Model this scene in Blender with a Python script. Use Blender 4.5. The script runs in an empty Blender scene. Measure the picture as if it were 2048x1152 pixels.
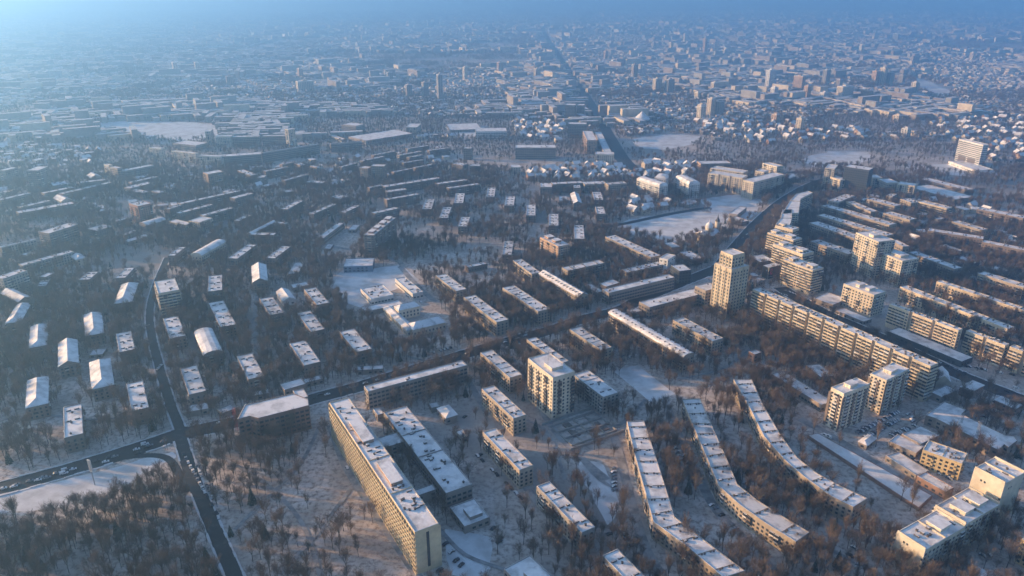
import bpy, math, random
import numpy as np
from mathutils import Vector
R = math.radians
SC = bpy.context.scene
COL = SC.collection
# ------------------------------------------------------------------ camera, light, exposure
CAM_H = 290.0
cd = bpy.data.cameras.new('camera'); cam = bpy.data.objects.new('camera', cd); COL.objects.link(cam)
cam.location = (0, 0, CAM_H); cam.rotation_euler = (R(90 - 22.3466), 0, 0)
cd.sensor_width = 36.0; cd.lens = 36.0 * 1462.0 / 2048.0
cd.clip_start = 1.0; cd.clip_end = 60000.0
SC.camera = cam
SUN_AZ, SUN_EL = -77.0, 11.5          # degrees from the view direction (+y), towards -x, and above the horizon
w = bpy.data.worlds.new('World'); SC.world = w; w.use_nodes = True
nt = w.node_tree; nt.nodes.clear()
sky = nt.nodes.new('ShaderNodeTexSky'); sky.sky_type = 'NISHITA'; sky.sun_disc = False
sky.sun_elevation = R(SUN_EL); sky.sun_rotation = R(SUN_AZ); sky.altitude = 300; sky.air_density = 1.0; sky.dust_density = 1.5; sky.ozone_density = 3.0
bg = nt.nodes.new('ShaderNodeBackground'); bg.inputs['Strength'].default_value = 0.12
wo = nt.nodes.new('ShaderNodeOutputWorld'); nt.links.new(sky.outputs[0], bg.inputs[0]); nt.links.new(bg.outputs[0], wo.inputs[0])
sl = bpy.data.lights.new('sun', 'SUN'); sl.energy = 5.0; sl.angle = R(0.6); sl.color = (1.0, 0.60, 0.28)
sun = bpy.data.objects.new('sun', sl); COL.objects.link(sun)
sd = Vector((math.sin(R(SUN_AZ)) * math.cos(R(SUN_EL)), math.cos(R(SUN_AZ)) * math.cos(R(SUN_EL)), math.sin(R(SUN_EL))))
sun.rotation_euler = sd.to_track_quat('Z', 'Y').to_euler()
SC.view_settings.view_transform = 'Standard'; SC.view_settings.look = 'None'
SC.view_settings.exposure = 1.28; SC.view_settings.gamma = 1.0; SC.view_settings.use_curve_mapping = False
try:
    c = SC.cycles
    c.max_bounces = 4; c.diffuse_bounces = 2; c.glossy_bounces = 1; c.transmission_bounces = 1; c.volume_bounces = 1; c.transparent_max_bounces = 4
    c.use_denoising = True; c.caustics_reflective = False; c.caustics_refractive = False
except Exception:
    pass
# ------------------------------------------------------------------ data (metres, camera stands over the origin)
BLD = [
('apartment_block', 'snowy hip-roofed house block before the slim grey tower, nearest', None, 'KB', 11, ('r', -375.5, 594.6, 50.4, 13.9, 150.0), {'roof': 'hip'}),
('apartment_block', 'snowy hip-roofed house block before the slim grey tower, second nearest', None, 'KB', 11, ('r', -410.2, 570.4, 47.9, 12.9, 150.0), {'roof': 'hip'}),
('apartment_block', 'snowy hip-roofed house block left of the barrel-roofed hall', None, 'KB', 11, ('r', -366.4, 537.8, 47.3, 13.7, 150.0), {'roof': 'gable'}),
('apartment_block', 'snowy hip-roofed house block before the barrel-roofed hall, nearest', None, 'KB', 11, ('r', -321.1, 503.3, 48.5, 14.6, 150.0), {'roof': 'hip'}),
('apartment_block', 'flat-roofed five-storey block left of the barrel-roofed hall, second nearest', None, 'KB', 12, ('r', -328.2, 556.6, 41.0, 11.9, 150.0), {}),
('apartment_block', 'snowy hip-roofed house block left of the slim grey tower, nearest', None, 'KB', 11, ('r', -380.5, 665.6, 50.9, 15.0, 161.1), {'roof': 'hip'}),
('tower_block', 'slim grey nine-storey tower beside the narrow dark side street', None, 'P9', 25.0, ('r', -331.5, 649.7, 34.7, 18.5, 150.0), {}),
('apartment_block', 'flat-roofed five-storey block left of the barrel-roofed hall, nearest', None, 'KB', 12, ('r', -299.0, 585.0, 47.8, 12.8, 150.0), {}),
('apartment_block', 'snowy hip-roofed house block left of the slim grey tower, third nearest', None, 'KB', 11, ('r', -485.6, 659.3, 38.3, 12.5, 124.8), {'roof': 'gable'}),
('apartment_block', 'snowy hip-roofed house block left of the slim grey tower, second nearest', None, 'KB', 11, ('r', -457.3, 618.1, 44.4, 11.9, -20.9), {'roof': 'hip'}),
('apartment_block', 'flat-roofed five-storey block left of the brick corner office, second nearest', None, 'KB', 12, ('r', -275.8, 467.6, 44.9, 11.4, 150.0), {}),
('apartment_block', 'flat-roofed five-storey block left of the brick corner office, third nearest', None, 'KB', 12, ('r', -304.6, 434.4, 44.7, 11.3, 150.0), {}),
('apartment_block', 'snowy hip-roofed house block before the barrel-roofed hall, second nearest', None, 'KB', 11, ('r', -354.2, 475.3, 45.5, 13.5, 150.0), {'roof': 'hip'}),
('gymnasium', 'sunlit barrel-roofed hall with a clean snow roof beside the side street', None, 'KB', 12, ('r', -257.2, 554.8, 49.4, 14.6, 150.0), {'roof': 'barrel'}),
('apartment_block', 'flat-roofed five-storey block left of the brick corner office, nearest', None, 'KB', 12, ('r', -244.5, 491.3, 46.8, 12.1, 150.0), {}),
('apartment_block', 'flat-roofed five-storey block beyond the barrel-roofed hall, nearest', None, 'KB', 12, ('r', -267.4, 614.2, 62.5, 13.4, 150.0), {}),
('apartment_block', 'flat-roofed five-storey block right of the slim grey tower', None, 'KB', 12, ('r', -301.7, 689.3, 45.3, 13.4, 159.7), {}),
('apartment_block', 'white gable-roofed block right of the slim grey tower', None, 'KB', 12, ('r', -265.6, 716.8, 49.4, 14.5, 160.7), {'roof': 'gable'}),
('apartment_block', 'flat-roofed five-storey block beyond the barrel-roofed hall, second nearest', None, 'KB', 12, ('r', -227.2, 632.0, 44.6, 12.5, 150.0), {}),
('apartment_block', 'flat-roofed five-storey block left of the white school and snow pitch', None, 'KB', 12, ('r', -190.5, 655.3, 45.2, 11.9, 150.0), {}),
('apartment_block', 'flat-roofed five-storey block right of the barrel-roofed hall', None, 'KB', 12, ('r', -181.4, 597.7, 46.5, 12.3, 150.0), {}),
('apartment_block', 'flat-roofed five-storey block beyond the brick corner office, second nearest', None, 'KB', 12, ('r', -170.6, 536.1, 45.2, 13.4, 150.0), {}),
('apartment_block', 'flat-roofed five-storey block beyond the brick corner office, nearest', None, 'KB', 12, ('r', -207.9, 513.2, 44.3, 12.2, 150.0), {}),
('apartment_block', 'flat-roofed five-storey block before the cream old school', None, 'KB', 12, ('r', -133.6, 559.0, 45.1, 13.4, 150.0), {}),
('brick_office', 'brown brick office with a broad snowy roof on the street corner', None, 'O', 18.8, ('p', [(-179.1, 428.8), (-172.4, 426.0), (-142.3, 442.4), (-145.2, 451.1), (-157.6, 458.7), (-181.4, 446.4), (-187.3, 443.0), (-186.2, 424.6)]), {'wall': 'brick'}),
('roof_pavilion', 'small snow-topped pavilion with red trim behind the brick corner office', None, 'L', 11, ('r', -156.9, 471.7, 14.0, 7.8, 150.0), {}),
('shop', 'low red-trimmed shop behind the brick corner office', None, 'L', 8, ('r', -168.4, 491.3, 16.7, 11.0, 55.1), {}),
('office_block', 'long six-storey brick office parallel to the dark street', None, 'O', 15.0, ('r', -72.8, 492.0, 81.4, 9.2, 60.0), {}),
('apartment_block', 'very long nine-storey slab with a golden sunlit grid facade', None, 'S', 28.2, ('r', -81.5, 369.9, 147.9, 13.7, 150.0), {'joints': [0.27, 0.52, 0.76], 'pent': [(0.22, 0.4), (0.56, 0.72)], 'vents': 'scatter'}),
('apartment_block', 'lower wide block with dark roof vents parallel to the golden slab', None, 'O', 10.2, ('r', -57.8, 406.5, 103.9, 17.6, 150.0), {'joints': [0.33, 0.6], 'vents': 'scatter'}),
('link_building', 'low link joining the golden slab to the lower block, upper of two', None, 'L', 8, ('r', -81.6, 416.3, 13.6, 13.1, 60.0), {}),
('link_building', 'narrow low link between the golden slab and the lower block, near its end', None, 'L', 7, ('r', -53.0, 364.6, 12.2, 6.0, 60.0), {}),
('annexe', 'square low annexe with a raised roof box beyond the slab end', None, 'L', 5, ('r', -24.9, 346.6, 19.5, 16.4, 150.0), {'box': True}),
('house', 'small square brick building with a peaked snow roof behind the lower block', None, 'L', 6, ('r', -47.0, 455.7, 15.0, 9.2, 150.0), {'roof': 'hip'}),
('shed', 'tiny snow-covered shed next to the small square brick building', None, 'L', 4, ('r', -57.5, 467.6, 7.3, 6.4, 157.4), {}),
('shed', 'small entrance shed between the golden slab and the six-storey office', None, 'L', 5, ('r', -97.2, 457.3, 10.1, 5.0, 150.0), {}),
('shed', 'snowy shed in the yard between the lower block and flat-roofed blocks', None, 'L', 4, ('r', -34.6, 429.8, 9.9, 5.1, 150.0), {}),
('apartment_block', 'flat-roofed five-storey block left of the cream high-rise tower', None, 'K', 14, ('r', -9.1, 513.5, 48.2, 10.9, 150.0), {}),
('apartment_block', 'flat-roofed five-storey block before the cream high-rise tower', None, 'K', 14, ('r', -6.3, 455.8, 47.0, 10.5, 150.0), {}),
('apartment_block', 'flat-roofed five-storey block right of the golden slab block, nearest', None, 'K', 14, ('r', -3.2, 398.0, 48.4, 10.1, 150.0), {}),
('apartment_block', 'flat-roofed five-storey block right of the golden slab block, second nearest', None, 'KG', 14, ('r', 30.3, 341.1, 46.5, 9.2, 150.0), {}),
('apartment_block', 'flat-roofed five-storey block right of the golden slab block, third nearest', None, 'KG', 14, ('r', 58.0, 292.8, 25.3, 9.9, 150.0), {}),
('clinic', 'low snow-roofed building cut by the bottom edge, with a raised roof part', None, 'L', 7, ('r', 10.4, 293.8, 26.1, 17.4, 143.8), {'box': True}),
('tower_block', 'cream high-rise tower with dark balcony stacks among five-storey blocks', None, 'W16', 34.8, ('r', 28.5, 472.5, 34.1, 18.8, 150.0), {'pent': [(0.45, 0.75)], 'masts': 2}),
('apartment_block', 'flat-roofed five-storey block beyond the cream high-rise tower, nearest', None, 'K', 14, ('r', 28.9, 536.6, 50.3, 9.2, 150.0), {}),
('apartment_block', 'flat-roofed five-storey block right of the cream high-rise tower', None, 'KG', 15, ('r', 62.6, 480.3, 38.9, 14.4, 150.0), {}),
('apartment_block', 'flat-roofed five-storey block right of the cream old school, second nearest', None, 'K', 14, ('r', 13.0, 645.7, 66.8, 13.2, 150.0), {}),
('apartment_block', 'flat-roofed five-storey block before the orange tower block, second nearest', None, 'K', 13, ('r', 15.5, 734.4, 46.2, 10.6, 154.6), {}),
('apartment_block', 'flat-roofed five-storey block right of the white school and snow pitch', None, 'K', 13, ('r', -62.1, 688.5, 48.3, 11.6, 150.0), {}),
('apartment_block', 'flat-roofed five-storey block right of the cream old school, nearest', None, 'K', 14, ('r', -24.9, 621.7, 65.9, 12.2, 150.0), {}),
('apartment_block', 'flat-roofed five-storey block beyond the cream high-rise tower, second nearest', None, 'K', 14, ('r', 66.5, 558.8, 46.2, 11.2, 150.0), {}),
('apartment_block', 'old block with many dark dormers along its snowy gable roof', None, 'K', 13, ('r', 51.0, 685.0, 71.2, 12.0, 150.0), {'roof': 'gable', 'dormers': 14}),
('apartment_block', 'long old block with a curved snow roof and rows of dark chimneys', None, 'K', 14, ('r', 118.2, 570.2, 99.9, 11.0, 150.0), {'roof': 'barrel', 'dormers': 18}),
('apartment_block', 'flat-roofed five-storey block before the tall office tower', None, 'K', 14, ('r', 162.0, 576.7, 49.3, 12.6, 150.0), {}),
('apartment_block', 'flat-roofed five-storey block before the orange tower block, nearest', None, 'K', 13, ('r', 77.1, 737.7, 48.3, 11.5, 60.0), {}),
('tower_block', 'orange brick tower block with a jumbled roof of chimney boxes', None, 'B9', 22.0, ('r', 48.9, 793.5, 38.5, 15.8, 150.0), {'pent': [(0.1, 0.3), (0.5, 0.7)], 'vents': 'scatter', 'wall': 'orange'}),
('apartment_block', 'long sunlit five-storey block along the snowfield road', None, 'K', 13, ('r', 138.9, 802.2, 84.4, 14.1, 150.0), {}),
('apartment_block', 'flat block with a sunlit pilastered end beside the curved dark office', None, 'K', 9.8, ('r', 141.6, 740.6, 49.8, 10.6, 60.0), {}),
('shopping_centre', 'low wide commercial block with a terrace along the cross street', None, 'O', 12.8, ('r', 128.9, 686.1, 84.6, 10.6, 60.0), {}),
('shop', 'small flat shop tucked behind the low commercial block', None, 'L', 9, ('r', 100.3, 696.2, 19.4, 10.9, 52.1), {}),
('shop', 'low snowy shed-like shop beside the old dormer block', None, 'L', 6, ('r', 83.4, 689.9, 24.2, 8.6, 150.0), {}),
('office_block', 'dark glass corner office with a rounded snowy roof', None, 'O', 14.2, ('r', 180.0, 727.2, 18.2, 14.5, 163.2), {'wall': 'dark'}),
('office_block', 'small white sunlit cube rising between the flat block and glass office', None, 'L', 16.5, ('r', 170.7, 755.3, 18.7, 10.3, 37.7), {'wall': 'white'}),
('office_block', 'long low office wing joined to the foot of the tall office tower', None, 'O', 12.0, ('r', 156.5, 652.1, 72.1, 15.5, 60.0), {}),
('office_block', 'slightly taller link between the low office wing and the tower', None, 'O', 19, ('r', 191.2, 662.0, 18.6, 14.8, 60.0), {}),
('shop', 'small snow-roofed lobby at the end of the long low office wing', None, 'L', 6, ('r', 116.3, 634.2, 11.4, 8.8, 60.0), {}),
('office_tower', 'tall tan office tower with a narrower top tier at the crossroads', None, 'T', 50.0, ('r', 206.3, 641.7, 22.8, 20.8, 60.0), {'tier': True}),
('shop', 'dark glazed shop with a bright roof edge behind the office tower', None, 'L', 9, ('r', 279.8, 770.9, 21.6, 18.7, 161.0), {'wall': 'dark'}),
('shop', 'low flat shop behind the office tower, nearest to it', None, 'L', 5, ('r', 257.9, 714.3, 16.0, 8.9, 53.1), {}),
('shop', 'small flat kiosk-like shop behind the office tower', None, 'L', 6, ('r', 258.7, 728.5, 11.0, 7.7, 179.1), {}),
('shed', 'snow-covered low shed at the foot of the office tower', None, 'L', 4, ('r', 183.5, 593.7, 12.9, 8.2, 60.0), {}),
('substation', 'small red-brown brick cube among trees near the balcony chain block', None, 'L', 8.0, ('r', 203.1, 544.9, 8.2, 6.8, 60.0), {'wall': 'brick'}),
('kindergarten', 'long low snow-roofed wing near the twin brown towers', None, 'O', 6, ('r', 222.0, 489.9, 51.4, 12.0, 155.2), {}),
('kindergarten', 'short two-storey wing of the low pair near the twin towers', None, 'O', 7, ('r', 245.8, 514.6, 19.9, 11.7, 168.3), {}),
('school', 'white low school block with roof vents beside the snow pitch', None, 'O', 7.2, ('r', -135.7, 677.5, 30.9, 23.6, 150.0), {'vents': 'scatter', 'wall': 'white'}),
('school', 'long white school wing with sunlit ribbon windows beside the snow pitch', None, 'O', 6.8, ('r', -106.1, 696.0, 47.8, 11.4, 150.0), {'vents': 'scatter', 'wall': 'white'}),
('school_annexe', 'low flat entrance hall between the white school wings', None, 'L', 4, ('r', -126.1, 649.8, 38.3, 12.2, 60.0), {}),
('sports_hall', 'dark blue sports hall with a white roof behind the snow pitch', None, 'L', 6.8, ('r', -170.2, 763.8, 31.6, 25.5, 84.4), {'wall': 'blue'}),
('school', 'cream old school wing with a hipped roof, side facing the sun', None, 'KC', 6.0, ('r', -105.2, 617.8, 58.6, 8.4, 150.0), {'roof': 'hip'}),
('school', 'cream old school wing with a hipped roof and many square windows', None, 'KC', 7.2, ('r', -78.0, 603.8, 32.2, 14.4, 60.0), {'roof': 'hip'}),
('school', 'rear wing of the cream old school around its courtyard', None, 'KC', 10, ('r', -100.0, 635.7, 21.0, 11.4, 60.0), {'roof': 'hip'}),
('house', 'white gable house lit by the sun beside short blocks', None, 'L', 6, ('r', -225.8, 671.7, 28.0, 11.9, 150.0), {'roof': 'gable', 'wall': 'white'}),
('shed', 'pale flat shed behind the white gable house', None, 'L', 5, ('r', -219.5, 701.6, 16.8, 11.3, 60.0), {}),
('apartment_block', 'bent row block, nearest the cream tower of three with snowy roofs', None, 'K', 11.5, ('p', [(79.5, 433.2), (78.9, 393.9), (79.3, 356.9), (79.4, 330.5), (94.7, 310.0), (107.7, 288.4), (120.1, 293.0), (105.6, 314.4), (92.4, 334.7), (92.5, 356.9), (92.2, 393.9), (91.6, 434.5)]), {'strip': 6}),
('apartment_block', 'bent row block, middle one of three with snowy roofs', None, 'K', 11.5, ('p', [(124.3, 462.7), (124.2, 424.6), (124.5, 386.7), (124.7, 362.4), (132.4, 344.8), (142.4, 329.1), (153.9, 314.2), (164.3, 321.9), (153.2, 336.1), (144.0, 349.3), (136.5, 364.0), (137.1, 390.3), (137.3, 424.6), (137.6, 463.9)]), {'strip': 7}),
('apartment_block', 'bent row block, nearest the twin brown towers of three with snowy roofs', None, 'K', 11.5, ('p', [(169.9, 491.8), (170.0, 452.4), (168.7, 414.6), (173.6, 388.5), (179.5, 371.4), (188.5, 353.1), (197.5, 343.0), (209.2, 350.8), (198.3, 362.4), (189.0, 374.7), (182.5, 391.2), (180.5, 416.5), (180.9, 454.6), (183.9, 492.4)]), {'strip': 7}),
('tower_block', 'brown and white tower with penthouse, nearer of two twins', None, 'TW', 30.2, ('r', 238.6, 450.3, 27.8, 10.5, 60.0), {'pieces': 1, 'pent': [(0.35, 0.65)], 'masts': 1}),
('tower_block', 'brown and white tower with penthouse, farther of two twins', None, 'TW', 28.5, ('r', 278.3, 474.3, 30.6, 12.3, 55.1), {'pieces': 1, 'pent': [(0.35, 0.65)], 'masts': 1}),
('house', 'small snow-roofed house by the car park under the twin towers', None, 'L', 4, ('r', 243.0, 422.6, 13.3, 6.0, 51.0), {'roof': 'hip'}),
('warehouse', 'large warehouse with a clean snow roof beside the twin towers', None, 'L', 7.5, ('p', [(300.2, 443.1), (320.7, 405.0), (328.5, 411.7), (329.4, 408.5), (340.6, 416.5), (342.1, 422.5), (336.4, 422.9), (321.6, 449.0), (328.1, 455.4), (318.8, 466.5), (314.4, 463.1), (295.1, 447.8)]), {}),
('shop', 'small flat shop in shade between the balcony chain block and warehouse', None, 'L', 5, ('r', 329.6, 485.8, 21.0, 8.8, 60.0), {}),
('kiosk', 'snowy kiosk by the wide dark street beyond the warehouse', None, 'L', 4, ('r', 345.5, 467.5, 8.5, 6.5, 60.0), {}),
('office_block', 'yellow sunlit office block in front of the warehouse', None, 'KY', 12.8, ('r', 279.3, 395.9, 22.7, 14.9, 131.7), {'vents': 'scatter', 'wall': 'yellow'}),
('workshop', 'low workshop with a long snow roof attached to the yellow office', None, 'L', 5, ('r', 266.3, 416.3, 18.0, 13.3, 140.2), {}),
('workshop', 'broad low workshop behind the yellow office near the car park', None, 'L', 6, ('r', 280.3, 425.4, 21.3, 13.9, 60.0), {}),
('garage_row', 'long row of garages with one white roof in front of the yellow office', None, 'L', 3.5, ('r', 257.0, 396.4, 23.1, 11.8, 156.1), {}),
('workshop', 'dark brick workshop at the end of the garage row', None, 'L', 5, ('r', 263.6, 375.2, 18.4, 9.1, 150.0), {'wall': 'brick'}),
('apartment_block', 'white panel block with a blank sunlit end wall, nearest of three joined', None, 'W', 17.2, ('r', 227.7, 317.5, 35.9, 16.1, 60.0), {'pent': [(0.55, 0.8)], 'vents': 'scatter', 'ends': True, 'wall': 'cream'}),
('apartment_block', 'white panel block with roof pavilions, middle of three joined', None, 'W', 18.8, ('r', 257.4, 335.5, 33.3, 17.6, 60.0), {'pent': [(0.2, 0.45), (0.6, 0.85)], 'vents': 'scatter', 'ends': True, 'wall': 'cream'}),
('apartment_block', 'tall white panel block with a red roof patch, farthest of three joined', None, 'W', 28.2, ('r', 285.3, 355.1, 20.8, 17.3, 60.0), {'vents': 'scatter', 'ends': True, 'wall': 'cream'}),
('shed', 'snowy peaked shed roof cut by the bottom edge near the white blocks', None, 'L', 5, ('r', 245.5, 296.5, 11.7, 7.2, 55.5), {'roof': 'hip'}),
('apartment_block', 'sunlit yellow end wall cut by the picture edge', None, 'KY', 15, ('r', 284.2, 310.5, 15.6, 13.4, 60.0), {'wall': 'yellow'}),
('apartment_block', 'very long nine-storey chain block with sunlit stacked balconies', None, 'P9', 30.2, ('r', 271.0, 555.6, 172.5, 9.6, 150.0), {'sections': 11, 'pieces': 1, 'vents': 'scatter'}),
('apartment_block', 'tan chain block with stepped roof behind the low podium', None, 'P9', 22.0, ('r', 363.5, 586.2, 63.7, 6.0, 150.0), {'pieces': 1, 'sections': 3, 'vents': 'scatter'}),
('apartment_block', 'middle tan chain block with balconies along the wide street', None, 'P9', 19.8, ('r', 396.6, 548.5, 31.9, 6.0, 150.0), {'pieces': 1, 'sections': 2, 'vents': 'scatter'}),
('apartment_block', 'tan chain block cut by the picture edge along the wide street', None, 'P9', 19.8, ('r', 413.4, 523.1, 23.0, 7.3, 150.0), {'sections': 2}),
('shopping_centre', 'long low podium with a dark glass front before the tan chain', None, 'L', 5, ('r', 360.2, 566.1, 67.1, 16.4, 150.0), {'wall': 'dark'}),
('apartment_block', 'tan seven-storey block with two roof boxes beside the tan chain', None, 'W', 22.8, ('r', 339.2, 650.4, 33.2, 18.1, 150.0), {'pent': [(0.3, 0.42), (0.62, 0.74)]}),
('shop', 'low flat shop beside the tan seven-storey block', None, 'L', 5, ('r', 315.1, 665.3, 25.3, 21.2, 53.4), {}),
('shop', 'very low plinth building at the foot of the tan seven-storey block', None, 'L', 3, ('r', 323.6, 630.9, 29.7, 12.3, 150.0), {}),
('tower_block', 'farthest step of the tall stepped balcony block', None, 'P9', 29.2, ('r', 324.4, 824.1, 22.8, 13.5, 141.2), {'pieces': 1, 'pent': [(0.1, 0.4)], 'vents': 'scatter'}),
('tower_block', 'second farthest step of the tall stepped balcony block', None, 'P9', 30.2, ('r', 308.7, 788.6, 34.6, 15.4, 145.5), {'pieces': 1, 'pent': [(0.05, 0.25), (0.6, 0.85)], 'vents': 'scatter'}),
('tower_block', 'second nearest step of the tall stepped balcony block', None, 'P9', 29.2, ('r', 304.3, 748.1, 39.5, 17.3, 150.0), {'pieces': 1, 'pent': [(0.1, 0.25), (0.7, 0.9)], 'vents': 'scatter'}),
('tower_block', 'nearest step of the tall stepped balcony block', None, 'P9', 27.2, ('r', 299.3, 705.0, 37.5, 16.2, 150.0), {'pieces': 1, 'pent': [(0.1, 0.25), (0.7, 0.9)], 'vents': 'scatter'}),
('apartment_block', 'boulevard block with a dark cluttered roof, nearest the stepped block', None, 'P9', 25, ('p', [(333.4, 840.4), (347.0, 870.7), (333.4, 871.8), (318.2, 845.6)]), {}),
('apartment_block', 'boulevard block with dark cluttered roof, second from the stepped block', None, 'P9', 25, ('p', [(347.0, 871.4), (361.0, 910.1), (348.7, 910.1), (333.3, 871.4)]), {}),
('apartment_block', 'boulevard block with dark cluttered roof, third from the stepped block', None, 'P9', 25, ('p', [(363.9, 894.9), (385.3, 947.7), (372.9, 952.0), (341.9, 891.0)]), {}),
('apartment_block', 'rounded far end of the boulevard row of blocks', None, 'P9', 25, ('p', [(385.1, 947.7), (391.0, 961.6), (419.7, 993.7), (415.8, 1002.7), (394.5, 987.7), (374.0, 954.2)]), {}),
('tower_block', 'lower wing of the white L-shaped tower with shadows on its face', None, 'W', 27.5, ('r', 409.7, 729.6, 30.7, 23.5, 158.1), {'pent': [(0.35, 0.75)], 'wall': 'cream'}),
('tower_block', 'higher wing of the white L-shaped tower with roof masts', None, 'W', 41.5, ('r', 391.9, 750.8, 34.0, 20.9, 163.4), {'pent': [(0.4, 0.6)], 'masts': 2, 'wall': 'cream'}),
('tower_block', 'blue-shaded annexe behind the white L-shaped tower', None, 'O', 23.5, ('r', 436.5, 780.3, 23.3, 8.3, 171.8), {}),
('apartment_block', 'flat-roofed row block beyond the white L-shaped tower, nearest', None, 'K', 14, ('r', 369.4, 796.2, 52.4, 15.3, 150.0), {}),
('apartment_block', 'flat-roofed row block beyond the white L-shaped tower, second nearest', None, 'K', 14, ('r', 398.4, 860.3, 69.3, 15.5, 154.5), {}),
('apartment_block', 'flat-roofed row block right of the white L-shaped tower, nearest', None, 'K', 14, ('r', 462.7, 752.1, 57.6, 12.2, 156.7), {}),
('apartment_block', 'flat-roofed row block right of the tan chain block, second nearest', None, 'KY', 14, ('r', 455.3, 653.1, 85.3, 7.8, 150.0), {}),
('apartment_block', 'flat-roofed row block right of the tan chain block, nearest', None, 'KY', 14, ('r', 413.8, 627.2, 107.7, 9.7, 154.7), {}),
('apartment_block', 'flat-roofed row block right of the white L-shaped tower, second nearest', None, 'K', 14, ('r', 502.2, 694.2, 44.9, 11.6, 150.0), {}),
('apartment_block', 'flat-roofed row block right of the white L-shaped tower, third nearest', None, 'KB', 14, ('r', 537.8, 844.4, 58.0, 12.1, 124.2), {}),
('apartment_block', 'flat-roofed row block right of the white L-shaped tower, fourth nearest', None, 'KB', 14, ('r', 569.6, 801.0, 42.8, 11.7, 134.4), {}),
('apartment_block', 'flat-roofed row block right of the white L-shaped tower, fifth nearest', None, 'K', 14, ('r', 573.8, 877.5, 40.6, 12.0, 155.8), {}),
('apartment_block', 'flat-roofed row block before the factory hall, third nearest', None, 'KB', 14, ('r', 648.8, 933.0, 55.2, 15.2, 142.6), {}),
('apartment_block', 'flat-roofed row block before the factory hall, fourth nearest', None, 'K', 9, ('r', 561.8, 923.2, 14.9, 6.0, 52.2), {}),
('kindergarten', 'small white school-like block with dark windows among the row blocks', None, 'O', 7, ('r', 514.0, 810.4, 23.1, 12.3, 159.4), {'wall': 'white'}),
('kindergarten', 'low snow-roofed pavilion next to the small white school-like block', None, 'L', 5, ('r', 515.1, 776.6, 22.8, 10.3, 162.6), {}),
('apartment_block', 'flat-roofed row block before the factory hall, second nearest', None, 'P9', 16, ('r', 577.5, 965.9, 40.2, 13.2, 150.0), {}),
('apartment_block', 'flat-roofed row block before the dark glass tower, nearest', None, 'K', 14, ('r', 517.2, 985.9, 42.5, 14.9, 150.0), {}),
('apartment_block', 'flat-roofed row block before the dark glass tower, second nearest', None, 'K', 14, ('r', 476.6, 963.1, 51.0, 11.2, 167.1), {}),
('apartment_block', 'flat-roofed row block beyond the white L-shaped tower, fifth nearest', None, 'K', 14, ('r', 506.7, 919.2, 37.6, 14.5, 150.0), {}),
('apartment_block', 'flat-roofed row block beyond the white L-shaped tower, fourth nearest', None, 'K', 14, ('r', 454.2, 925.7, 102.1, 14.6, 150.0), {}),
('apartment_block', 'flat-roofed row block beyond the white L-shaped tower, third nearest', None, 'K', 14, ('r', 430.7, 881.8, 100.1, 13.7, 150.0), {}),
('apartment_block', 'flat-roofed row block before the factory hall, nearest', None, 'K', 15, ('r', 555.0, 989.0, 21.2, 14.4, 166.2), {}),
('apartment_block', 'short sunlit row block before the dark glass tower', None, 'K', 13, ('r', 468.1, 1009.0, 52.9, 14.6, 47.9), {}),
('apartment_block', 'small pink-walled block before the dark glass tower', None, 'K', 12, ('r', 549.5, 1029.6, 21.0, 8.5, 42.2), {}),
('factory_hall', 'wide low factory hall with a ridged blue-white roof by the dark grove', None, 'L', 8, ('r', 640.0, 1062.8, 76.9, 40.2, 157.9), {}),
('factory_hall', 'long dark factory block behind the wide low hall', None, 'O', 9.0, ('r', 672.3, 1106.3, 76.4, 18.1, 154.8), {}),
('tower_block', 'sunlit block with square dark windows beside the factory hall', None, 'W', 19.8, ('r', 588.6, 1064.5, 23.3, 17.3, 129.5), {'wall': 'cream'}),
('tower_block', 'shaded pale block beside the dark glass tower, first of two', None, 'W', 19.8, ('r', 561.4, 1111.4, 19.7, 14.0, -179.7), {}),
('tower_block', 'shaded pale block between the dark glass tower and factory, second of two', None, 'W', 17.8, ('r', 572.4, 1090.6, 25.3, 20.4, 172.9), {}),
('tower_block', 'lower sunlit part of the cream pair by the bridge road', None, 'W', 20.0, ('r', 499.9, 1102.0, 28.1, 15.9, 159.5), {'wall': 'cream'}),
('tower_block', 'taller sunlit part of the cream pair by the bridge road', None, 'W', 32.8, ('r', 496.1, 1121.2, 32.0, 13.9, 31.0), {'wall': 'cream'}),
('tower_block', 'dark glass tower behind the cream pair by the bridge road', None, 'O', 39.0, ('r', 523.5, 1088.6, 35.4, 21.7, 130.9), {'wall': 'dark'}),
('hotel', 'white slab hotel with striped floors and two dark panels', None, 'HT', 40.8, ('r', 805.8, 1276.9, 54.5, 11.0, 168.0), {'wall': 'white'}),
('podium_building', 'sunlit podium at the foot of the white slab hotel', None, 'L', 6, ('r', 791.4, 1246.8, 71.0, 33.4, 175.6), {'wall': 'white'}),
('office_block', 'white gridded ten-storey office at the near end of the avenue', None, 'W', 20.0, ('r', 163.2, 1281.0, 32.5, 21.0, 98.3), {'wall': 'cream'}),
('trade_hall', 'long low sunlit hall running along the avenue', None, 'L', 12, ('r', 176.8, 1429.8, 199.6, 13.9, -178.8), {}),
('tower_block', 'pink ribbed tower beside the avenue hall', None, 'B9', 26.2, ('r', 149.6, 1413.7, 95.8, 18.3, -179.6), {'wall': 'orange'}),
('tower_block', 'wide blue-shaded block left of the pink ribbed tower', None, 'O', 29.5, ('r', 135.8, 1531.3, 37.6, 21.6, 94.8), {}),
('tower_block', 'dark twin tower beside the avenue, thicker one', None, 'O', 36.5, ('r', 138.0, 1748.5, 26.4, 23.3, 13.6), {}),
('tower_block', 'dark twin tower beside the avenue, slimmer one', None, 'O', 32.0, ('r', 164.5, 1773.0, 22.8, 16.9, 12.4), {}),
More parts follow.
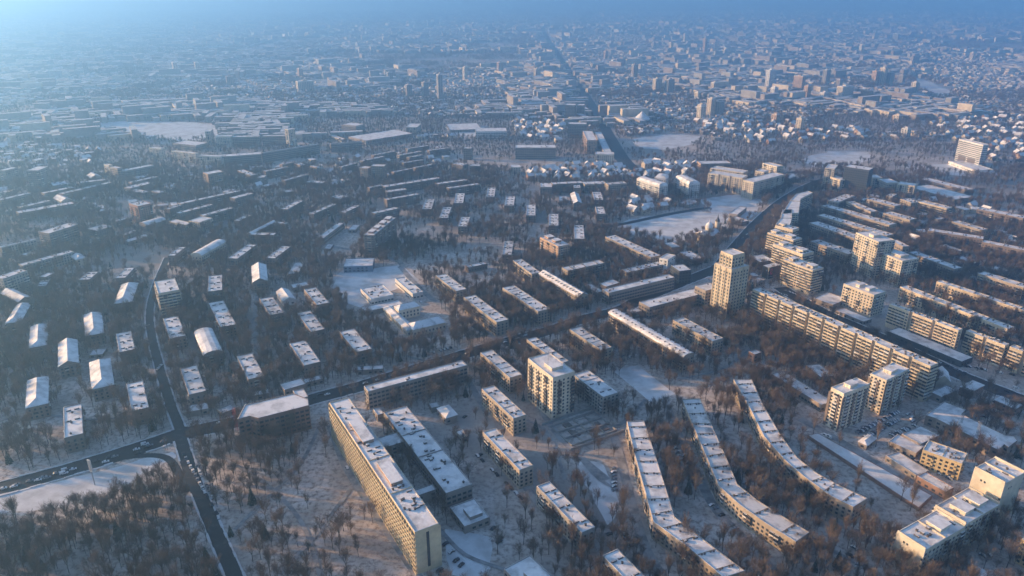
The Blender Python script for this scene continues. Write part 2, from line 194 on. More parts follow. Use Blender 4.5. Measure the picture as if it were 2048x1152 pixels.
('apartment_block', 'long blue-shaded block before the avenue towers', None, 'O', 21.0, ('r', 43.0, 1336.0, 73.4, 27.0, 90.6), {}),
('apartment_block', 'small cube block with a striped lit side near the villa quarter', None, 'W', 12.5, ('r', 6.1, 1212.9, 19.5, 15.9, 0.1), {'wall': 'cream'}),
('apartment_block', 'white mansard block with a sunlit balcony front by the snowfield', None, 'W', 23.2, ('r', 207.7, 1061.8, 51.1, 16.2, 150.0), {'roof': 'mans', 'wall': 'white'}),
('apartment_block', 'rear wing of the white mansard block, in blue shade', None, 'W', 23.2, ('r', 227.9, 1093.6, 19.6, 17.2, 24.1), {'roof': 'mans', 'wall': 'white'}),
('apartment_block', 'second white mansard block beside its twin by the snowfield', None, 'W', 23.2, ('r', 262.7, 1073.0, 43.6, 17.6, 165.5), {'roof': 'mans', 'wall': 'white'}),
('apartment_block', 'long sunlit cream block with bay windows, first of the pair', None, 'W', 25.5, ('r', 330.4, 1100.5, 53.9, 21.8, 127.2), {'sections': 3, 'wall': 'cream'}),
('apartment_block', 'rear part of the long sunlit cream block', None, 'W', 24, ('r', 343.1, 1139.5, 53.8, 20.2, 127.4), {'wall': 'cream'}),
('apartment_block', 'cream block with blue shaded long side by the boulevard, second of pair', None, 'W', 26.2, ('r', 378.7, 1079.0, 78.6, 18.8, 51.8), {'wall': 'cream'}),
('apartment_block', 'small raised cream block behind the boulevard pair', None, 'W', 28, ('r', 386.7, 1114.7, 17.9, 13.7, 43.1), {'wall': 'cream'}),
('tower_block', 'highest cream tower at the end of the boulevard pair', None, 'W', 33.0, ('r', 409.2, 1134.7, 29.1, 13.8, 150.0), {'wall': 'cream'}),
('apartment_block', 'red-orange brick block behind the white mansard blocks', None, 'B9', 14.5, ('r', 344.1, 1233.2, 52.6, 21.4, 85.6), {'wall': 'orange'}),
('petrol_station', 'flat snowy roof beside the boulevard bend', None, 'L', 6, ('r', 454.4, 1168.3, 38.5, 19.2, -179.8), {}),
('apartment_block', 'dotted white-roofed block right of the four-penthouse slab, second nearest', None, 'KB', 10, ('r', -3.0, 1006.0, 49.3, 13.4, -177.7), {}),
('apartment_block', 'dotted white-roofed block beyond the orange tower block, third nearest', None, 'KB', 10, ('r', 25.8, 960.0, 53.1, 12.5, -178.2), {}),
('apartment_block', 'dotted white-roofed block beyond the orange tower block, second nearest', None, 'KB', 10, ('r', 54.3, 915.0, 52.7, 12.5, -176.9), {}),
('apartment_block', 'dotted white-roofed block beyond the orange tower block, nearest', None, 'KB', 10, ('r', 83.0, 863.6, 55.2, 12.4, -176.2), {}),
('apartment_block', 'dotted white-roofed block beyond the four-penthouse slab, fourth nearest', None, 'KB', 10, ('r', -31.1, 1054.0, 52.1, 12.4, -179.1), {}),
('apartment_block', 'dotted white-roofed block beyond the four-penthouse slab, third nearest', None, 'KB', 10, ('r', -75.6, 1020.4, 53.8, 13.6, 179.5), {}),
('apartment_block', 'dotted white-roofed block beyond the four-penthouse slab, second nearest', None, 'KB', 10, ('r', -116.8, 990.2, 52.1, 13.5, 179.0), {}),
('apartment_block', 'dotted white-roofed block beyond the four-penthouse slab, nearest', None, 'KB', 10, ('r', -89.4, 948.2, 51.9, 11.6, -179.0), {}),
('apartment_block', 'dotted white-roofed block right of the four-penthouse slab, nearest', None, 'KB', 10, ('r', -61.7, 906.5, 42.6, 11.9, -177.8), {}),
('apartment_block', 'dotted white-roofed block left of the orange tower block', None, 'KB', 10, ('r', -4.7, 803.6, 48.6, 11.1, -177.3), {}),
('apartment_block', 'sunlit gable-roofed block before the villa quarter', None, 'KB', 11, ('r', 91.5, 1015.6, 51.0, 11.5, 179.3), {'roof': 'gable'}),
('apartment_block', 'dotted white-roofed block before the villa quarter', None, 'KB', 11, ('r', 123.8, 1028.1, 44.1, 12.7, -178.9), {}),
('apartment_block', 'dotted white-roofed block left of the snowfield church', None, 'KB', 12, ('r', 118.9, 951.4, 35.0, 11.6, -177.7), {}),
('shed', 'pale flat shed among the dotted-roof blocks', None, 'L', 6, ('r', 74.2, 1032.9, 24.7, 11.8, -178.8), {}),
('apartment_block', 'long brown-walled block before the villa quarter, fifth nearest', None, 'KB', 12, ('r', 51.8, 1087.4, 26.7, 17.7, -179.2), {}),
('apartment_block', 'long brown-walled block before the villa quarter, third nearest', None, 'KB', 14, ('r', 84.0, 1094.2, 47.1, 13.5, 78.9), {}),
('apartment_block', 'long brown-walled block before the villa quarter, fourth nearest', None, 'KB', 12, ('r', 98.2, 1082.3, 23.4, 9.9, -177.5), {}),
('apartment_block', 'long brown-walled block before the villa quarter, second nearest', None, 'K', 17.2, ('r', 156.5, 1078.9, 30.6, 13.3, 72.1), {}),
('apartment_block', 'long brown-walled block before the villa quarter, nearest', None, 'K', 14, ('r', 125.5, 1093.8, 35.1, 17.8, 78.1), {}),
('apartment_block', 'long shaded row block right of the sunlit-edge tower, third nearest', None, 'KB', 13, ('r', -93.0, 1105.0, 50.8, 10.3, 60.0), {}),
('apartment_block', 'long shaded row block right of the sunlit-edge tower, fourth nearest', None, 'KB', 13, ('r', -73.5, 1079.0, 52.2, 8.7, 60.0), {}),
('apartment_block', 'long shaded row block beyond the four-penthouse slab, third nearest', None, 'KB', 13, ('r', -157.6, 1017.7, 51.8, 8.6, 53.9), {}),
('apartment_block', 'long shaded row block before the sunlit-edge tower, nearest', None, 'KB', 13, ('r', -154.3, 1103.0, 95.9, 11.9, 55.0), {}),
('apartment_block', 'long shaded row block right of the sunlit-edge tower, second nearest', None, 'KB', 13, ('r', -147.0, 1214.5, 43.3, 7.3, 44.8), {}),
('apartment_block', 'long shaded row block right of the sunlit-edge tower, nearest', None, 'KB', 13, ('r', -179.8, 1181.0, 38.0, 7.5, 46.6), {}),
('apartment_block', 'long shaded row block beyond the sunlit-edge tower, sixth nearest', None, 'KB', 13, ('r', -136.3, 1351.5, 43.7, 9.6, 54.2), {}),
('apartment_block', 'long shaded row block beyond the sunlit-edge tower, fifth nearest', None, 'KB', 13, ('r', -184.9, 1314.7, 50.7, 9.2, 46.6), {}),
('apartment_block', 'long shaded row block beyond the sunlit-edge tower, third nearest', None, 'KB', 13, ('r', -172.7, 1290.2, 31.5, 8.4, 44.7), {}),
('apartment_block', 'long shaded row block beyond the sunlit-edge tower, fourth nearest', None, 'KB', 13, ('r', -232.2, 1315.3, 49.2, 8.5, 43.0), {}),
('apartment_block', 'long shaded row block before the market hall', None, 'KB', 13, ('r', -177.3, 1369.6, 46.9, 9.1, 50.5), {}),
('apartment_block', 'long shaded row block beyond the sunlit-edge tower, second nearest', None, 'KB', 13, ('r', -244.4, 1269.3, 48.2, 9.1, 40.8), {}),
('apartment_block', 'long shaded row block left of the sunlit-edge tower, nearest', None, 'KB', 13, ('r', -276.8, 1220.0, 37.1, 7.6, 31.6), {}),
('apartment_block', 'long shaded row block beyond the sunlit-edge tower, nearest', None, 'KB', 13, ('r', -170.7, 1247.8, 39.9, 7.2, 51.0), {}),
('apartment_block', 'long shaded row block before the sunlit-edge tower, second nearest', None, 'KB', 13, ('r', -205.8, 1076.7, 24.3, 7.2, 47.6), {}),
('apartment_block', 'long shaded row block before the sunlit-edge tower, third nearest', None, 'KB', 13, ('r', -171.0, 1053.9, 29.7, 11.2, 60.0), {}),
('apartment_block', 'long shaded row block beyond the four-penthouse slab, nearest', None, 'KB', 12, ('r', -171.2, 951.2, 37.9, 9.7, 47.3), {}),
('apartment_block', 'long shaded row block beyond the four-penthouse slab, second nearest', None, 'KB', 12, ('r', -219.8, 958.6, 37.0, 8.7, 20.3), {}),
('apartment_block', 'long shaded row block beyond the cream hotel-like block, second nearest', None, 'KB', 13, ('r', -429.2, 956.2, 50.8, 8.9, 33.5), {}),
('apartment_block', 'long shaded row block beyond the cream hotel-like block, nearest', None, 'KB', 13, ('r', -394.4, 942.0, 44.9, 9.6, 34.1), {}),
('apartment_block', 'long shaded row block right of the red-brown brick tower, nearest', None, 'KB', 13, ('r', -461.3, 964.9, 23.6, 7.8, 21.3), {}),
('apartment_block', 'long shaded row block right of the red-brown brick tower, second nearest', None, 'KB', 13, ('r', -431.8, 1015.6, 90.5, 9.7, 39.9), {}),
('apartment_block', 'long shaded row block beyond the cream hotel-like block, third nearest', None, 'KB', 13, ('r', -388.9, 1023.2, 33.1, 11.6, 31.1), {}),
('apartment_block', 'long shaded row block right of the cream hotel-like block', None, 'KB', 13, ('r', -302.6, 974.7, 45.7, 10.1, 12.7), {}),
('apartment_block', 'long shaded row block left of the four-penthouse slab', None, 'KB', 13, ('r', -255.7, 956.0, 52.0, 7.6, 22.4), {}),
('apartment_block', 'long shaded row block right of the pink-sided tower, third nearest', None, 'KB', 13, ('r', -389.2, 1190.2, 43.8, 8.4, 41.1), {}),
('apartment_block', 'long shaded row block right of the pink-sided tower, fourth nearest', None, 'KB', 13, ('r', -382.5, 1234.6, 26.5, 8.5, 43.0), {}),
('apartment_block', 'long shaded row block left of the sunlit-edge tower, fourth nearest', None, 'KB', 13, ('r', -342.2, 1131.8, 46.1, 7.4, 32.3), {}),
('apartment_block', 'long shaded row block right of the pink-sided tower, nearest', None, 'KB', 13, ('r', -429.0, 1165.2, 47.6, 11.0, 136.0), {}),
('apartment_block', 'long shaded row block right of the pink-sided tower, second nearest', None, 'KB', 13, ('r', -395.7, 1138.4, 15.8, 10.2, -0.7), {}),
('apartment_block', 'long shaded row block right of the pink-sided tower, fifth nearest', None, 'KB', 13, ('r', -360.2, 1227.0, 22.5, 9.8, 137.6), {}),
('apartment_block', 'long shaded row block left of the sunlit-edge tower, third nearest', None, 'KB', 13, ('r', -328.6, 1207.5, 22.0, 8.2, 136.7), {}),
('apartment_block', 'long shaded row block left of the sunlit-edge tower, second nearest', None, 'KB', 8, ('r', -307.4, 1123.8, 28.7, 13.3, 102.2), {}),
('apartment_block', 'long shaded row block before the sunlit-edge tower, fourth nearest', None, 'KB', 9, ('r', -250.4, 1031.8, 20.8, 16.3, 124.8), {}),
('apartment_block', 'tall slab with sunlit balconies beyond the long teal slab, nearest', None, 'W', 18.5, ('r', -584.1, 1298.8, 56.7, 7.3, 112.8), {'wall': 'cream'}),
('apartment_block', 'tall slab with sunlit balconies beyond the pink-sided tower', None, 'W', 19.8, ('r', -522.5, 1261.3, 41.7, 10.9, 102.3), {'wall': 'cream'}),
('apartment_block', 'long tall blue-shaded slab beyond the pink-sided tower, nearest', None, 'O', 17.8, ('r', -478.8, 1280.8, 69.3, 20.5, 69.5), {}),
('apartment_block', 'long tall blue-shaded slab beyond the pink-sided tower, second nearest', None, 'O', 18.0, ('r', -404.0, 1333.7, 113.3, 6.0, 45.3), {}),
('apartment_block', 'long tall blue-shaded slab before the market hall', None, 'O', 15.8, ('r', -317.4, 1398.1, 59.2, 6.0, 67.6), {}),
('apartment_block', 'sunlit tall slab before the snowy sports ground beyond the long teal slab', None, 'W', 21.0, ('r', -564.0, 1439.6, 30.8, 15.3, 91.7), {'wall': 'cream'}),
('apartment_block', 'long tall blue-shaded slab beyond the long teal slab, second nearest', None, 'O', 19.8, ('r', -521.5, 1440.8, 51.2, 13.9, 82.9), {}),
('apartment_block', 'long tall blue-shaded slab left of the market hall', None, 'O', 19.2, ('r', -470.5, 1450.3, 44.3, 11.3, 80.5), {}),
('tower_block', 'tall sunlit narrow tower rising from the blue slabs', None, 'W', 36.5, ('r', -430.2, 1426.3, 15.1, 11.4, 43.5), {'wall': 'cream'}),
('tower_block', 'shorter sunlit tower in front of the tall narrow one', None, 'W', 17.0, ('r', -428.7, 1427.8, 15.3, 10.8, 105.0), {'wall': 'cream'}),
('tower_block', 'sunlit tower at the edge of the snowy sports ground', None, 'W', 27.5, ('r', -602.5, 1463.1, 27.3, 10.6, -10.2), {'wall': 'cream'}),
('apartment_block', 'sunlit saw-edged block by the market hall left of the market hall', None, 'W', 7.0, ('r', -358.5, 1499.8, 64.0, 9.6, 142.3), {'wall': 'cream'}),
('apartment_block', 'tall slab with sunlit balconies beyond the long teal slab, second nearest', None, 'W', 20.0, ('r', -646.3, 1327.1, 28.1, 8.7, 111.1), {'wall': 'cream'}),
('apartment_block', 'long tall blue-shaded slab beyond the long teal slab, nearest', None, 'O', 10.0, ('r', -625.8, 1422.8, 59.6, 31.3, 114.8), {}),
('market_hall', 'huge flat market hall with one clean pale roof', None, 'L', 9, ('r', -269.7, 1511.5, 115.9, 63.0, 46.1), {}),
('tower_block', 'pair of sunlit stacked blocks behind the market hall', None, 'W', 16.5, ('r', -211.1, 1581.2, 45.9, 24.3, 4.1), {'wall': 'cream'}),
('office_block', 'wide pale striped office facing the viewer by the villa quarter', None, 'O', 16.8, ('r', -43.8, 1528.8, 63.7, 39.5, 86.5), {'wall': 'white'}),
('depot', 'pale depot roof left of the wide striped office', None, 'L', 5, ('r', -106.8, 1633.2, 78.1, 69.7, 169.2), {}),
('tower_block', 'blue-shaded block left of the market hall', None, 'O', 20.0, ('r', -338.8, 1574.1, 39.5, 29.1, 118.6), {}),
('tower_block', 'tower with a sunlit edge among shaded rows', None, 'B9', 24.0, ('r', -234.0, 1154.1, 14.1, 13.5, 108.9), {'wall': 'orange'}),
('tower_block', 'dark taller twin behind the sunlit-edge tower', None, 'B9', 27.5, ('r', -212.8, 1152.9, 21.3, 14.3, 95.8), {}),
('apartment_block', 'small grey block right of the sunlit-edge tower, second nearest', None, 'O', 9.8, ('r', -62.7, 1230.9, 17.3, 15.4, 97.6), {}),
('tower_block', 'slim grey block near the villa quarter', None, 'O', 20.8, ('r', -79.8, 1323.6, 14.0, 13.0, 102.0), {}),
('apartment_block', 'small grey block right of the sunlit-edge tower, nearest', None, 'KB', 16.2, ('r', -87.1, 1213.4, 22.6, 16.5, 120.7), {}),
('tower_block', 'pink-sided tower with a snow roof amid low blocks', None, 'B9', 22.0, ('r', -469.0, 1129.9, 24.9, 17.2, 44.4), {'wall': 'orange'}),
('apartment_block', 'low lit block attached to the pink-sided tower', None, 'W', 9.5, ('r', -463.6, 1129.0, 18.2, 15.2, 119.9), {'wall': 'orange'}),
('tower_block', 'grey tower pair in the haze at the picture edge, taller front one', None, 'B9', 34.8, ('r', -723.0, 1099.6, 28.9, 18.5, -1.6), {'wall': 'brown'}),
('tower_block', 'hazy grey tower at the very edge of the picture', None, 'B9', 22.5, ('r', -802.9, 1149.3, 22.2, 12.6, 17.4), {'wall': 'brown'}),
('tower_block', 'slim lit tower before the long teal slab', None, 'W', 20.2, ('r', -665.3, 1190.6, 14.0, 6.2, 120.6), {'wall': 'cream'}),
('tower_block', 'teal shaded tower joining the long teal slab', None, 'O', 19.2, ('r', -645.0, 1175.5, 22.1, 8.0, 124.2), {}),
('apartment_block', 'long tall blue-shaded slab before the long teal slab', None, 'O', 15.2, ('r', -617.2, 1189.6, 50.5, 12.5, 34.4), {}),
('apartment_block', 'long shaded row block left of the tan nine-storey slab', None, 'KB', 12, ('r', -716.1, 1022.8, 43.6, 9.7, 26.6), {}),
('apartment_block', 'long shaded row block before the long teal slab, fourth nearest', None, 'KB', 12, ('r', -673.9, 1058.4, 43.0, 10.5, 34.0), {}),
('apartment_block', 'long shaded row block beyond the tan nine-storey slab, second nearest', None, 'KB', 12, ('r', -663.3, 983.0, 40.8, 9.6, 29.1), {}),
('apartment_block', 'long shaded row block beyond the tan nine-storey slab, nearest', None, 'KB', 12, ('r', -637.2, 965.8, 67.7, 14.9, 44.8), {}),
('apartment_block', 'long shaded row block before the long teal slab, third nearest', None, 'KB', 12, ('r', -638.4, 1071.7, 78.8, 11.0, 28.8), {}),
('apartment_block', 'long shaded row block before the long teal slab, nearest', None, 'KB', 12, ('r', -649.4, 1114.2, 37.9, 10.2, 60.0), {}),
('apartment_block', 'long shaded row block left of the pink-sided tower', None, 'KB', 12, ('r', -577.1, 1122.9, 44.8, 9.6, 32.6), {}),
('apartment_block', 'long shaded row block before the pink-sided tower', None, 'KB', 12, ('r', -567.6, 1087.6, 38.2, 15.6, 30.0), {}),
('apartment_block', 'long shaded row block before the long teal slab, second nearest', None, 'KB', 12, ('r', -695.1, 1098.1, 25.1, 19.3, 143.6), {}),
('apartment_block', 'sunlit gable-roofed block left of the red-brown brick tower', None, 'KC', 11, ('r', -642.1, 1013.9, 29.3, 14.0, 129.4), {'roof': 'gable'}),
('barn', 'pale gabled hall in the hazy low quarter', None, 'L', 8, ('r', -676.0, 1161.6, 24.7, 15.6, 137.6), {'roof': 'gable'}),
('apartment_block', 'small sunlit block in the hazy low quarter', None, 'W', 5.8, ('r', -714.8, 1206.2, 16.7, 10.6, 106.3), {'wall': 'cream'}),
('apartment_block', 'flat white-roofed low block beyond the red-brown brick tower, second nearest', None, 'KB', 10, ('r', -553.9, 1059.8, 29.6, 11.2, 120.5), {}),
('apartment_block', 'flat white-roofed low block beyond the red-brown brick tower, nearest', None, 'KB', 10, ('r', -526.5, 1058.2, 20.2, 9.7, 118.1), {}),
('tower_block', 'red-brown brick tower with a dark cluttered snow roof', None, 'B9', 23.2, ('r', -496.6, 945.6, 23.8, 18.5, 128.1), {'vents': 'scatter', 'wall': 'red'}),
('tower_block', 'tan nine-storey slab with white cornice standing above grey trees', None, 'W', 20.0, ('r', -549.8, 846.7, 38.4, 18.3, 22.4), {'vents': 'scatter', 'wall': 'brown'}),
('apartment_block', 'long grey low row before the tan nine-storey slab, second nearest', None, 'KG', 12, ('r', -516.7, 763.9, 54.5, 9.7, 33.7), {}),
('apartment_block', 'grey apartment slab at the picture edge with a snowy roof', None, 'KG', 22, ('r', -506.2, 688.5, 25.6, 12.2, 22.5), {}),
('apartment_block', 'sunlit hip-roofed house before the tan nine-storey slab', None, 'KC', 8, ('r', -492.4, 779.8, 20.8, 9.8, 132.9), {'roof': 'hip'}),
('kindergarten', 'low flat pavilion roofs near the red-brown tower', None, 'L', 5, ('r', -460.4, 855.6, 33.4, 10.7, 29.3), {}),
('apartment_block', 'flat white-roofed low block right of the tan nine-storey slab', None, 'KB', 8, ('r', -523.5, 887.0, 21.9, 19.7, 27.0), {}),
('apartment_block', 'flat white-roofed low block before the red-brown brick tower', None, 'KB', 8, ('r', -512.4, 922.6, 21.2, 8.0, 37.0), {}),
('cinema', 'round-roofed hall at the foot of the red-brown tower', None, 'KB', 9, ('r', -465.7, 908.7, 28.1, 13.4, 30.8), {'roof': 'barrel'}),
('shed', 'low flat shed in front of the round-roofed hall', None, 'L', 5, ('r', -481.3, 876.3, 21.0, 9.0, 21.6), {}),
('apartment_block', 'flat-roofed five-storey block left of the slim grey tower, fourth nearest', None, 'KB', 10, ('r', -489.8, 716.8, 13.1, 8.3, 10.4), {}),
('apartment_block', 'flat-roofed five-storey block left of the slim grey tower, third nearest', None, 'KB', 10, ('r', -479.3, 693.8, 16.3, 8.3, -18.5), {}),
('apartment_block', 'flat-roofed five-storey block left of the slim grey tower, second nearest', None, 'KB', 12, ('r', -440.9, 709.6, 23.4, 10.7, -6.2), {}),
('apartment_block', 'flat-roofed five-storey block left of the slim grey tower, nearest', None, 'KB', 12, ('r', -407.3, 718.0, 31.0, 10.1, -8.6), {}),
('shed', 'pale flat low building above the long grey low row', None, 'L', 6, ('r', -555.9, 793.9, 14.6, 11.2, 110.8), {}),
('apartment_block', 'long grey low row before the tan nine-storey slab, nearest', None, 'KG', 12, ('r', -580.8, 814.7, 37.2, 6.0, 38.4), {}),
('hotel', 'cream hotel-like block with a dark-edged snow roof', None, 'W', 12.5, ('r', -402.6, 907.7, 21.8, 18.8, 25.1), {'wall': 'cream'}),
('hotel_wing', 'low cream wing beside the cream hotel-like block', None, 'KC', 10, ('r', -427.3, 903.8, 33.5, 10.4, 120.3), {}),
('school', 'old school with blue snow roof, long wing', None, 'KB', 11, ('r', -314.5, 879.3, 52.9, 6.0, 16.0), {'roof': 'gable'}),
('school', 'old school with blue snow roof, short front wing', None, 'KB', 11, ('r', -304.5, 852.7, 30.0, 9.7, 95.0), {}),
('school', 'old school with blue snow roof, far wing', None, 'KB', 11, ('r', -296.4, 898.4, 18.1, 6.5, 109.3), {}),
('school', 'long ribbed-roof low school beside a path', None, 'O', 8, ('r', -227.3, 876.8, 63.1, 8.4, 10.5), {}),
('shed', 'white-roofed shelter beside the ribbed-roof low school', None, 'L', 3, ('r', -219.3, 828.6, 17.8, 7.8, 1.8), {}),
('shed', 'white-roofed pavilion near the brown penthouse slab', None, 'L', 4, ('r', -203.3, 901.2, 21.6, 9.5, 4.5), {}),
('kindergarten', 'plain snow-roofed pavilion near the sports hall', None, 'L', 5, ('r', -236.6, 750.4, 36.1, 10.7, -3.7), {}),
('apartment_block', 'long snowy-roofed block beyond the slim grey tower', None, 'KC', 13, ('r', -348.5, 794.1, 48.6, 12.7, 11.3), {'roof': 'barrel'}),
('apartment_block', 'long block with a patchy snow roof beyond the slim grey tower, second nearest', None, 'KB', 12, ('r', -306.7, 785.4, 48.3, 11.6, 7.2), {}),
('apartment_block', 'long block with a patchy snow roof left of the four-penthouse slab', None, 'KB', 12, ('r', -264.9, 782.9, 41.0, 10.8, 8.9), {}),
('apartment_block', 'long block with a patchy snow roof beyond the slim grey tower, nearest', None, 'KB', 12, ('r', -381.5, 785.7, 29.8, 8.0, 1.0), {}),
('apartment_block', 'long block with a patchy snow roof right of the cream hotel-like block', None, 'KB', 9, ('r', -354.7, 926.6, 28.1, 8.0, 15.2), {}),
('shed', 'low white roof beside the cream hotel-like block', None, 'L', 6, ('r', -377.0, 862.7, 22.9, 4.7, -3.1), {}),
('apartment_block', 'tall slab with four brown penthouses along its roof', None, 'W', 27.0, ('r', -156.8, 834.1, 71.8, 12.5, 11.9), {'pent': [(0.08, 0.22), (0.3, 0.44), (0.55, 0.69), (0.8, 0.94)], 'wall': 'brown'}),
('apartment_block', 'low snow-roofed building in the grove left of the orange tower block', None, 'KB', 6, ('r', -39.5, 758.1, 23.4, 7.8, 60.0), {}),
('shed', 'low flat roof between short blocks near the side street', None, 'L', 2.5, ('r', -353.0, 555.8, 12.0, 11.0, -10.8), {}),
('shop', 'low shop with a snow roof on the street below a short block', None, 'L', 4, ('r', -231.7, 464.2, 15.6, 10.0, 69.7), {}),
('shop', 'low snowy shop below the short blocks near the brick office', None, 'L', 4, ('r', -192.5, 485.3, 12.8, 7.0, 67.2), {}),
('shop', 'low shop between the crossroads and the brick corner office', None, 'L', 4, ('r', -209.4, 462.0, 10.5, 8.2, 44.8), {}),
('shop', 'narrow snowy shop at the foot of a short block by the street', None, 'L', 4, ('r', -156.7, 506.5, 14.7, 7.1, 60.0), {}),
('shop', 'flat red-brown shop at the foot of a short block by the street', None, 'L', 4, ('r', -115.1, 524.9, 20.7, 7.2, 82.2), {}),
('office_block', 'small brown office at the corner of the snowfield', None, 'L', 9, ('r', 188.8, 817.2, 17.8, 12.2, 159.2), {}),
('shopping_centre', 'low dark shop behind the glass corner office', None, 'O', 8, ('r', 203.5, 783.7, 26.8, 14.3, 161.2), {}),
('pavilion', 'tilted flat pavilion roof on the snowy construction ground', None, 'L', 6, ('r', 311.0, 971.2, 42.0, 11.5, 33.4), {}),
('church_hall', 'cream low hall beside the gold-lit church', None, 'L', 5, ('r', 270.9, 903.2, 18.4, 16.3, 21.7), {'wall': 'cream'}),
('pavilion', 'low ruined pavilion walls on the snowy construction ground', None, 'L', 5, ('r', 300.8, 932.1, 22.1, 15.1, 150.0), {}),
('pavilion', 'flat snowy slab on the construction ground beside the mansard block', None, 'L', 5, ('r', 254.1, 1017.1, 28.2, 16.0, 43.1), {})]
ROADS = [
('street', 17, [(-340.8, 364.3), (-320.1, 374.9), (-281.1, 399.2), (-248.4, 423.0), (-231.4, 435.8), (-197.6, 451.8), (-154.5, 480.8), (-117.0, 503.4), (-68.1, 537.2), (-10.6, 575.9), (34.7, 603.3), (67.6, 628.3), (105.0, 649.2), (130.4, 676.3), (171.5, 712.4), (232.9, 765.8)]),
('boulevard', 16, [(221.1, 745.8), (272.3, 839.4), (334.5, 946.7), (411.3, 1060.9), (499.1, 1161.5), (589.8, 1220.3)]),
('side_street', 8, [(-230.9, 434.6), (-260.7, 481.5), (-293.2, 537.2), (-325.3, 593.9), (-352.0, 649.2), (-375.2, 713.8), (-400.1, 798.6)]),
('park_road', 9, [(-229.4, 428.4), (-207.2, 391.7), (-177.8, 346.2), (-155.8, 313.6), (-136.7, 285.4)]),
('slip_road', 5, [(-263.0, 406.4), (-245.9, 410.3), (-230.2, 407.5), (-215.6, 391.7), (-202.4, 371.5)]),
('bridge_road', 14, [(448.2, 1202.5), (489.4, 1223.9), (517.3, 1206.0), (581.9, 1202.5)]),
('wide_street', 18, [(280.1, 706.8), (298.5, 646.8), (334.8, 579.8), (350.9, 544.3), (362.8, 518.7), (390.9, 477.2)]),
('avenue', 27, [(212.7, 1220.3), (202.0, 1325.8), (205.4, 1607.7), (210.7, 1887.4), (213.2, 2358.9), (213.1, 3120.2), (216.6, 4386.5), (225.0, 5711.7)]),
('field_road', 9, [(67.0, 984.6), (112.4, 919.8), (142.9, 926.4), (223.4, 977.3), (282.2, 1007.2)]),
('lane', 6, [(71.2, 440.8), (72.0, 408.0), (72.8, 364.3), (74.5, 323.3), (81.0, 299.0)]),
('lane', 6, [(116.3, 481.5), (116.2, 444.0), (118.9, 394.4), (122.6, 354.6), (133.9, 325.3), (141.8, 299.0)]),
('lane', 7, [(209.3, 455.1), (221.6, 435.8), (241.6, 399.8), (262.5, 366.7)]),
('lane', 6, [(-125.9, 769.0), (-89.1, 690.6), (-49.4, 631.7), (-10.6, 579.8)]),
('lane', 5, [(222.1, 626.1), (252.6, 574.0), (275.3, 524.5), (294.9, 481.5)]),
('lane', 5, [(-10.5, 574.0), (6.6, 528.7), (19.4, 481.5), (27.2, 447.2), (42.5, 413.7), (60.8, 384.0)]),
('lane', 5, [(-35.5, 512.2), (-18.0, 460.5), (-8.1, 416.6), (11.2, 371.5), (35.4, 325.3)]),
('lane', 5, [(-270.1, 728.0), (-242.4, 626.1), (-214.2, 546.1), (-199.1, 481.5)]),
('lane', 6, [(-263.3, 862.2), (-193.5, 824.8), (-134.6, 790.2), (-122.6, 765.8)]),
('lane', 6, [(232.5, 1405.8), (265.2, 1296.9), (281.9, 1269.1)]),
('lane', 5, [(-130.4, 447.2), (-109.7, 399.8), (-86.0, 359.7), (-62.4, 321.3), (-48.7, 299.0)]),
('footpath', 2.6, [(-203.6, 413.7), (-160.4, 384.0), (-124.8, 346.2), (-102.5, 302.6)]),
('footpath', 2.6, [(-137.6, 447.2), (-139.2, 399.8), (-152.7, 359.7), (-160.1, 337.6)]),
('footpath', 2.6, [(-123.8, 302.6), (-111.0, 337.6), (-101.1, 373.9)]),
('footpath', 2.6, [(-41.6, 337.6), (-26.0, 317.5), (-3.8, 306.2)]),
('footpath', 2.6, [(-5.1, 460.5), (23.4, 440.8), (33.7, 384.0)]),
('footpath', 2.6, [(42.5, 413.7), (56.0, 384.0), (72.9, 369.1)]),
('footpath', 2.6, [(101.1, 481.5), (77.4, 447.2), (44.6, 440.8)]),
('footpath', 2.6, [(142.6, 496.5), (185.7, 524.5), (221.1, 532.9)]),
('footpath', 2.6, [(221.1, 532.9), (242.9, 504.2), (247.9, 460.5)]),
('footpath', 2.6, [(205.9, 564.4), (170.5, 528.7), (130.2, 512.2)]),
('footpath', 2.6, [(-141.2, 615.0), (-105.5, 564.4), (-68.6, 541.6)]),
('footpath', 2.6, [(-232.8, 673.8), (-198.7, 604.3), (-190.2, 528.7)]),
('footpath', 2.6, [(-412.1, 626.1), (-363.4, 604.3), (-336.3, 615.0)]),
('footpath', 2.6, [(-342.5, 460.5), (-295.1, 453.8), (-259.0, 470.8)]),
('footpath', 2.6, [(-294.2, 626.1), (-247.3, 574.0), (-223.6, 496.5)]),
('footpath', 2.6, [(186.6, 359.7), (195.4, 337.6), (221.4, 337.6)]),
('footpath', 2.6, [(156.3, 341.8), (181.2, 317.5), (196.4, 302.6)]),
('footpath', 2.6, [(-152.9, 604.3), (-153.4, 512.2)])]
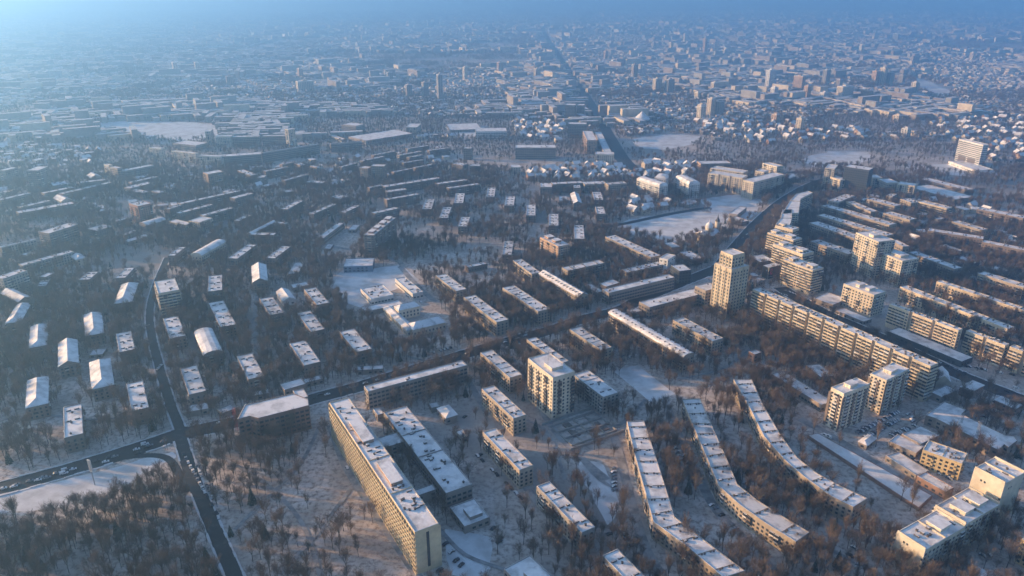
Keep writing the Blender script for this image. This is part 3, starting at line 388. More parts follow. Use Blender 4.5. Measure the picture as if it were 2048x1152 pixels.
FIELDS = [
('snow_pitch', [(-166.2, 667.5), (-148.9, 655.2), (-128.0, 693.3), (-99.7, 728.0), (-124.9, 773.8), (-161.0, 761.1), (-188.1, 758.0), (-195.4, 718.0)]),
('snow_pitch', [(105.3, 477.2), (125.7, 490.4), (104.2, 537.2), (83.0, 527.0)]),
('snow_field', [(165.4, 861.8), (169.7, 856.0), (176.1, 855.2), (178.8, 851.3), (183.7, 847.2), (188.7, 844.9), (192.1, 842.4), (197.9, 846.8), (203.0, 850.9), (207.7, 855.7), (213.6, 862.1), (218.3, 867.6), (222.1, 872.8), (231.3, 873.7), (233.5, 876.8), (242.3, 881.5), (248.8, 885.2), (254.0, 888.3), (259.5, 893.8), (263.7, 901.0), (272.2, 915.1), (276.5, 920.7), (282.5, 935.1), (288.1, 946.1), (290.4, 954.9), (290.4, 958.5), (285.5, 967.8), (280.8, 973.6), (278.1, 978.4), (269.3, 982.1), (264.6, 986.7), (250.4, 984.3), (238.7, 978.9), (220.1, 971.9), (211.7, 972.7), (198.5, 967.8), (180.7, 963.8), (171.4, 952.9), (159.2, 950.5), (151.1, 939.6), (140.1, 928.9), (133.7, 921.5), (123.6, 913.1), (127.9, 905.0), (137.4, 894.5), (145.2, 885.9), (150.9, 876.9), (158.0, 870.1)]),
('snow_field', [(282.1, 944.8), (283.6, 940.1), (285.8, 934.8), (287.6, 930.0), (291.8, 929.2), (296.6, 924.3), (300.1, 922.1), (308.3, 938.4), (325.2, 956.8), (339.2, 976.4), (348.4, 1001.8), (361.3, 1014.4), (368.8, 1034.1), (370.1, 1042.8), (364.5, 1053.6), (359.9, 1060.3), (357.7, 1069.2), (351.6, 1076.0), (340.8, 1082.9), (333.6, 1074.2), (324.1, 1074.3), (310.3, 1065.6), (298.9, 1061.4), (290.1, 1056.0), (277.9, 1049.8), (275.7, 1029.1), (277.5, 1015.8), (276.2, 994.6), (278.5, 972.6), (281.0, 963.2)]),
('snow_field', [(-320.9, 348.3), (-317.4, 348.5), (-316.2, 348.5), (-313.2, 348.9), (-310.9, 349.5), (-307.3, 350.7), (-304.0, 351.0), (-300.7, 353.6), (-295.9, 353.9), (-289.3, 353.6), (-284.3, 355.2), (-278.1, 357.1), (-272.1, 357.3), (-268.6, 360.4), (-263.3, 361.8), (-259.5, 366.2), (-255.9, 369.3), (-250.2, 372.0), (-245.6, 373.3), (-244.5, 377.1), (-241.6, 381.2), (-240.7, 383.8), (-239.1, 387.4), (-237.1, 391.0), (-234.3, 394.2), (-233.4, 397.1), (-231.7, 399.1), (-229.3, 401.9), (-228.0, 404.4), (-225.8, 406.0), (-224.0, 408.1), (-224.4, 409.2), (-225.1, 410.4), (-226.1, 411.6), (-226.9, 412.1), (-227.4, 413.1), (-229.4, 414.5), (-231.2, 413.3), (-233.7, 411.7), (-236.4, 409.9), (-238.7, 409.4), (-240.7, 409.0), (-245.1, 407.4), (-250.2, 403.2), (-256.8, 398.6), (-262.1, 395.5), (-267.4, 392.5), (-272.3, 390.0), (-279.4, 387.7), (-285.3, 383.4), (-292.2, 380.3), (-297.3, 378.2), (-304.3, 375.2), (-311.2, 372.2), (-316.9, 369.7), (-319.6, 368.4), (-322.6, 367.9), (-325.9, 368.2), (-328.5, 367.0), (-330.7, 366.2), (-332.0, 366.1), (-331.5, 364.7), (-328.6, 360.5), (-327.2, 357.8), (-324.3, 353.9), (-322.8, 351.6)]),
('snow_field', [(-795.6, 1540.2), (-774.7, 1534.5), (-752.5, 1524.1), (-740.0, 1513.0), (-719.4, 1512.5), (-704.2, 1497.6), (-690.5, 1498.7), (-673.0, 1493.4), (-658.2, 1497.1), (-644.1, 1501.8), (-630.1, 1508.5), (-616.3, 1512.3), (-604.3, 1526.0), (-623.1, 1547.9), (-630.4, 1579.0), (-644.2, 1612.3), (-652.1, 1643.1), (-672.7, 1673.5), (-690.9, 1695.2), (-718.2, 1706.1), (-750.9, 1723.9), (-808.5, 1727.3), (-843.0, 1730.5), (-874.4, 1722.7), (-909.4, 1736.6), (-922.3, 1729.2), (-936.7, 1723.0), (-950.9, 1716.2), (-957.3, 1710.7), (-962.6, 1701.4), (-966.6, 1694.4), (-950.5, 1666.8), (-910.4, 1640.3), (-885.5, 1616.7), (-850.6, 1589.0), (-823.3, 1567.9)]),
('snow_field', [(256.0, 1426.7), (258.1, 1420.3), (268.6, 1418.5), (275.2, 1416.1), (282.0, 1413.3), (289.1, 1410.2), (294.9, 1411.0), (302.8, 1416.6), (312.9, 1422.1), (318.6, 1426.8), (325.0, 1429.5), (334.3, 1437.6), (337.9, 1439.6), (353.5, 1455.7), (367.1, 1474.0), (376.1, 1489.0), (388.6, 1503.6), (398.7, 1517.6), (403.0, 1531.8), (398.2, 1541.1), (387.9, 1552.3), (379.6, 1556.0), (370.8, 1565.7), (359.3, 1569.3), (349.2, 1568.1), (335.1, 1568.3), (314.8, 1557.0), (293.4, 1543.3), (279.0, 1539.4), (262.4, 1527.9), (251.6, 1516.7), (249.0, 1505.0), (244.7, 1487.6), (244.3, 1470.6), (250.9, 1452.4), (250.2, 1438.3)]),
('snow_field', [(532.1, 1246.7), (541.1, 1247.1), (551.2, 1251.1), (563.2, 1260.7), (573.6, 1263.4), (586.8, 1271.5), (597.3, 1275.0), (608.4, 1286.0), (617.3, 1291.5), (627.8, 1297.8), (639.3, 1308.2), (651.3, 1317.7), (664.0, 1325.5), (663.0, 1335.8), (670.2, 1348.5), (670.1, 1359.2), (672.7, 1370.1), (676.9, 1380.9), (674.8, 1393.3), (664.6, 1393.4), (655.3, 1394.8), (641.7, 1395.2), (634.2, 1392.1), (621.3, 1393.8), (606.3, 1397.0), (596.3, 1379.2), (580.2, 1373.5), (564.9, 1362.6), (551.1, 1350.9), (541.9, 1335.6), (526.9, 1324.9), (525.4, 1310.0), (523.8, 1297.6), (527.4, 1285.9), (524.5, 1268.1), (530.7, 1253.0)]),
('snow_field', [(718.8, 1211.0), (727.8, 1206.5), (735.1, 1200.8), (746.0, 1196.6), (757.9, 1192.1), (766.6, 1185.2), (775.8, 1184.0), (783.2, 1186.2), (794.6, 1191.9), (803.9, 1194.2), (815.8, 1200.8), (821.4, 1207.1), (830.8, 1212.6), (825.7, 1225.6), (815.5, 1241.9), (810.0, 1247.4), (803.2, 1269.1), (793.1, 1281.7), (788.8, 1286.6), (762.2, 1284.1), (753.8, 1282.2), (728.4, 1276.7), (714.3, 1275.3), (700.1, 1272.8), (682.5, 1264.9), (685.2, 1257.2), (690.3, 1246.4), (702.3, 1239.4), (707.5, 1234.4), (715.5, 1221.3)]),
('snow_field', [(-32.2, 302.7), (-29.7, 302.0), (-25.1, 300.9), (-22.1, 301.1), (-19.2, 300.8), (-16.8, 302.4), (-13.1, 304.4), (-11.6, 307.0), (-12.0, 312.7), (-11.3, 318.0), (-10.9, 322.2), (-11.8, 328.7), (-11.2, 331.1), (-14.6, 332.5), (-19.4, 333.9), (-24.6, 335.4), (-31.4, 336.7), (-35.8, 338.0), (-38.7, 338.1), (-38.3, 332.2), (-37.6, 327.6), (-36.6, 319.6), (-35.8, 313.6), (-34.1, 309.5)]),
('snow_field', [(55.6, 341.4), (57.6, 343.7), (59.8, 346.6), (62.2, 350.9), (63.6, 354.6), (64.3, 359.0), (65.7, 363.9), (64.5, 368.8), (65.0, 374.6), (63.6, 383.3), (61.8, 388.4), (60.8, 396.1), (60.1, 400.0), (57.0, 402.7), (54.3, 403.7), (50.3, 403.3), (47.1, 404.3), (44.0, 404.6), (41.9, 402.9), (44.2, 393.0), (44.6, 381.7), (49.4, 372.4), (50.3, 362.3), (54.1, 348.2)]),
('snow_field', [(-108.6, 1536.0), (-92.2, 1533.6), (-80.8, 1538.3), (-63.5, 1546.3), (-48.3, 1550.4), (-33.1, 1563.3), (-23.9, 1571.9), (-31.3, 1588.9), (-34.6, 1603.9), (-45.2, 1623.7), (-56.1, 1635.0), (-62.0, 1653.7), (-76.6, 1668.3), (-87.5, 1672.4), (-105.2, 1679.4), (-115.9, 1682.3), (-134.9, 1685.7), (-145.6, 1684.5), (-156.3, 1687.2), (-154.3, 1657.7), (-145.0, 1636.0), (-133.5, 1602.3), (-130.9, 1576.5), (-125.3, 1554.8)]),
('snow_field', [(1269.9, 2364.2), (1264.0, 2326.6), (1259.5, 2280.7), (1239.9, 2244.9), (1235.5, 2223.2), (1230.0, 2189.7), (1222.4, 2159.7), (1231.0, 2160.2), (1242.4, 2159.1), (1250.6, 2161.2), (1262.3, 2165.1), (1271.4, 2173.9), (1278.6, 2181.2), (1297.7, 2225.1), (1323.9, 2268.5), (1342.7, 2329.7), (1349.7, 2378.0), (1369.9, 2439.2), (1386.9, 2487.5), (1390.6, 2525.8), (1394.9, 2546.5), (1399.0, 2575.9), (1398.5, 2603.0), (1394.3, 2613.6), (1390.9, 2638.5), (1372.7, 2601.1), (1362.4, 2549.7), (1342.3, 2517.4), (1318.8, 2463.5), (1297.6, 2422.0)])]
CLEAR = [
[(253.3, 424.4), (265.7, 432.8), (284.0, 442.6), (301.5, 459.7), (291.0, 469.3), (241.6, 436.1)],
[(349.6, 426.5), (360.4, 420.3), (366.9, 447.1), (347.9, 469.3)],
[(305.9, 420.3), (313.6, 405.5), (327.1, 414.3), (308.2, 432.8)],
[(39.1, 413.7), (72.4, 450.5), (55.6, 470.8), (30.8, 446.6)],
[(-77.6, 428.4), (-57.4, 373.9), (-37.6, 359.7), (-43.9, 440.8), (-61.2, 470.8)],
[(299.4, 649.2), (328.2, 626.1), (319.2, 686.7), (282.5, 713.8)],
[(130.3, 655.2), (207.0, 686.7), (228.8, 750.3), (118.4, 673.8)],
[(-220.9, 790.2), (-186.4, 790.2), (-187.5, 924.2), (-230.6, 882.1)],
[(-314.7, 339.7), (-266.1, 346.2), (-240.2, 362.0), (-228.4, 382.9), (-211.8, 394.4), (-223.9, 413.7), (-245.6, 409.7), (-336.5, 371.5)],
[(-152.8, 626.1), (-127.3, 615.0), (-91.0, 569.2), (-52.2, 574.0), (-58.5, 626.1), (-90.2, 700.0), (-123.2, 750.3), (-177.5, 720.8)],
[(123.6, 615.0), (208.7, 673.8), (217.6, 728.0), (101.7, 661.3)]]
DENSITY = [
(0.8, [(-145.2, 302.6), (-51.8, 302.6), (-131.6, 422.5), (-211.5, 416.6)]),
(1.35, [(-286.8, 299.0), (-146.6, 299.0), (-211.4, 399.8), (-328.4, 359.7)]),
(1.5, [(195.2, 1309.1), (318.9, 1296.9), (479.6, 1220.3), (523.5, 1317.4), (437.7, 1334.2), (307.1, 1325.8)]),
(1.6, [(656.0, 1151.6), (703.8, 1069.3), (764.5, 1060.9), (808.7, 1129.2), (743.6, 1178.2), (649.1, 1220.3)]),
(0.45, [(202.2, 399.8), (240.9, 341.8), (259.3, 359.7), (220.3, 428.4), (170.6, 447.2)]),
(1.4, [(-117.4, 790.2), (32.2, 790.2), (49.6, 913.3), (-141.9, 882.1)]),
(0.35, [(318.7, 626.1), (378.9, 564.4), (389.3, 673.8), (330.2, 728.0)]),
(2.2, [(266.5, 765.8), (353.8, 924.2), (481.7, 1116.8), (472.3, 1129.2), (337.6, 935.3), (234.3, 750.3)]),
(0.5, [(-19.3, 1151.6), (302.3, 1151.6), (341.7, 1317.4), (-21.5, 1296.9)]),
(1.3, [(205.9, 564.4), (218.9, 481.5), (303.0, 453.8), (277.1, 528.7), (215.0, 626.1)]),
(0.5, [(45.1, 337.6), (75.3, 364.3), (84.6, 447.2), (45.2, 447.2)])]
HOUSES = [
([(21.0, 1154.9), (101.6, 1154.9), (199.3, 1161.5), (306.0, 1202.5), (326.6, 1253.7), (273.3, 1292.8), (180.9, 1269.1), (83.4, 1253.7), (13.6, 1220.3)], 85, 'small snow-roofed villa crowded in the quarter before the white mansard blocks', 'villas before the mansard blocks', False),
([(449.7, 1549.6), (493.7, 1454.2), (602.8, 1479.6), (766.4, 1549.6), (751.6, 1638.3), (548.7, 1702.9), (406.3, 1737.1)], 60, 'blue-hazed house with a snowy gable beyond the dark grove', 'houses beyond the dark grove', False),
([(906.5, 1516.5), (862.0, 1276.9), (904.4, 1276.9), (1225.5, 1772.5), (970.0, 1737.1)], 60, 'blue-hazed house scattered around the white slab hotel', 'houses round the slab hotel', False),
([(16.3, 1495.2), (96.5, 1469.3), (123.1, 1716.4), (-4.7, 1751.1)], 35, 'gabled house glowing in sun before the dark avenue towers', 'houses before the avenue towers', False),
([(-867.8, 1220.3), (-723.7, 1269.1), (-780.5, 1396.5), (-1035.7, 1479.6)], 45, 'low pale building in the hazy quarter beyond the grey towers', 'low buildings in the hazy quarter', True),
([(-690.5, 946.7), (-555.6, 946.7), (-534.1, 1047.0), (-613.5, 1220.3), (-766.1, 1220.3), (-856.2, 1202.5)], 30, 'low snow-roofed building in the hazy rows before the grey towers', 'low buildings before the grey towers', True),
([(-503.1, 994.6), (-363.3, 1020.2), (-241.3, 1135.5), (-109.5, 1276.9), (-138.9, 1405.8), (-294.5, 1317.4), (-445.1, 1276.9), (-613.5, 1220.3)], 55, 'low snow-roofed building scattered between the long shaded rows', 'low buildings between the shaded rows', True),
([(489.5, 946.7), (486.1, 758.0), (544.6, 728.0), (685.1, 946.7), (600.8, 1104.6), (454.5, 1047.0)], 22, 'low snow-roofed building squeezed between the row blocks', 'low buildings between the row blocks', True),
([(343.3, 460.5), (357.7, 434.6), (381.1, 470.8), (364.6, 496.5), (339.7, 508.2)], 9, 'low flat shed in the shaded yards along the wide street', 'sheds along the wide street', True),
([(155.7, 970.1), (190.2, 970.1), (246.6, 1007.2), (225.8, 1047.0), (172.1, 1033.4)], 15, 'old low house with an uneven snow roof by the field road', 'old houses by the field road', False)]
FAR = [
(781.0, 3775.0, 19.5, 41.0, 'slim tower in blue haze beyond the round circus, second from the left'),
(894.0, 3559.0, 13.0, 71.5, 'slim tower in blue haze beyond the round circus, seventh from the left'),
(941.0, 4198.0, 13.0, 58.0, 'slim tower in blue haze beyond the round circus, third from the left'),
(911.0, 3035.0, 13.0, 28.5, 'slim tower in blue haze beyond the dark grove, leftmost there'),
(858.0, 2803.0, 13.0, 26.5, 'slim tower in blue haze beyond the dark grove, second from the left'),
(397.0, 2985.0, 13.0, 28.0, 'slim tower just right of the far avenue, second from the left'),
(424.0, 2626.0, 18.7, 45.0, 'slim tower just right of the far avenue, fourth from the left'),
(455.0, 2626.0, 16.2, 41.5, 'slim tower just right of the far avenue, sixth from the left'),
(379.0, 2462.0, 14.7, 19.5, 'slim tower just right of the far avenue, third from the left'),
(433.0, 2248.0, 24.2, 39.5, 'square tower just right of the far avenue, eighth from the left'),
(468.0, 2237.0, 24.1, 39.0, 'square tower in blue haze beyond the round circus, leftmost there'),
(605.0, 2248.0, 18.8, 29.0, 'slim tower in blue haze beyond the round circus, ninth from the left'),
(788.0, 2305.0, 27.5, 59.0, 'square tower in blue haze beyond the dark grove, fifth from the left'),
(748.0, 2141.0, 15.4, 27.5, 'slim tower in blue haze beyond the dark grove, seventh from the left'),
(845.0, 2220.0, 30.8, 50.0, 'square tower in blue haze beyond the dark grove, tenth from the left'),
(822.0, 2091.0, 15.1, 37.0, 'slim tower in blue haze beyond the dark grove, 14th from the left'),
(1009.0, 2429.0, 22.0, 46.5, 'square tower in blue haze in the dense far cluster, second from the left'),
(1124.0, 2641.0, 21.3, 27.0, 'slim tower in blue haze in the dense far cluster, fourth from the left'),
(1250.0, 2803.0, 22.6, 17.5, 'square tower in blue haze in the dense far cluster, seventh from the left'),
(1027.0, 2366.0, 14.1, 23.0, 'slim tower in blue haze in the dense far cluster, fifth from the left'),
(1151.0, 2397.0, 17.1, 46.0, 'slim tower in blue haze in the dense far cluster, tenth from the left'),
(1175.0, 2397.0, 19.4, 56.0, 'slim tower in blue haze beyond the slab hotel, leftmost there'),
(1199.0, 2397.0, 17.1, 42.0, 'slim tower in blue haze beyond the slab hotel, second from the left'),
(1270.0, 2462.0, 16.4, 27.5, 'slim tower in blue haze beyond the slab hotel, sixth from the left'),
(1160.0, 2167.0, 17.6, 38.5, 'slim tower in blue haze beyond the slab hotel, eighth from the left'),
(1956.0, 3248.0, 18.4, 35.5, 'slim tower in blue haze beyond the slab hotel, eleventh from the left'),
(2239.0, 4498.0, 35.7, 41.5, 'square tower in blue haze beyond the slab hotel, third from the left'),
(2531.0, 4608.0, 37.6, 21.0, 'square tower in blue haze beyond the slab hotel, tenth from the left'),
(1591.0, 3492.0, 18.1, 49.0, 'slim tower in blue haze in the dense far cluster, eighth from the left'),
(1367.0, 3628.0, 13.0, 22.5, 'slim tower in blue haze beyond the dark grove, twelfth from the left'),
(1078.0, 3366.0, 13.0, 21.0, 'slim tower in blue haze beyond the dark grove, fourth from the left'),
(1186.0, 3492.0, 13.0, 22.0, 'slim tower in blue haze beyond the dark grove, sixth from the left'),
(726.0, 3934.0, 13.0, 30.5, 'slim tower just right of the far avenue, seventh from the left'),
(146.0, 3428.0, 13.0, 26.5, 'slim tower in the haze left of the avenue, fifth from the left'),
(1428.0, 2641.0, 48.0, 17.0, 'broad tower in blue haze beyond the slab hotel, ninth from the left'),
(2757.0, 6724.0, 48.0, 30.5, 'broad tower in blue haze in the dense far cluster, third from the left'),
(1826.0, 4844.0, 45.2, 29.5, 'broad tower in blue haze beyond the dark grove, 13th from the left'),
(447.0, 1758.0, 13.0, 35.0, 'slim tower in blue haze beyond the round circus, sixth from the left'),
(622.0, 1751.0, 13.0, 14.0, 'slim tower in blue haze beyond the dark grove, ninth from the left'),
(897.0, 1723.0, 13.0, 16.0, 'slim tower in blue haze beyond the slab hotel, fifth from the left'),
(927.0, 2091.0, 45.2, 37.0, 'broad tower in blue haze in the dense far cluster, sixth from the left'),
(989.0, 2091.0, 30.1, 27.0, 'square tower in blue haze in the dense far cluster, ninth from the left'),
(861.0, 2066.0, 24.8, 23.5, 'square tower in blue haze in the dense far cluster, leftmost there'),
(648.0, 2091.0, 13.0, 17.0, 'slim tower in blue haze beyond the dark grove, third from the left'),
(519.0, 2091.0, 13.0, 20.5, 'slim tower in blue haze beyond the round circus, fourth from the left'),
(86.0, 2604.0, 18.6, 33.0, 'slim tower in the haze left of the avenue, fourth from the left'),
(592.0, 3628.0, 34.1, 22.5, 'square tower just right of the far avenue, fifth from the left'),
(405.0, 3306.0, 13.0, 36.0, 'slim tower just right of the far avenue, leftmost there'),
(969.0, 3492.0, 16.4, 27.0, 'slim tower in blue haze beyond the round circus, eleventh from the left'),
(-895.0, 2397.0, 21.7, 30.5, 'slim tower in the haze beyond the market hall, second from the left'),
(-728.0, 2604.0, 22.3, 33.0, 'square tower in the haze beyond the market hall, fourth from the left'),
(-1526.0, 2720.0, 16.1, 43.0, 'slim tower in the pale haze at the left, second from the left'),
(-201.0, 2091.0, 13.0, 67.5, 'slim tower in the haze left of the avenue, leftmost there'),
(-294.0, 2141.0, 16.4, 34.5, 'slim tower in the haze beyond the market hall, eighth from the left'),
(-248.0, 2141.0, 15.4, 41.5, 'slim tower in the haze beyond the market hall, ninth from the left'),
(-626.0, 2276.0, 48.0, 29.5, 'broad tower in the haze beyond the market hall, fifth from the left'),
(-403.0, 2496.0, 17.8, 32.0, 'slim tower in the haze beyond the market hall, seventh from the left'),
(-159.0, 2567.0, 13.0, 41.0, 'slim tower in the haze left of the avenue, second from the left'),
(-1419.0, 4293.0, 25.1, 33.0, 'square tower in the haze beyond the market hall, third from the left'),
(-1319.0, 3428.0, 13.0, 26.5, 'slim tower in the haze beyond the market hall, leftmost there'),
(-1166.0, 2366.0, 33.9, 15.0, 'square tower in the pale haze at the left, third from the left'),
(-2117.0, 4608.0, 13.0, 28.5, 'slim tower in the pale haze at the left, fifth from the left'),
(-1127.0, 2720.0, 25.8, 43.0, 'square tower in the pale haze at the left, seventh from the left'),
(-1243.0, 2803.0, 33.2, 35.5, 'square tower in the pale haze at the left, sixth from the left'),
(-1458.0, 2985.0, 21.2, 28.0, 'slim tower in the pale haze at the left, fourth from the left'),
(-1987.0, 3306.0, 15.6, 26.0, 'slim tower in the pale haze at the left, leftmost there'),
(-43.0, 2720.0, 19.4, 43.0, 'slim tower in the haze left of the avenue, third from the left'),
(-719.0, 3628.0, 17.0, 28.0, 'slim tower in the haze beyond the market hall, sixth from the left'),
(442.0, 1737.0, 13.0, 34.5, 'slim tower in blue haze beyond the round circus, fifth from the left'),
(484.0, 1811.0, 15.4, 41.0, 'slim tower in blue haze beyond the round circus, eighth from the left'),
(505.0, 1811.0, 15.4, 35.0, 'slim tower in blue haze beyond the round circus, tenth from the left'),
(602.0, 1692.0, 13.0, 23.0, 'slim tower in blue haze beyond the dark grove, eighth from the left'),
(629.0, 1611.0, 13.0, 27.5, 'slim tower in blue haze beyond the dark grove, eleventh from the left'),
(906.0, 1747.0, 13.0, 11.0, 'slim tower in blue haze beyond the slab hotel, fourth from the left'),
(820.0, 1531.0, 13.2, 19.5, 'slim tower in blue haze beyond the slab hotel, seventh from the left')]
TMARK = [
(-244.0, 338.0, 'in the dense wood at the corner below the street'),
(-189.0, 384.0, 'beside the straight road through the park'),
(-124.0, 364.0, 'in the open snowy park before the golden slab'),
(-61.0, 314.0, 'along the path at the foot of the golden slab'),
(-18.0, 329.0, 'in the shaded yard behind the golden slab'),
(43.0, 317.0, 'around the grey five-storey block near the bottom'),
(50.0, 384.0, 'in the snowy yard below the cream tower'),
(80.0, 355.0, 'beside the first bent row block'),
(124.0, 374.0, 'between the first and middle bent row blocks'),
(169.0, 389.0, 'between the middle and last bent row blocks'),
(147.0, 314.0, 'at the near end of the bent row blocks'),
(201.0, 338.0, 'between the last bent row and white panel blocks'),
(222.0, 400.0, 'below the retaining terrace'),
(-296.0, 417.0, 'along the snowy verge of the street'),
(254.0, 310.0, 'behind the white panel blocks'),
(-289.0, 364.0, 'at the edge of the verge near the advertising pylon'),
(-221.0, 364.0, 'in the wood beside the slip road'),
(-262.0, 310.0, 'deep in the dense wood at the very corner'),
(-190.0, 314.0, 'in the wood along the dark park road'),
(-143.0, 314.0, 'at the near end of the park before the slab'),
(-88.0, 338.0, 'halfway along the park edge facing the golden slab'),
(-157.0, 417.0, 'behind the brick corner office'),
(5.0, 384.0, 'beside the middle flat-roofed block below the cream tower'),
(23.0, 310.0, 'in front of the grey block at the bottom'),
(63.0, 321.0, 'at the bottom lane below the first bent row'),
(129.0, 329.0, 'in the yard before the middle bent row'),
(172.0, 321.0, 'beyond the lane beside the bottom white blocks'),
(244.0, 342.0, 'between terrace and white panel blocks'),
(104.0, 384.0, 'halfway along the first bent row'),
(-34.0, 314.0, 'by the parking yard behind the slab end')]
PLACES = ['driving along the street past the long six-storey office', 'driving on the narrow side street', 'driving on the tree-lined boulevard', 'driving on the wide dark street in the corner', 'parked across the verge beside the cream old school', 'parked alone in the lot beside the warehouse', 'parked along the field road fence', 'parked along the lane of the last bent row', 'parked along the school lane', 'parked along the straight park road', 'parked around the white panel blocks', 'parked at the near end of the white panel blocks', 'parked before the chain block', 'parked before the yellow office front', 'parked below the first bent row block', 'parked beside the first bent row block', 'parked beside the middle bent row block', 'parked beside the straight park road', 'parked by the garage row', 'parked by the walled snow pitch', 'parked by the workshop behind the yellow office', 'parked in the shaded yard behind the golden slab', 'parked in the snowy lot under the twin brown towers', 'parked in the yard between lower block and flat-roofed blocks', 'parked in the yard beyond the warehouse', 'parked near the cream tower', 'parked near the start of the terrace lane', 'parked on the path before the golden slab', 'parked on the verge of the wide street', 'standing alone at the snowfield edge', 'standing alone on the snowy terrace lane', 'standing along the shaded wide street']
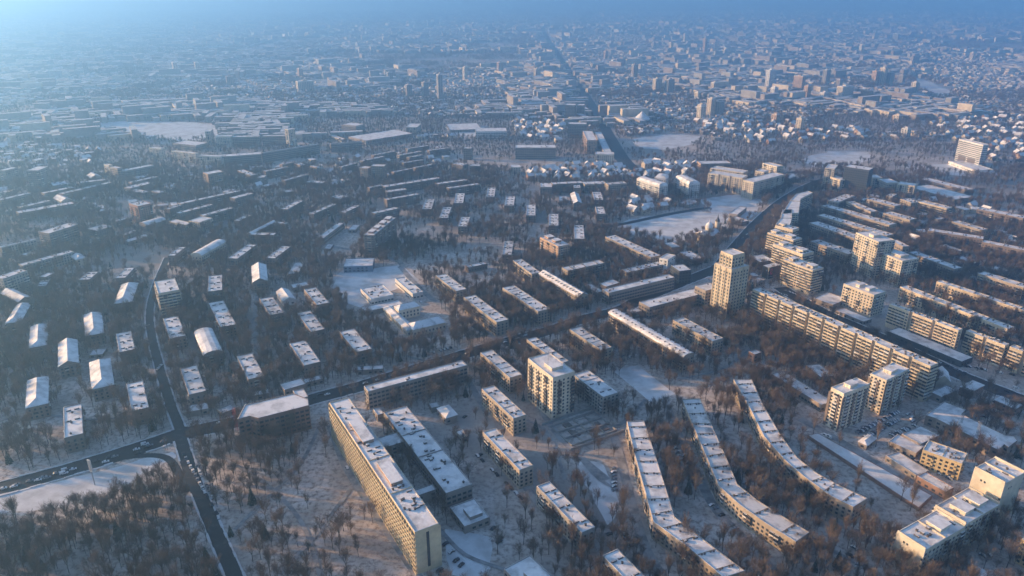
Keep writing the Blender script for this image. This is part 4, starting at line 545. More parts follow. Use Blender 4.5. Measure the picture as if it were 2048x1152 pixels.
VEHICLES = [(a, b, c, d, PLACES[e]) for a, b, c, d, e in [(-318.0,374.9,0.5,0,3),(-312.5,376.9,0.47,0,3),(-301.1,383.3,0.37,0,3),(-296.8,385.8,0.55,3,3),(-289.5,393.7,0.47,5,3),(-285.2,394.6,0.5,0,3),(-268.2,402.7,0.46,0,3),(-265.1,408.6,0.47,3,3),(-251.3,412.4,0.47,1,3),(-248.7,418.7,0.51,1,3),(-251.6,422.7,0.48,5,3),(-288.6,390.2,0.46,5,3),(-210.2,449.6,0.5,0,3),(-202.8,452.4,0.53,0,3),(-208.4,448.1,0.5,1,3),(-220.4,411.3,2.15,1,9),(-216.9,406.6,2.06,3,9),(-213.4,401.9,2.11,2,9),(-210.0,397.3,2.06,0,9),(-206.6,392.8,2.1,0,9),(-203.3,388.4,1.93,3,9),(-200.1,384.0,2.0,3,9),(-196.9,379.8,2.21,0,9),(-193.8,375.6,2.11,0,9),(-190.7,371.4,2.13,2,9),(-187.7,367.4,2.13,1,9),(-181.8,359.4,2.15,1,9),(-176.1,351.8,2.25,1,9),(-173.3,348.0,1.98,2,9),(-206.3,398.1,2.0,3,17),(-201.6,391.4,2.06,0,17),(-199.3,388.1,2.01,2,17),(-192.6,378.6,2.11,3,17),(-190.4,375.5,2.1,3,17),(-188.2,372.4,2.07,0,17),(-183.9,366.4,2.02,2,17),(-147.7,488.9,0.54,1,0),(-126.8,499.5,0.56,3,0),(-71.8,532.9,0.65,3,0),(-52.3,547.8,0.5,1,0),(-6.2,581.8,0.62,3,0),(11.7,591.9,0.57,0,0),(-83.2,525.3,0.48,3,0),(49.2,615.0,0.43,3,0),(-67.5,559.1,2.05,2,4),(-61.8,562.7,2.13,2,4),(-59.0,564.5,2.1,2,4),(-56.1,566.4,2.05,2,4),(-53.3,568.2,1.99,1,4),(243.2,436.7,1.98,3,22),(245.0,437.9,2.22,1,22),(246.9,439.2,2.1,2,22),(248.7,440.4,2.13,1,22),(250.6,441.6,2.23,2,22),(252.5,442.9,1.97,1,22),(254.4,444.2,2.12,2,22),(256.3,445.4,2.12,3,22),(258.2,446.7,2.13,2,22),(260.1,448.0,2.24,3,22),(262.0,449.3,2.08,2,22),(263.9,450.6,2.16,2,22),(265.9,451.8,2.07,1,22),(267.8,453.1,2.02,2,22),(271.8,455.8,2.15,2,22),(273.7,457.1,2.05,3,22),(275.7,458.4,2.22,2,22),(277.7,459.7,2.07,1,22),(279.7,461.1,2.03,2,22),(281.7,462.4,2.22,2,22),(283.8,463.8,2.21,2,22),(246.3,431.3,2.09,2,22),(248.1,432.6,2.09,3,22),(250.0,433.8,2.07,2,22),(251.8,435.1,2.1,2,22),(253.7,436.3,2.01,1,22),(255.5,437.6,2.09,3,22),(259.3,440.1,2.01,3,22),(261.2,441.4,2.03,2,22),(263.1,442.7,1.95,1,22),(265.0,444.0,2.08,3,22),(268.8,446.6,2.13,1,22),(270.8,447.9,2.17,2,22),(272.7,449.2,2.13,3,22),(274.7,450.6,2.07,2,22),(276.7,451.9,2.01,2,22),(278.6,453.2,2.19,2,22),(265.5,433.4,2.06,2,20),(267.4,434.5,2.13,1,20),(271.3,436.6,2.17,2,20),(273.2,437.7,2.02,2,20),(277.2,439.9,2.2,2,20),(279.2,441.0,2.11,2,20),(281.1,442.1,2.1,1,20),(287.2,445.4,2.04,2,20),(290.7,460.9,0.54,2,5),(291.8,456.8,0.43,2,5),(289.7,453.9,0.49,2,5),(289.5,451.6,0.6,2,5),(265.1,406.4,2.03,3,13),(266.2,404.6,2.12,1,13),(267.3,402.8,2.04,2,13),(268.5,401.1,2.05,0,13),(269.6,399.3,2.07,3,13),(270.7,397.6,2.19,0,13),(271.8,395.9,2.16,1,13),(272.9,394.2,2.13,0,13),(274.0,392.5,2.03,3,13),(275.1,390.8,2.11,0,13),(277.3,387.4,2.06,3,13),(278.4,385.7,2.07,2,13),(279.4,384.1,2.15,3,13),(239.5,394.2,0.34,1,30),(218.1,433.3,2.16,5,26),(220.4,431.7,2.08,5,26),(66.0,395.4,0.66,3,15),(65.7,391.6,0.46,2,15),(65.3,387.9,0.49,3,15),(65.0,384.3,0.56,3,15),(64.6,380.7,0.38,2,15),(64.3,377.2,0.53,2,15),(64.0,373.7,0.53,3,15),(64.7,332.8,0.57,1,15),(65.3,329.9,0.44,1,15),(66.0,327.0,0.58,1,15),(66.6,324.2,0.49,1,15),(55.7,333.6,0.4,1,14),(68.8,317.0,0.38,1,14),(68.2,324.8,0.44,1,14),(110.9,427.3,0.54,2,16),(111.0,422.7,0.5,1,16),(111.1,418.1,0.44,2,16),(111.2,413.6,0.49,2,16),(111.3,409.2,0.54,2,16),(111.4,404.8,0.47,2,16),(157.4,375.0,2.07,2,16),(158.6,373.4,2.18,2,16),(161.0,370.4,2.05,1,16),(162.1,368.9,2.03,2,16),(163.3,367.4,2.13,1,16),(147.5,380.7,0.51,2,7),(147.6,375.8,0.44,2,7),(147.8,366.1,0.56,2,7),(-37.3,325.8,0.84,1,21),(-33.5,319.5,0.81,2,21),(-30.4,312.9,0.84,1,21),(-27.5,309.4,0.95,1,21),(-38.7,305.7,0.79,1,21),(-6.8,330.1,0.82,1,21),(-7.3,327.4,0.8,1,21),(-10.8,338.4,0.83,1,21),(-37.6,303.3,0.91,1,21),(-21.4,410.1,0.85,1,21),(-34.3,457.3,0.9,1,21),(188.4,497.7,0.81,0,25),(100.0,550.6,1.08,2,19),(93.9,552.1,1.03,1,19),(143.6,543.1,0.99,1,19),(145.4,538.7,1.05,1,19),(367.5,538.8,2.17,2,28),(370.0,537.5,2.01,1,28),(375.0,534.9,2.12,1,28),(377.5,533.7,2.06,2,28),(382.5,531.2,2.16,2,28),(385.0,529.9,2.02,1,28),(387.4,528.7,2.13,0,28),(397.2,523.8,2.19,0,28),(404.4,520.1,2.14,1,28),(353.1,490.6,2.1,1,31),(355.7,489.3,2.07,2,31),(394.5,499.9,2.11,0,31),(368.0,523.6,2.1,2,31),(362.8,462.1,2.22,2,31),(347.3,459.7,2.17,0,31),(344.6,457.4,2.09,2,31),(346.8,510.8,2.05,1,31),(277.1,833.7,1.04,3,2),(282.1,841.6,0.93,0,2),(287.1,849.5,0.83,3,2),(292.1,857.6,0.95,1,2),(297.3,865.9,0.93,1,2),(302.6,874.3,0.89,0,2),(307.9,882.8,0.84,0,2),(313.3,891.5,0.93,0,2),(318.9,900.3,0.82,0,2),(324.5,909.3,0.87,1,2),(330.2,918.4,0.92,3,2),(336.1,927.7,0.97,3,2),(342.0,937.2,0.9,3,2),(348.1,946.8,0.96,1,2),(354.2,956.6,0.91,3,2),(360.5,966.6,0.82,0,2),(268.4,693.9,2.1,2,12),(269.9,692.4,2.05,1,12),(271.3,691.0,2.0,1,12),(274.1,688.1,2.16,2,12),(276.9,685.3,1.92,2,12),(278.3,683.9,2.06,2,12),(282.9,696.6,2.07,3,12),(284.8,693.5,2.02,2,12),(286.6,690.4,2.09,2,12),(288.4,687.3,2.11,2,12),(290.2,684.3,2.28,3,12),(291.9,681.3,2.14,3,12),(293.7,678.3,2.04,2,12),(295.5,675.3,2.23,2,12),(261.6,411.1,2.06,1,18),(262.7,409.2,2.06,1,18),(264.9,405.3,2.01,1,18),(266.1,403.4,2.13,2,18),(267.1,401.6,2.11,1,18),(191.1,322.6,2.13,2,10),(186.4,316.6,2.07,1,10),(262.1,319.1,2.1,1,10),(262.9,317.5,2.1,2,10),(259.4,316.6,2.12,2,10),(186.9,310.0,1.19,0,11),(189.8,309.2,1.18,0,11),(155.0,857.9,2.08,1,6),(156.2,855.4,1.99,1,6),(157.4,852.9,2.14,1,6),(158.6,850.4,2.12,1,6),(159.8,847.9,1.97,1,6),(161.0,845.5,1.96,1,6),(162.2,843.1,2.04,1,6),(163.3,840.6,2.01,1,6),(164.5,838.2,2.11,1,6),(165.7,835.8,2.03,1,6),(168.0,831.0,2.12,1,6),(148.2,879.0,1.21,1,29),(-107.5,396.1,2.06,2,27),(-290.6,529.7,1.43,0,1),(-290.8,535.6,1.4,0,1),(-106.1,683.0,2.11,2,8),(-90.9,667.2,2.1,2,8),(-35.5,609.9,2.06,1,8),(-22.9,596.9,2.07,2,8),(-311.9,378.4,0.63,3,3),(-305.9,382.4,0.48,3,3),(-299.8,386.4,0.54,3,3),(-293.7,390.5,0.7,3,3),(-287.4,394.7,0.47,1,3),(-274.6,403.3,0.6,1,3),(-268.0,407.7,0.47,1,3),(-254.5,416.7,0.56,0,3),(-247.6,421.3,0.45,3,3),(-240.5,426.1,0.57,3,3),(-190.2,457.6,0.5,0,0),(-174.7,467.7,0.53,1,0),(-166.8,472.9,0.6,3,0),(-158.7,478.2,0.58,1,0),(-150.4,483.6,0.41,1,0),(-142.0,489.1,0.54,0,0),(-124.7,500.4,0.56,3,0),(-115.9,506.2,0.56,2,0),(-106.8,512.1,0.55,0,0),(-97.6,518.1,0.67,1,0),(-88.2,524.3,0.51,1,0),(-78.6,530.5,0.6,1,0),(-68.9,536.9,0.57,2,0),(-58.9,543.4,0.67,2,0),(-48.8,550.1,0.57,2,0),(-38.4,556.9,0.58,2,0),(-17.0,570.8,0.5,0,0),(-6.0,578.0,0.6,2,0),(5.2,585.4,0.66,2,0),(16.7,592.9,0.63,1,0),(28.5,600.6,0.61,3,0),(40.5,608.4,0.45,1,0),(288.1,869.2,0.94,3,2),(298.2,883.4,0.95,0,2),(319.3,913.2,0.89,1,2),(330.3,928.8,0.83,1,2),(341.6,944.8,0.99,1,2),(353.4,961.3,0.9,3,2),(365.5,978.4,0.97,1,2),(377.9,996.0,1.08,1,2),(404.1,1032.9,0.97,3,2),(417.9,1052.3,1.04,1,2),(432.1,1072.4,1.14,1,2),(446.8,1093.1,1.01,3,2),(462.1,1114.6,0.98,0,2),(477.8,1136.9,1.01,1,2),(341.3,568.5,1.98,3,31),(345.3,561.6,1.97,1,31),(352.9,548.1,2.02,1,31),(356.6,541.5,2.11,0,31),(360.2,535.1,2.1,1,31),(363.8,528.8,2.07,3,31),(367.3,522.6,2.2,1,31),(383.8,493.5,2.0,1,31),(115.2,409.9,0.51,2,16),(115.3,405.8,0.56,1,16),(115.4,401.7,0.62,2,16),(115.4,397.6,0.65,1,16),(115.5,393.7,0.48,1,16),(115.6,389.8,0.51,1,16),(115.7,385.9,0.64,1,16),(115.7,382.2,0.54,1,16),(115.8,378.4,0.65,1,16),(120.8,359.0,0.52,2,16),(122.1,356.0,0.4,3,16),(124.5,350.0,0.43,1,16),(128.0,341.3,0.54,3,16),(129.1,338.4,0.32,3,16),(174.4,414.6,0.61,1,7),(175.4,411.3,0.58,2,7),(176.3,408.0,0.44,3,7),(178.2,401.5,0.53,2,7),(179.1,398.4,0.53,2,7),(180.0,395.2,0.59,2,7),(181.8,389.1,0.48,3,7),(183.5,383.1,0.6,1,7),(-23.1,409.4,2.09,2,23),(-19.7,404.2,2.07,1,23),(-13.0,394.0,2.12,2,23),(-9.8,389.1,2.0,1,23),(-3.5,379.6,2.07,1,23),(-0.5,374.9,2.06,1,23),(2.5,370.4,2.03,2,23),(5.5,365.9,2.23,1,23),(333.3,440.4,0.42,2,24),(336.5,436.1,0.49,2,24),(338.2,433.9,0.53,2,24),(341.3,429.7,0.51,2,24),(342.9,427.6,0.63,2,24),(344.5,425.5,0.5,2,24)]]
LAMP_TEXT = [('slender street lamp along the street past the six-storey office', 'lamps on the office street'), ('slender street lamp along the wide dark street in the corner', 'lamps on the corner street'), ('street lamp on the snowy verge of the wide shaded street', 'lamps on the wide street'), ('street lamp on the tree-lined boulevard', 'lamps on the boulevard')]
LAMPS = [(a, b, c, *LAMP_TEXT[d]) for a, b, c, d in [(-326.0,383.7,-0.98,1),(-297.7,402.6,-0.98,1),(-269.5,421.5,-0.98,1),(-196.6,465.2,-0.99,0),(-168.2,483.9,-0.99,0),(-139.8,502.6,-0.99,0),(-111.4,521.3,-0.99,0),(-83.0,540.0,-0.99,0),(-73.9,546.0,-0.98,0),(-45.6,564.8,-0.98,0),(-17.3,583.6,-0.98,0),(11.1,602.4,-0.98,0),(39.4,621.2,-0.98,0),(347.1,586.6,-2.64,2),(366.2,551.5,-2.64,2),(385.4,516.4,-2.64,2),(271.9,839.7,-0.61,3),(297.8,876.5,-0.61,3),(323.7,913.3,-0.61,3),(349.6,950.1,-0.61,3),(375.5,986.9,-0.61,3),(401.4,1023.7,-0.61,3),(427.4,1060.5,-0.61,3),(453.3,1097.3,-0.61,3),(479.2,1134.1,-0.61,3)]]
MASTS = [
('floodlight_mast', 'lattice floodlight mast before the warehouse, slimmer one', 'mast', 315.1, 438.2, 15, 1.0, 'galvanised steel', 0, 1),
('floodlight_mast', 'lattice floodlight mast before the warehouse, taller one', 'mast', 315.1, 420.3, 20, 1.2, 'galvanised steel', 0, 1),
('crane_mast', 'red lattice crane mast standing at the brick corner office', 'crane', -194.4, 439.6, 19, 1.6, 'red paint', 0, 0)]
EMPTY = [[(-166.2, 667.5), (-148.9, 655.2), (-128.0, 693.3), (-99.7, 728.0), (-124.9, 773.8), (-161.0, 761.1), (-188.1, 758.0), (-195.4, 718.0)], [(105.3, 477.2), (125.7, 490.4), (104.2, 537.2), (83.0, 527.0)], [(165.4, 861.8), (169.7, 856.0), (176.1, 855.2), (178.8, 851.3), (183.7, 847.2), (188.7, 844.9), (192.1, 842.4), (197.9, 846.8), (203.0, 850.9), (207.7, 855.7), (213.6, 862.1), (218.3, 867.6), (222.1, 872.8), (231.3, 873.7), (233.5, 876.8), (242.3, 881.5), (248.8, 885.2), (254.0, 888.3), (259.5, 893.8), (263.7, 901.0), (272.2, 915.1), (276.5, 920.7), (282.5, 935.1), (288.1, 946.1), (290.4, 954.9), (290.4, 958.5), (285.5, 967.8), (280.8, 973.6), (278.1, 978.4), (269.3, 982.1), (264.6, 986.7), (250.4, 984.3), (238.7, 978.9), (220.1, 971.9), (211.7, 972.7), (198.5, 967.8), (180.7, 963.8), (171.4, 952.9), (159.2, 950.5), (151.1, 939.6), (140.1, 928.9), (133.7, 921.5), (123.6, 913.1), (127.9, 905.0), (137.4, 894.5), (145.2, 885.9), (150.9, 876.9), (158.0, 870.1)], [(282.1, 944.8), (283.6, 940.1), (285.8, 934.8), (287.6, 930.0), (291.8, 929.2), (296.6, 924.3), (300.1, 922.1), (308.3, 938.4), (325.2, 956.8), (339.2, 976.4), (348.4, 1001.8), (361.3, 1014.4), (368.8, 1034.1), (370.1, 1042.8), (364.5, 1053.6), (359.9, 1060.3), (357.7, 1069.2), (351.6, 1076.0), (340.8, 1082.9), (333.6, 1074.2), (324.1, 1074.3), (310.3, 1065.6), (298.9, 1061.4), (290.1, 1056.0), (277.9, 1049.8), (275.7, 1029.1), (277.5, 1015.8), (276.2, 994.6), (278.5, 972.6), (281.0, 963.2)], [(-320.9, 348.3), (-317.4, 348.5), (-316.2, 348.5), (-313.2, 348.9), (-310.9, 349.5), (-307.3, 350.7), (-304.0, 351.0), (-300.7, 353.6), (-295.9, 353.9), (-289.3, 353.6), (-284.3, 355.2), (-278.1, 357.1), (-272.1, 357.3), (-268.6, 360.4), (-263.3, 361.8), (-259.5, 366.2), (-255.9, 369.3), (-250.2, 372.0), (-245.6, 373.3), (-244.5, 377.1), (-241.6, 381.2), (-240.7, 383.8), (-239.1, 387.4), (-237.1, 391.0), (-234.3, 394.2), (-233.4, 397.1), (-231.7, 399.1), (-229.3, 401.9), (-228.0, 404.4), (-225.8, 406.0), (-224.0, 408.1), (-224.4, 409.2), (-225.1, 410.4), (-226.1, 411.6), (-226.9, 412.1), (-227.4, 413.1), (-229.4, 414.5), (-231.2, 413.3), (-233.7, 411.7), (-236.4, 409.9), (-238.7, 409.4), (-240.7, 409.0), (-245.1, 407.4), (-250.2, 403.2), (-256.8, 398.6), (-262.1, 395.5), (-267.4, 392.5), (-272.3, 390.0), (-279.4, 387.7), (-285.3, 383.4), (-292.2, 380.3), (-297.3, 378.2), (-304.3, 375.2), (-311.2, 372.2), (-316.9, 369.7), (-319.6, 368.4), (-322.6, 367.9), (-325.9, 368.2), (-328.5, 367.0), (-330.7, 366.2), (-332.0, 366.1), (-331.5, 364.7), (-328.6, 360.5), (-327.2, 357.8), (-324.3, 353.9), (-322.8, 351.6)], [(-795.6, 1540.2), (-774.7, 1534.5), (-752.5, 1524.1), (-740.0, 1513.0), (-719.4, 1512.5), (-704.2, 1497.6), (-690.5, 1498.7), (-673.0, 1493.4), (-658.2, 1497.1), (-644.1, 1501.8), (-630.1, 1508.5), (-616.3, 1512.3), (-604.3, 1526.0), (-623.1, 1547.9), (-630.4, 1579.0), (-644.2, 1612.3), (-652.1, 1643.1), (-672.7, 1673.5), (-690.9, 1695.2), (-718.2, 1706.1), (-750.9, 1723.9), (-808.5, 1727.3), (-843.0, 1730.5), (-874.4, 1722.7), (-909.4, 1736.6), (-922.3, 1729.2), (-936.7, 1723.0), (-950.9, 1716.2), (-957.3, 1710.7), (-962.6, 1701.4), (-966.6, 1694.4), (-950.5, 1666.8), (-910.4, 1640.3), (-885.5, 1616.7), (-850.6, 1589.0), (-823.3, 1567.9)], [(256.0, 1426.7), (258.1, 1420.3), (268.6, 1418.5), (275.2, 1416.1), (282.0, 1413.3), (289.1, 1410.2), (294.9, 1411.0), (302.8, 1416.6), (312.9, 1422.1), (318.6, 1426.8), (325.0, 1429.5), (334.3, 1437.6), (337.9, 1439.6), (353.5, 1455.7), (367.1, 1474.0), (376.1, 1489.0), (388.6, 1503.6), (398.7, 1517.6), (403.0, 1531.8), (398.2, 1541.1), (387.9, 1552.3), (379.6, 1556.0), (370.8, 1565.7), (359.3, 1569.3), (349.2, 1568.1), (335.1, 1568.3), (314.8, 1557.0), (293.4, 1543.3), (279.0, 1539.4), (262.4, 1527.9), (251.6, 1516.7), (249.0, 1505.0), (244.7, 1487.6), (244.3, 1470.6), (250.9, 1452.4), (250.2, 1438.3)], [(532.1, 1246.7), (541.1, 1247.1), (551.2, 1251.1), (563.2, 1260.7), (573.6, 1263.4), (586.8, 1271.5), (597.3, 1275.0), (608.4, 1286.0), (617.3, 1291.5), (627.8, 1297.8), (639.3, 1308.2), (651.3, 1317.7), (664.0, 1325.5), (663.0, 1335.8), (670.2, 1348.5), (670.1, 1359.2), (672.7, 1370.1), (676.9, 1380.9), (674.8, 1393.3), (664.6, 1393.4), (655.3, 1394.8), (641.7, 1395.2), (634.2, 1392.1), (621.3, 1393.8), (606.3, 1397.0), (596.3, 1379.2), (580.2, 1373.5), (564.9, 1362.6), (551.1, 1350.9), (541.9, 1335.6), (526.9, 1324.9), (525.4, 1310.0), (523.8, 1297.6), (527.4, 1285.9), (524.5, 1268.1), (530.7, 1253.0)], [(718.8, 1211.0), (727.8, 1206.5), (735.1, 1200.8), (746.0, 1196.6), (757.9, 1192.1), (766.6, 1185.2), (775.8, 1184.0), (783.2, 1186.2), (794.6, 1191.9), (803.9, 1194.2), (815.8, 1200.8), (821.4, 1207.1), (830.8, 1212.6), (825.7, 1225.6), (815.5, 1241.9), (810.0, 1247.4), (803.2, 1269.1), (793.1, 1281.7), (788.8, 1286.6), (762.2, 1284.1), (753.8, 1282.2), (728.4, 1276.7), (714.3, 1275.3), (700.1, 1272.8), (682.5, 1264.9), (685.2, 1257.2), (690.3, 1246.4), (702.3, 1239.4), (707.5, 1234.4), (715.5, 1221.3)], [(-32.2, 302.7), (-29.7, 302.0), (-25.1, 300.9), (-22.1, 301.1), (-19.2, 300.8), (-16.8, 302.4), (-13.1, 304.4), (-11.6, 307.0), (-12.0, 312.7), (-11.3, 318.0), (-10.9, 322.2), (-11.8, 328.7), (-11.2, 331.1), (-14.6, 332.5), (-19.4, 333.9), (-24.6, 335.4), (-31.4, 336.7), (-35.8, 338.0), (-38.7, 338.1), (-38.3, 332.2), (-37.6, 327.6), (-36.6, 319.6), (-35.8, 313.6), (-34.1, 309.5)], [(55.6, 341.4), (57.6, 343.7), (59.8, 346.6), (62.2, 350.9), (63.6, 354.6), (64.3, 359.0), (65.7, 363.9), (64.5, 368.8), (65.0, 374.6), (63.6, 383.3), (61.8, 388.4), (60.8, 396.1), (60.1, 400.0), (57.0, 402.7), (54.3, 403.7), (50.3, 403.3), (47.1, 404.3), (44.0, 404.6), (41.9, 402.9), (44.2, 393.0), (44.6, 381.7), (49.4, 372.4), (50.3, 362.3), (54.1, 348.2)], [(-108.6, 1536.0), (-92.2, 1533.6), (-80.8, 1538.3), (-63.5, 1546.3), (-48.3, 1550.4), (-33.1, 1563.3), (-23.9, 1571.9), (-31.3, 1588.9), (-34.6, 1603.9), (-45.2, 1623.7), (-56.1, 1635.0), (-62.0, 1653.7), (-76.6, 1668.3), (-87.5, 1672.4), (-105.2, 1679.4), (-115.9, 1682.3), (-134.9, 1685.7), (-145.6, 1684.5), (-156.3, 1687.2), (-154.3, 1657.7), (-145.0, 1636.0), (-133.5, 1602.3), (-130.9, 1576.5), (-125.3, 1554.8)], [(1269.9, 2364.2), (1264.0, 2326.6), (1259.5, 2280.7), (1239.9, 2244.9), (1235.5, 2223.2), (1230.0, 2189.7), (1222.4, 2159.7), (1231.0, 2160.2), (1242.4, 2159.1), (1250.6, 2161.2), (1262.3, 2165.1), (1271.4, 2173.9), (1278.6, 2181.2), (1297.7, 2225.1), (1323.9, 2268.5), (1342.7, 2329.7), (1349.7, 2378.0), (1369.9, 2439.2), (1386.9, 2487.5), (1390.6, 2525.8), (1394.9, 2546.5), (1399.0, 2575.9), (1398.5, 2603.0), (1394.3, 2613.6), (1390.9, 2638.5), (1372.7, 2601.1), (1362.4, 2549.7), (1342.3, 2517.4), (1318.8, 2463.5), (1297.6, 2422.0)], [(188.3, 1325.8), (186.8, 1607.7), (191.7, 1887.4), (189.7, 2358.9), (182.4, 3120.2), (173.9, 4386.5), (169.7, 5711.7), (280.3, 5711.7), (243.9, 3120.2), (236.7, 2358.9), (229.8, 1887.4), (222.9, 1607.7), (213.9, 1325.8)], [(193.5, 1296.9), (305.8, 1238.7), (479.6, 1220.3), (526.5, 1325.8), (442.9, 1351.5), (319.2, 1382.7)], [(656.0, 1151.6), (703.8, 1069.3), (764.5, 1060.9), (808.7, 1129.2), (743.6, 1178.2), (649.1, 1220.3)]]
EMPTY_TREES = 14
PYLON = (-262.8, 378.9)
SCREEN = (280.3, 738.6)
CHURCH = (243.6, 864.2)
CIRCUS = (298.6, 1702.9, 17.9)
TERRACE = [(243.0, 353.7), (257.2, 365.3), (213.5, 433.3), (205.1, 430.7)]
PIT = (51.2, 442.7)
HAZE_COLOR, HAZE_DENSITY, HAZE_G = (0.30, 0.61, 1.0), 1 / 2850.0, 0.77
# ------------------------------------------------------------------ materials
MATS = {}
def mat(name, col, rough=0.85, var=0.12, scale=0.15, col2=None, mixscale=0.02, bump=0.0, rnd=0.0, spec=0.3, metal=0.0, mixpos=(0.45, 0.62)):
    if name in MATS: return MATS[name]
    m = bpy.data.materials.new(name); m.use_nodes = True; t = m.node_tree; n = t.nodes; l = t.links
    b = n['Principled BSDF']; b.inputs['Roughness'].default_value = rough; b.inputs['Metallic'].default_value = metal
    b.inputs['Specular IOR Level'].default_value = spec
    tc = n.new('ShaderNodeNewGeometry')
    nz = n.new('ShaderNodeTexNoise'); nz.inputs['Scale'].default_value = scale; nz.inputs['Detail'].default_value = 5; nz.inputs['Roughness'].default_value = 0.65
    l.new(tc.outputs['Position'], nz.inputs['Vector'])
    r = n.new('ShaderNodeMapRange'); r.inputs['From Min'].default_value = 0.3; r.inputs['From Max'].default_value = 0.7
    r.inputs['To Min'].default_value = 1 - var; r.inputs['To Max'].default_value = 1 + var
    l.new(nz.outputs['Fac'], r.inputs['Value'])
    base = n.new('ShaderNodeMix'); base.data_type = 'RGBA'
    base.inputs['A'].default_value = (*col, 1); base.inputs['B'].default_value = (*(col2 or col), 1)
    if col2:
        n2 = n.new('ShaderNodeTexNoise'); n2.inputs['Scale'].default_value = mixscale; n2.inputs['Detail'].default_value = 6; n2.inputs['Roughness'].default_value = 0.6
        l.new(tc.outputs['Position'], n2.inputs['Vector'])
        r2 = n.new('ShaderNodeMapRange'); r2.inputs['From Min'].default_value = mixpos[0]; r2.inputs['From Max'].default_value = mixpos[1]
        l.new(n2.outputs['Fac'], r2.inputs['Value']); l.new(r2.outputs['Result'], base.inputs['Factor'])
    else:
        base.inputs['Factor'].default_value = 0
    mul = n.new('ShaderNodeVectorMath'); mul.operation = 'SCALE'
    l.new(base.outputs['Result'], mul.inputs[0]); l.new(r.outputs['Result'], mul.inputs['Scale'])
    last = mul.outputs[0]
    if rnd:
        oi = n.new('ShaderNodeObjectInfo'); rr = n.new('ShaderNodeMapRange'); rr.inputs['To Min'].default_value = 1 - rnd; rr.inputs['To Max'].default_value = 1 + rnd
        l.new(oi.outputs['Random'], rr.inputs['Value'])
        m2 = n.new('ShaderNodeVectorMath'); m2.operation = 'SCALE'; l.new(last, m2.inputs[0]); l.new(rr.outputs['Result'], m2.inputs['Scale']); last = m2.outputs[0]
    l.new(last, b.inputs['Base Color'])
    if bump:
        bp = n.new('ShaderNodeBump'); bp.inputs['Strength'].default_value = 0.6; bp.inputs['Distance'].default_value = bump
        l.new(nz.outputs['Fac'], bp.inputs['Height']); l.new(bp.outputs['Normal'], b.inputs['Normal'])
    MATS[name] = m
    return m
SNOW = mat('roof snow', (0.84, 0.80, 0.775), 0.7, 0.08, 0.35, (0.44, 0.41, 0.39), 0.12, bump=0.3, mixpos=(0.46, 0.70))
SNOWD = mat('thin roof snow', (0.66, 0.63, 0.61), 0.75, 0.1, 0.5, (0.30, 0.28, 0.27), 0.12, bump=0.25, mixpos=(0.5, 0.66))
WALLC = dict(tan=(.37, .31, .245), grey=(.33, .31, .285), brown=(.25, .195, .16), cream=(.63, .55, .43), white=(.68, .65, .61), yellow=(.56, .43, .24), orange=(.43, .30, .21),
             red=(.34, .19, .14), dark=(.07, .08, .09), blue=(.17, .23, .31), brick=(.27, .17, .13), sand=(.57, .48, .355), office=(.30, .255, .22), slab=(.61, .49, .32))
def wallmat(k): return mat('wall ' + k, WALLC[k], 0.9, 0.16, 0.25, tuple(0.8 * x for x in WALLC[k]), 0.05, rnd=0.10)
GLASS = mat('window glass', (.035, .042, .05), 0.25, 0.3, 0.4, spec=0.5)
TRIM = mat('pale trim', (.60, .57, .53), 0.8)
TRIMD = mat('dark balcony cladding', (.16, .13, .11), 0.8, 0.25, 0.3)
VENT = mat('roof vent', (.10, .085, .075), 0.9, 0.2, 1.0)
BRICKV = mat('penthouse brick', (.36, .23, .17), 0.9, 0.15, 0.5)
ASPH = mat('wet asphalt', (.032, .031, .033), 0.6, 0.25, 0.08, (.10, .093, .088), 0.25, mixpos=(.55, .75))
LANE = mat('trampled snow', (.36, .34, .33), 0.8, 0.15, 0.3, (.20, .185, .175), 0.12)
KERB = mat('snow bank', (.66, .64, .63), 0.8, 0.15, 0.6, bump=0.3)
FIELD = mat('clean snow', (.72, .70, .69), 0.75, 0.08, 0.12, (.52, .49, .47), 0.05, bump=0.3)
BARK = mat('bark', (.115, .09, .072), 0.95, 0.3, 0.6, rnd=0.35)
TWIG = mat('twigs', (.15, .11, .082), 0.95, 0.3, 0.4, rnd=0.35)
NEEDLE = mat('needles', (.035, .05, .035), 0.9, 0.3, 1.5, (.40, .40, .42), 1.2, mixpos=(.55, .7))
PAINTW = mat('white paint', (.72, .72, .72), 0.4); PAINTD = mat('dark paint', (.03, .032, .04), 0.35); PAINTR = mat('red paint', (.42, .05, .05), 0.45); PAINTG = mat('grey paint', (.22, .23, .25), 0.4)
TYRE = mat('tyre rubber', (.02, .02, .02), 0.9); STEEL = mat('galvanised steel', (.28, .28, .29), 0.6); PINK = mat('pink sign', (.75, .04, .16), 0.5)
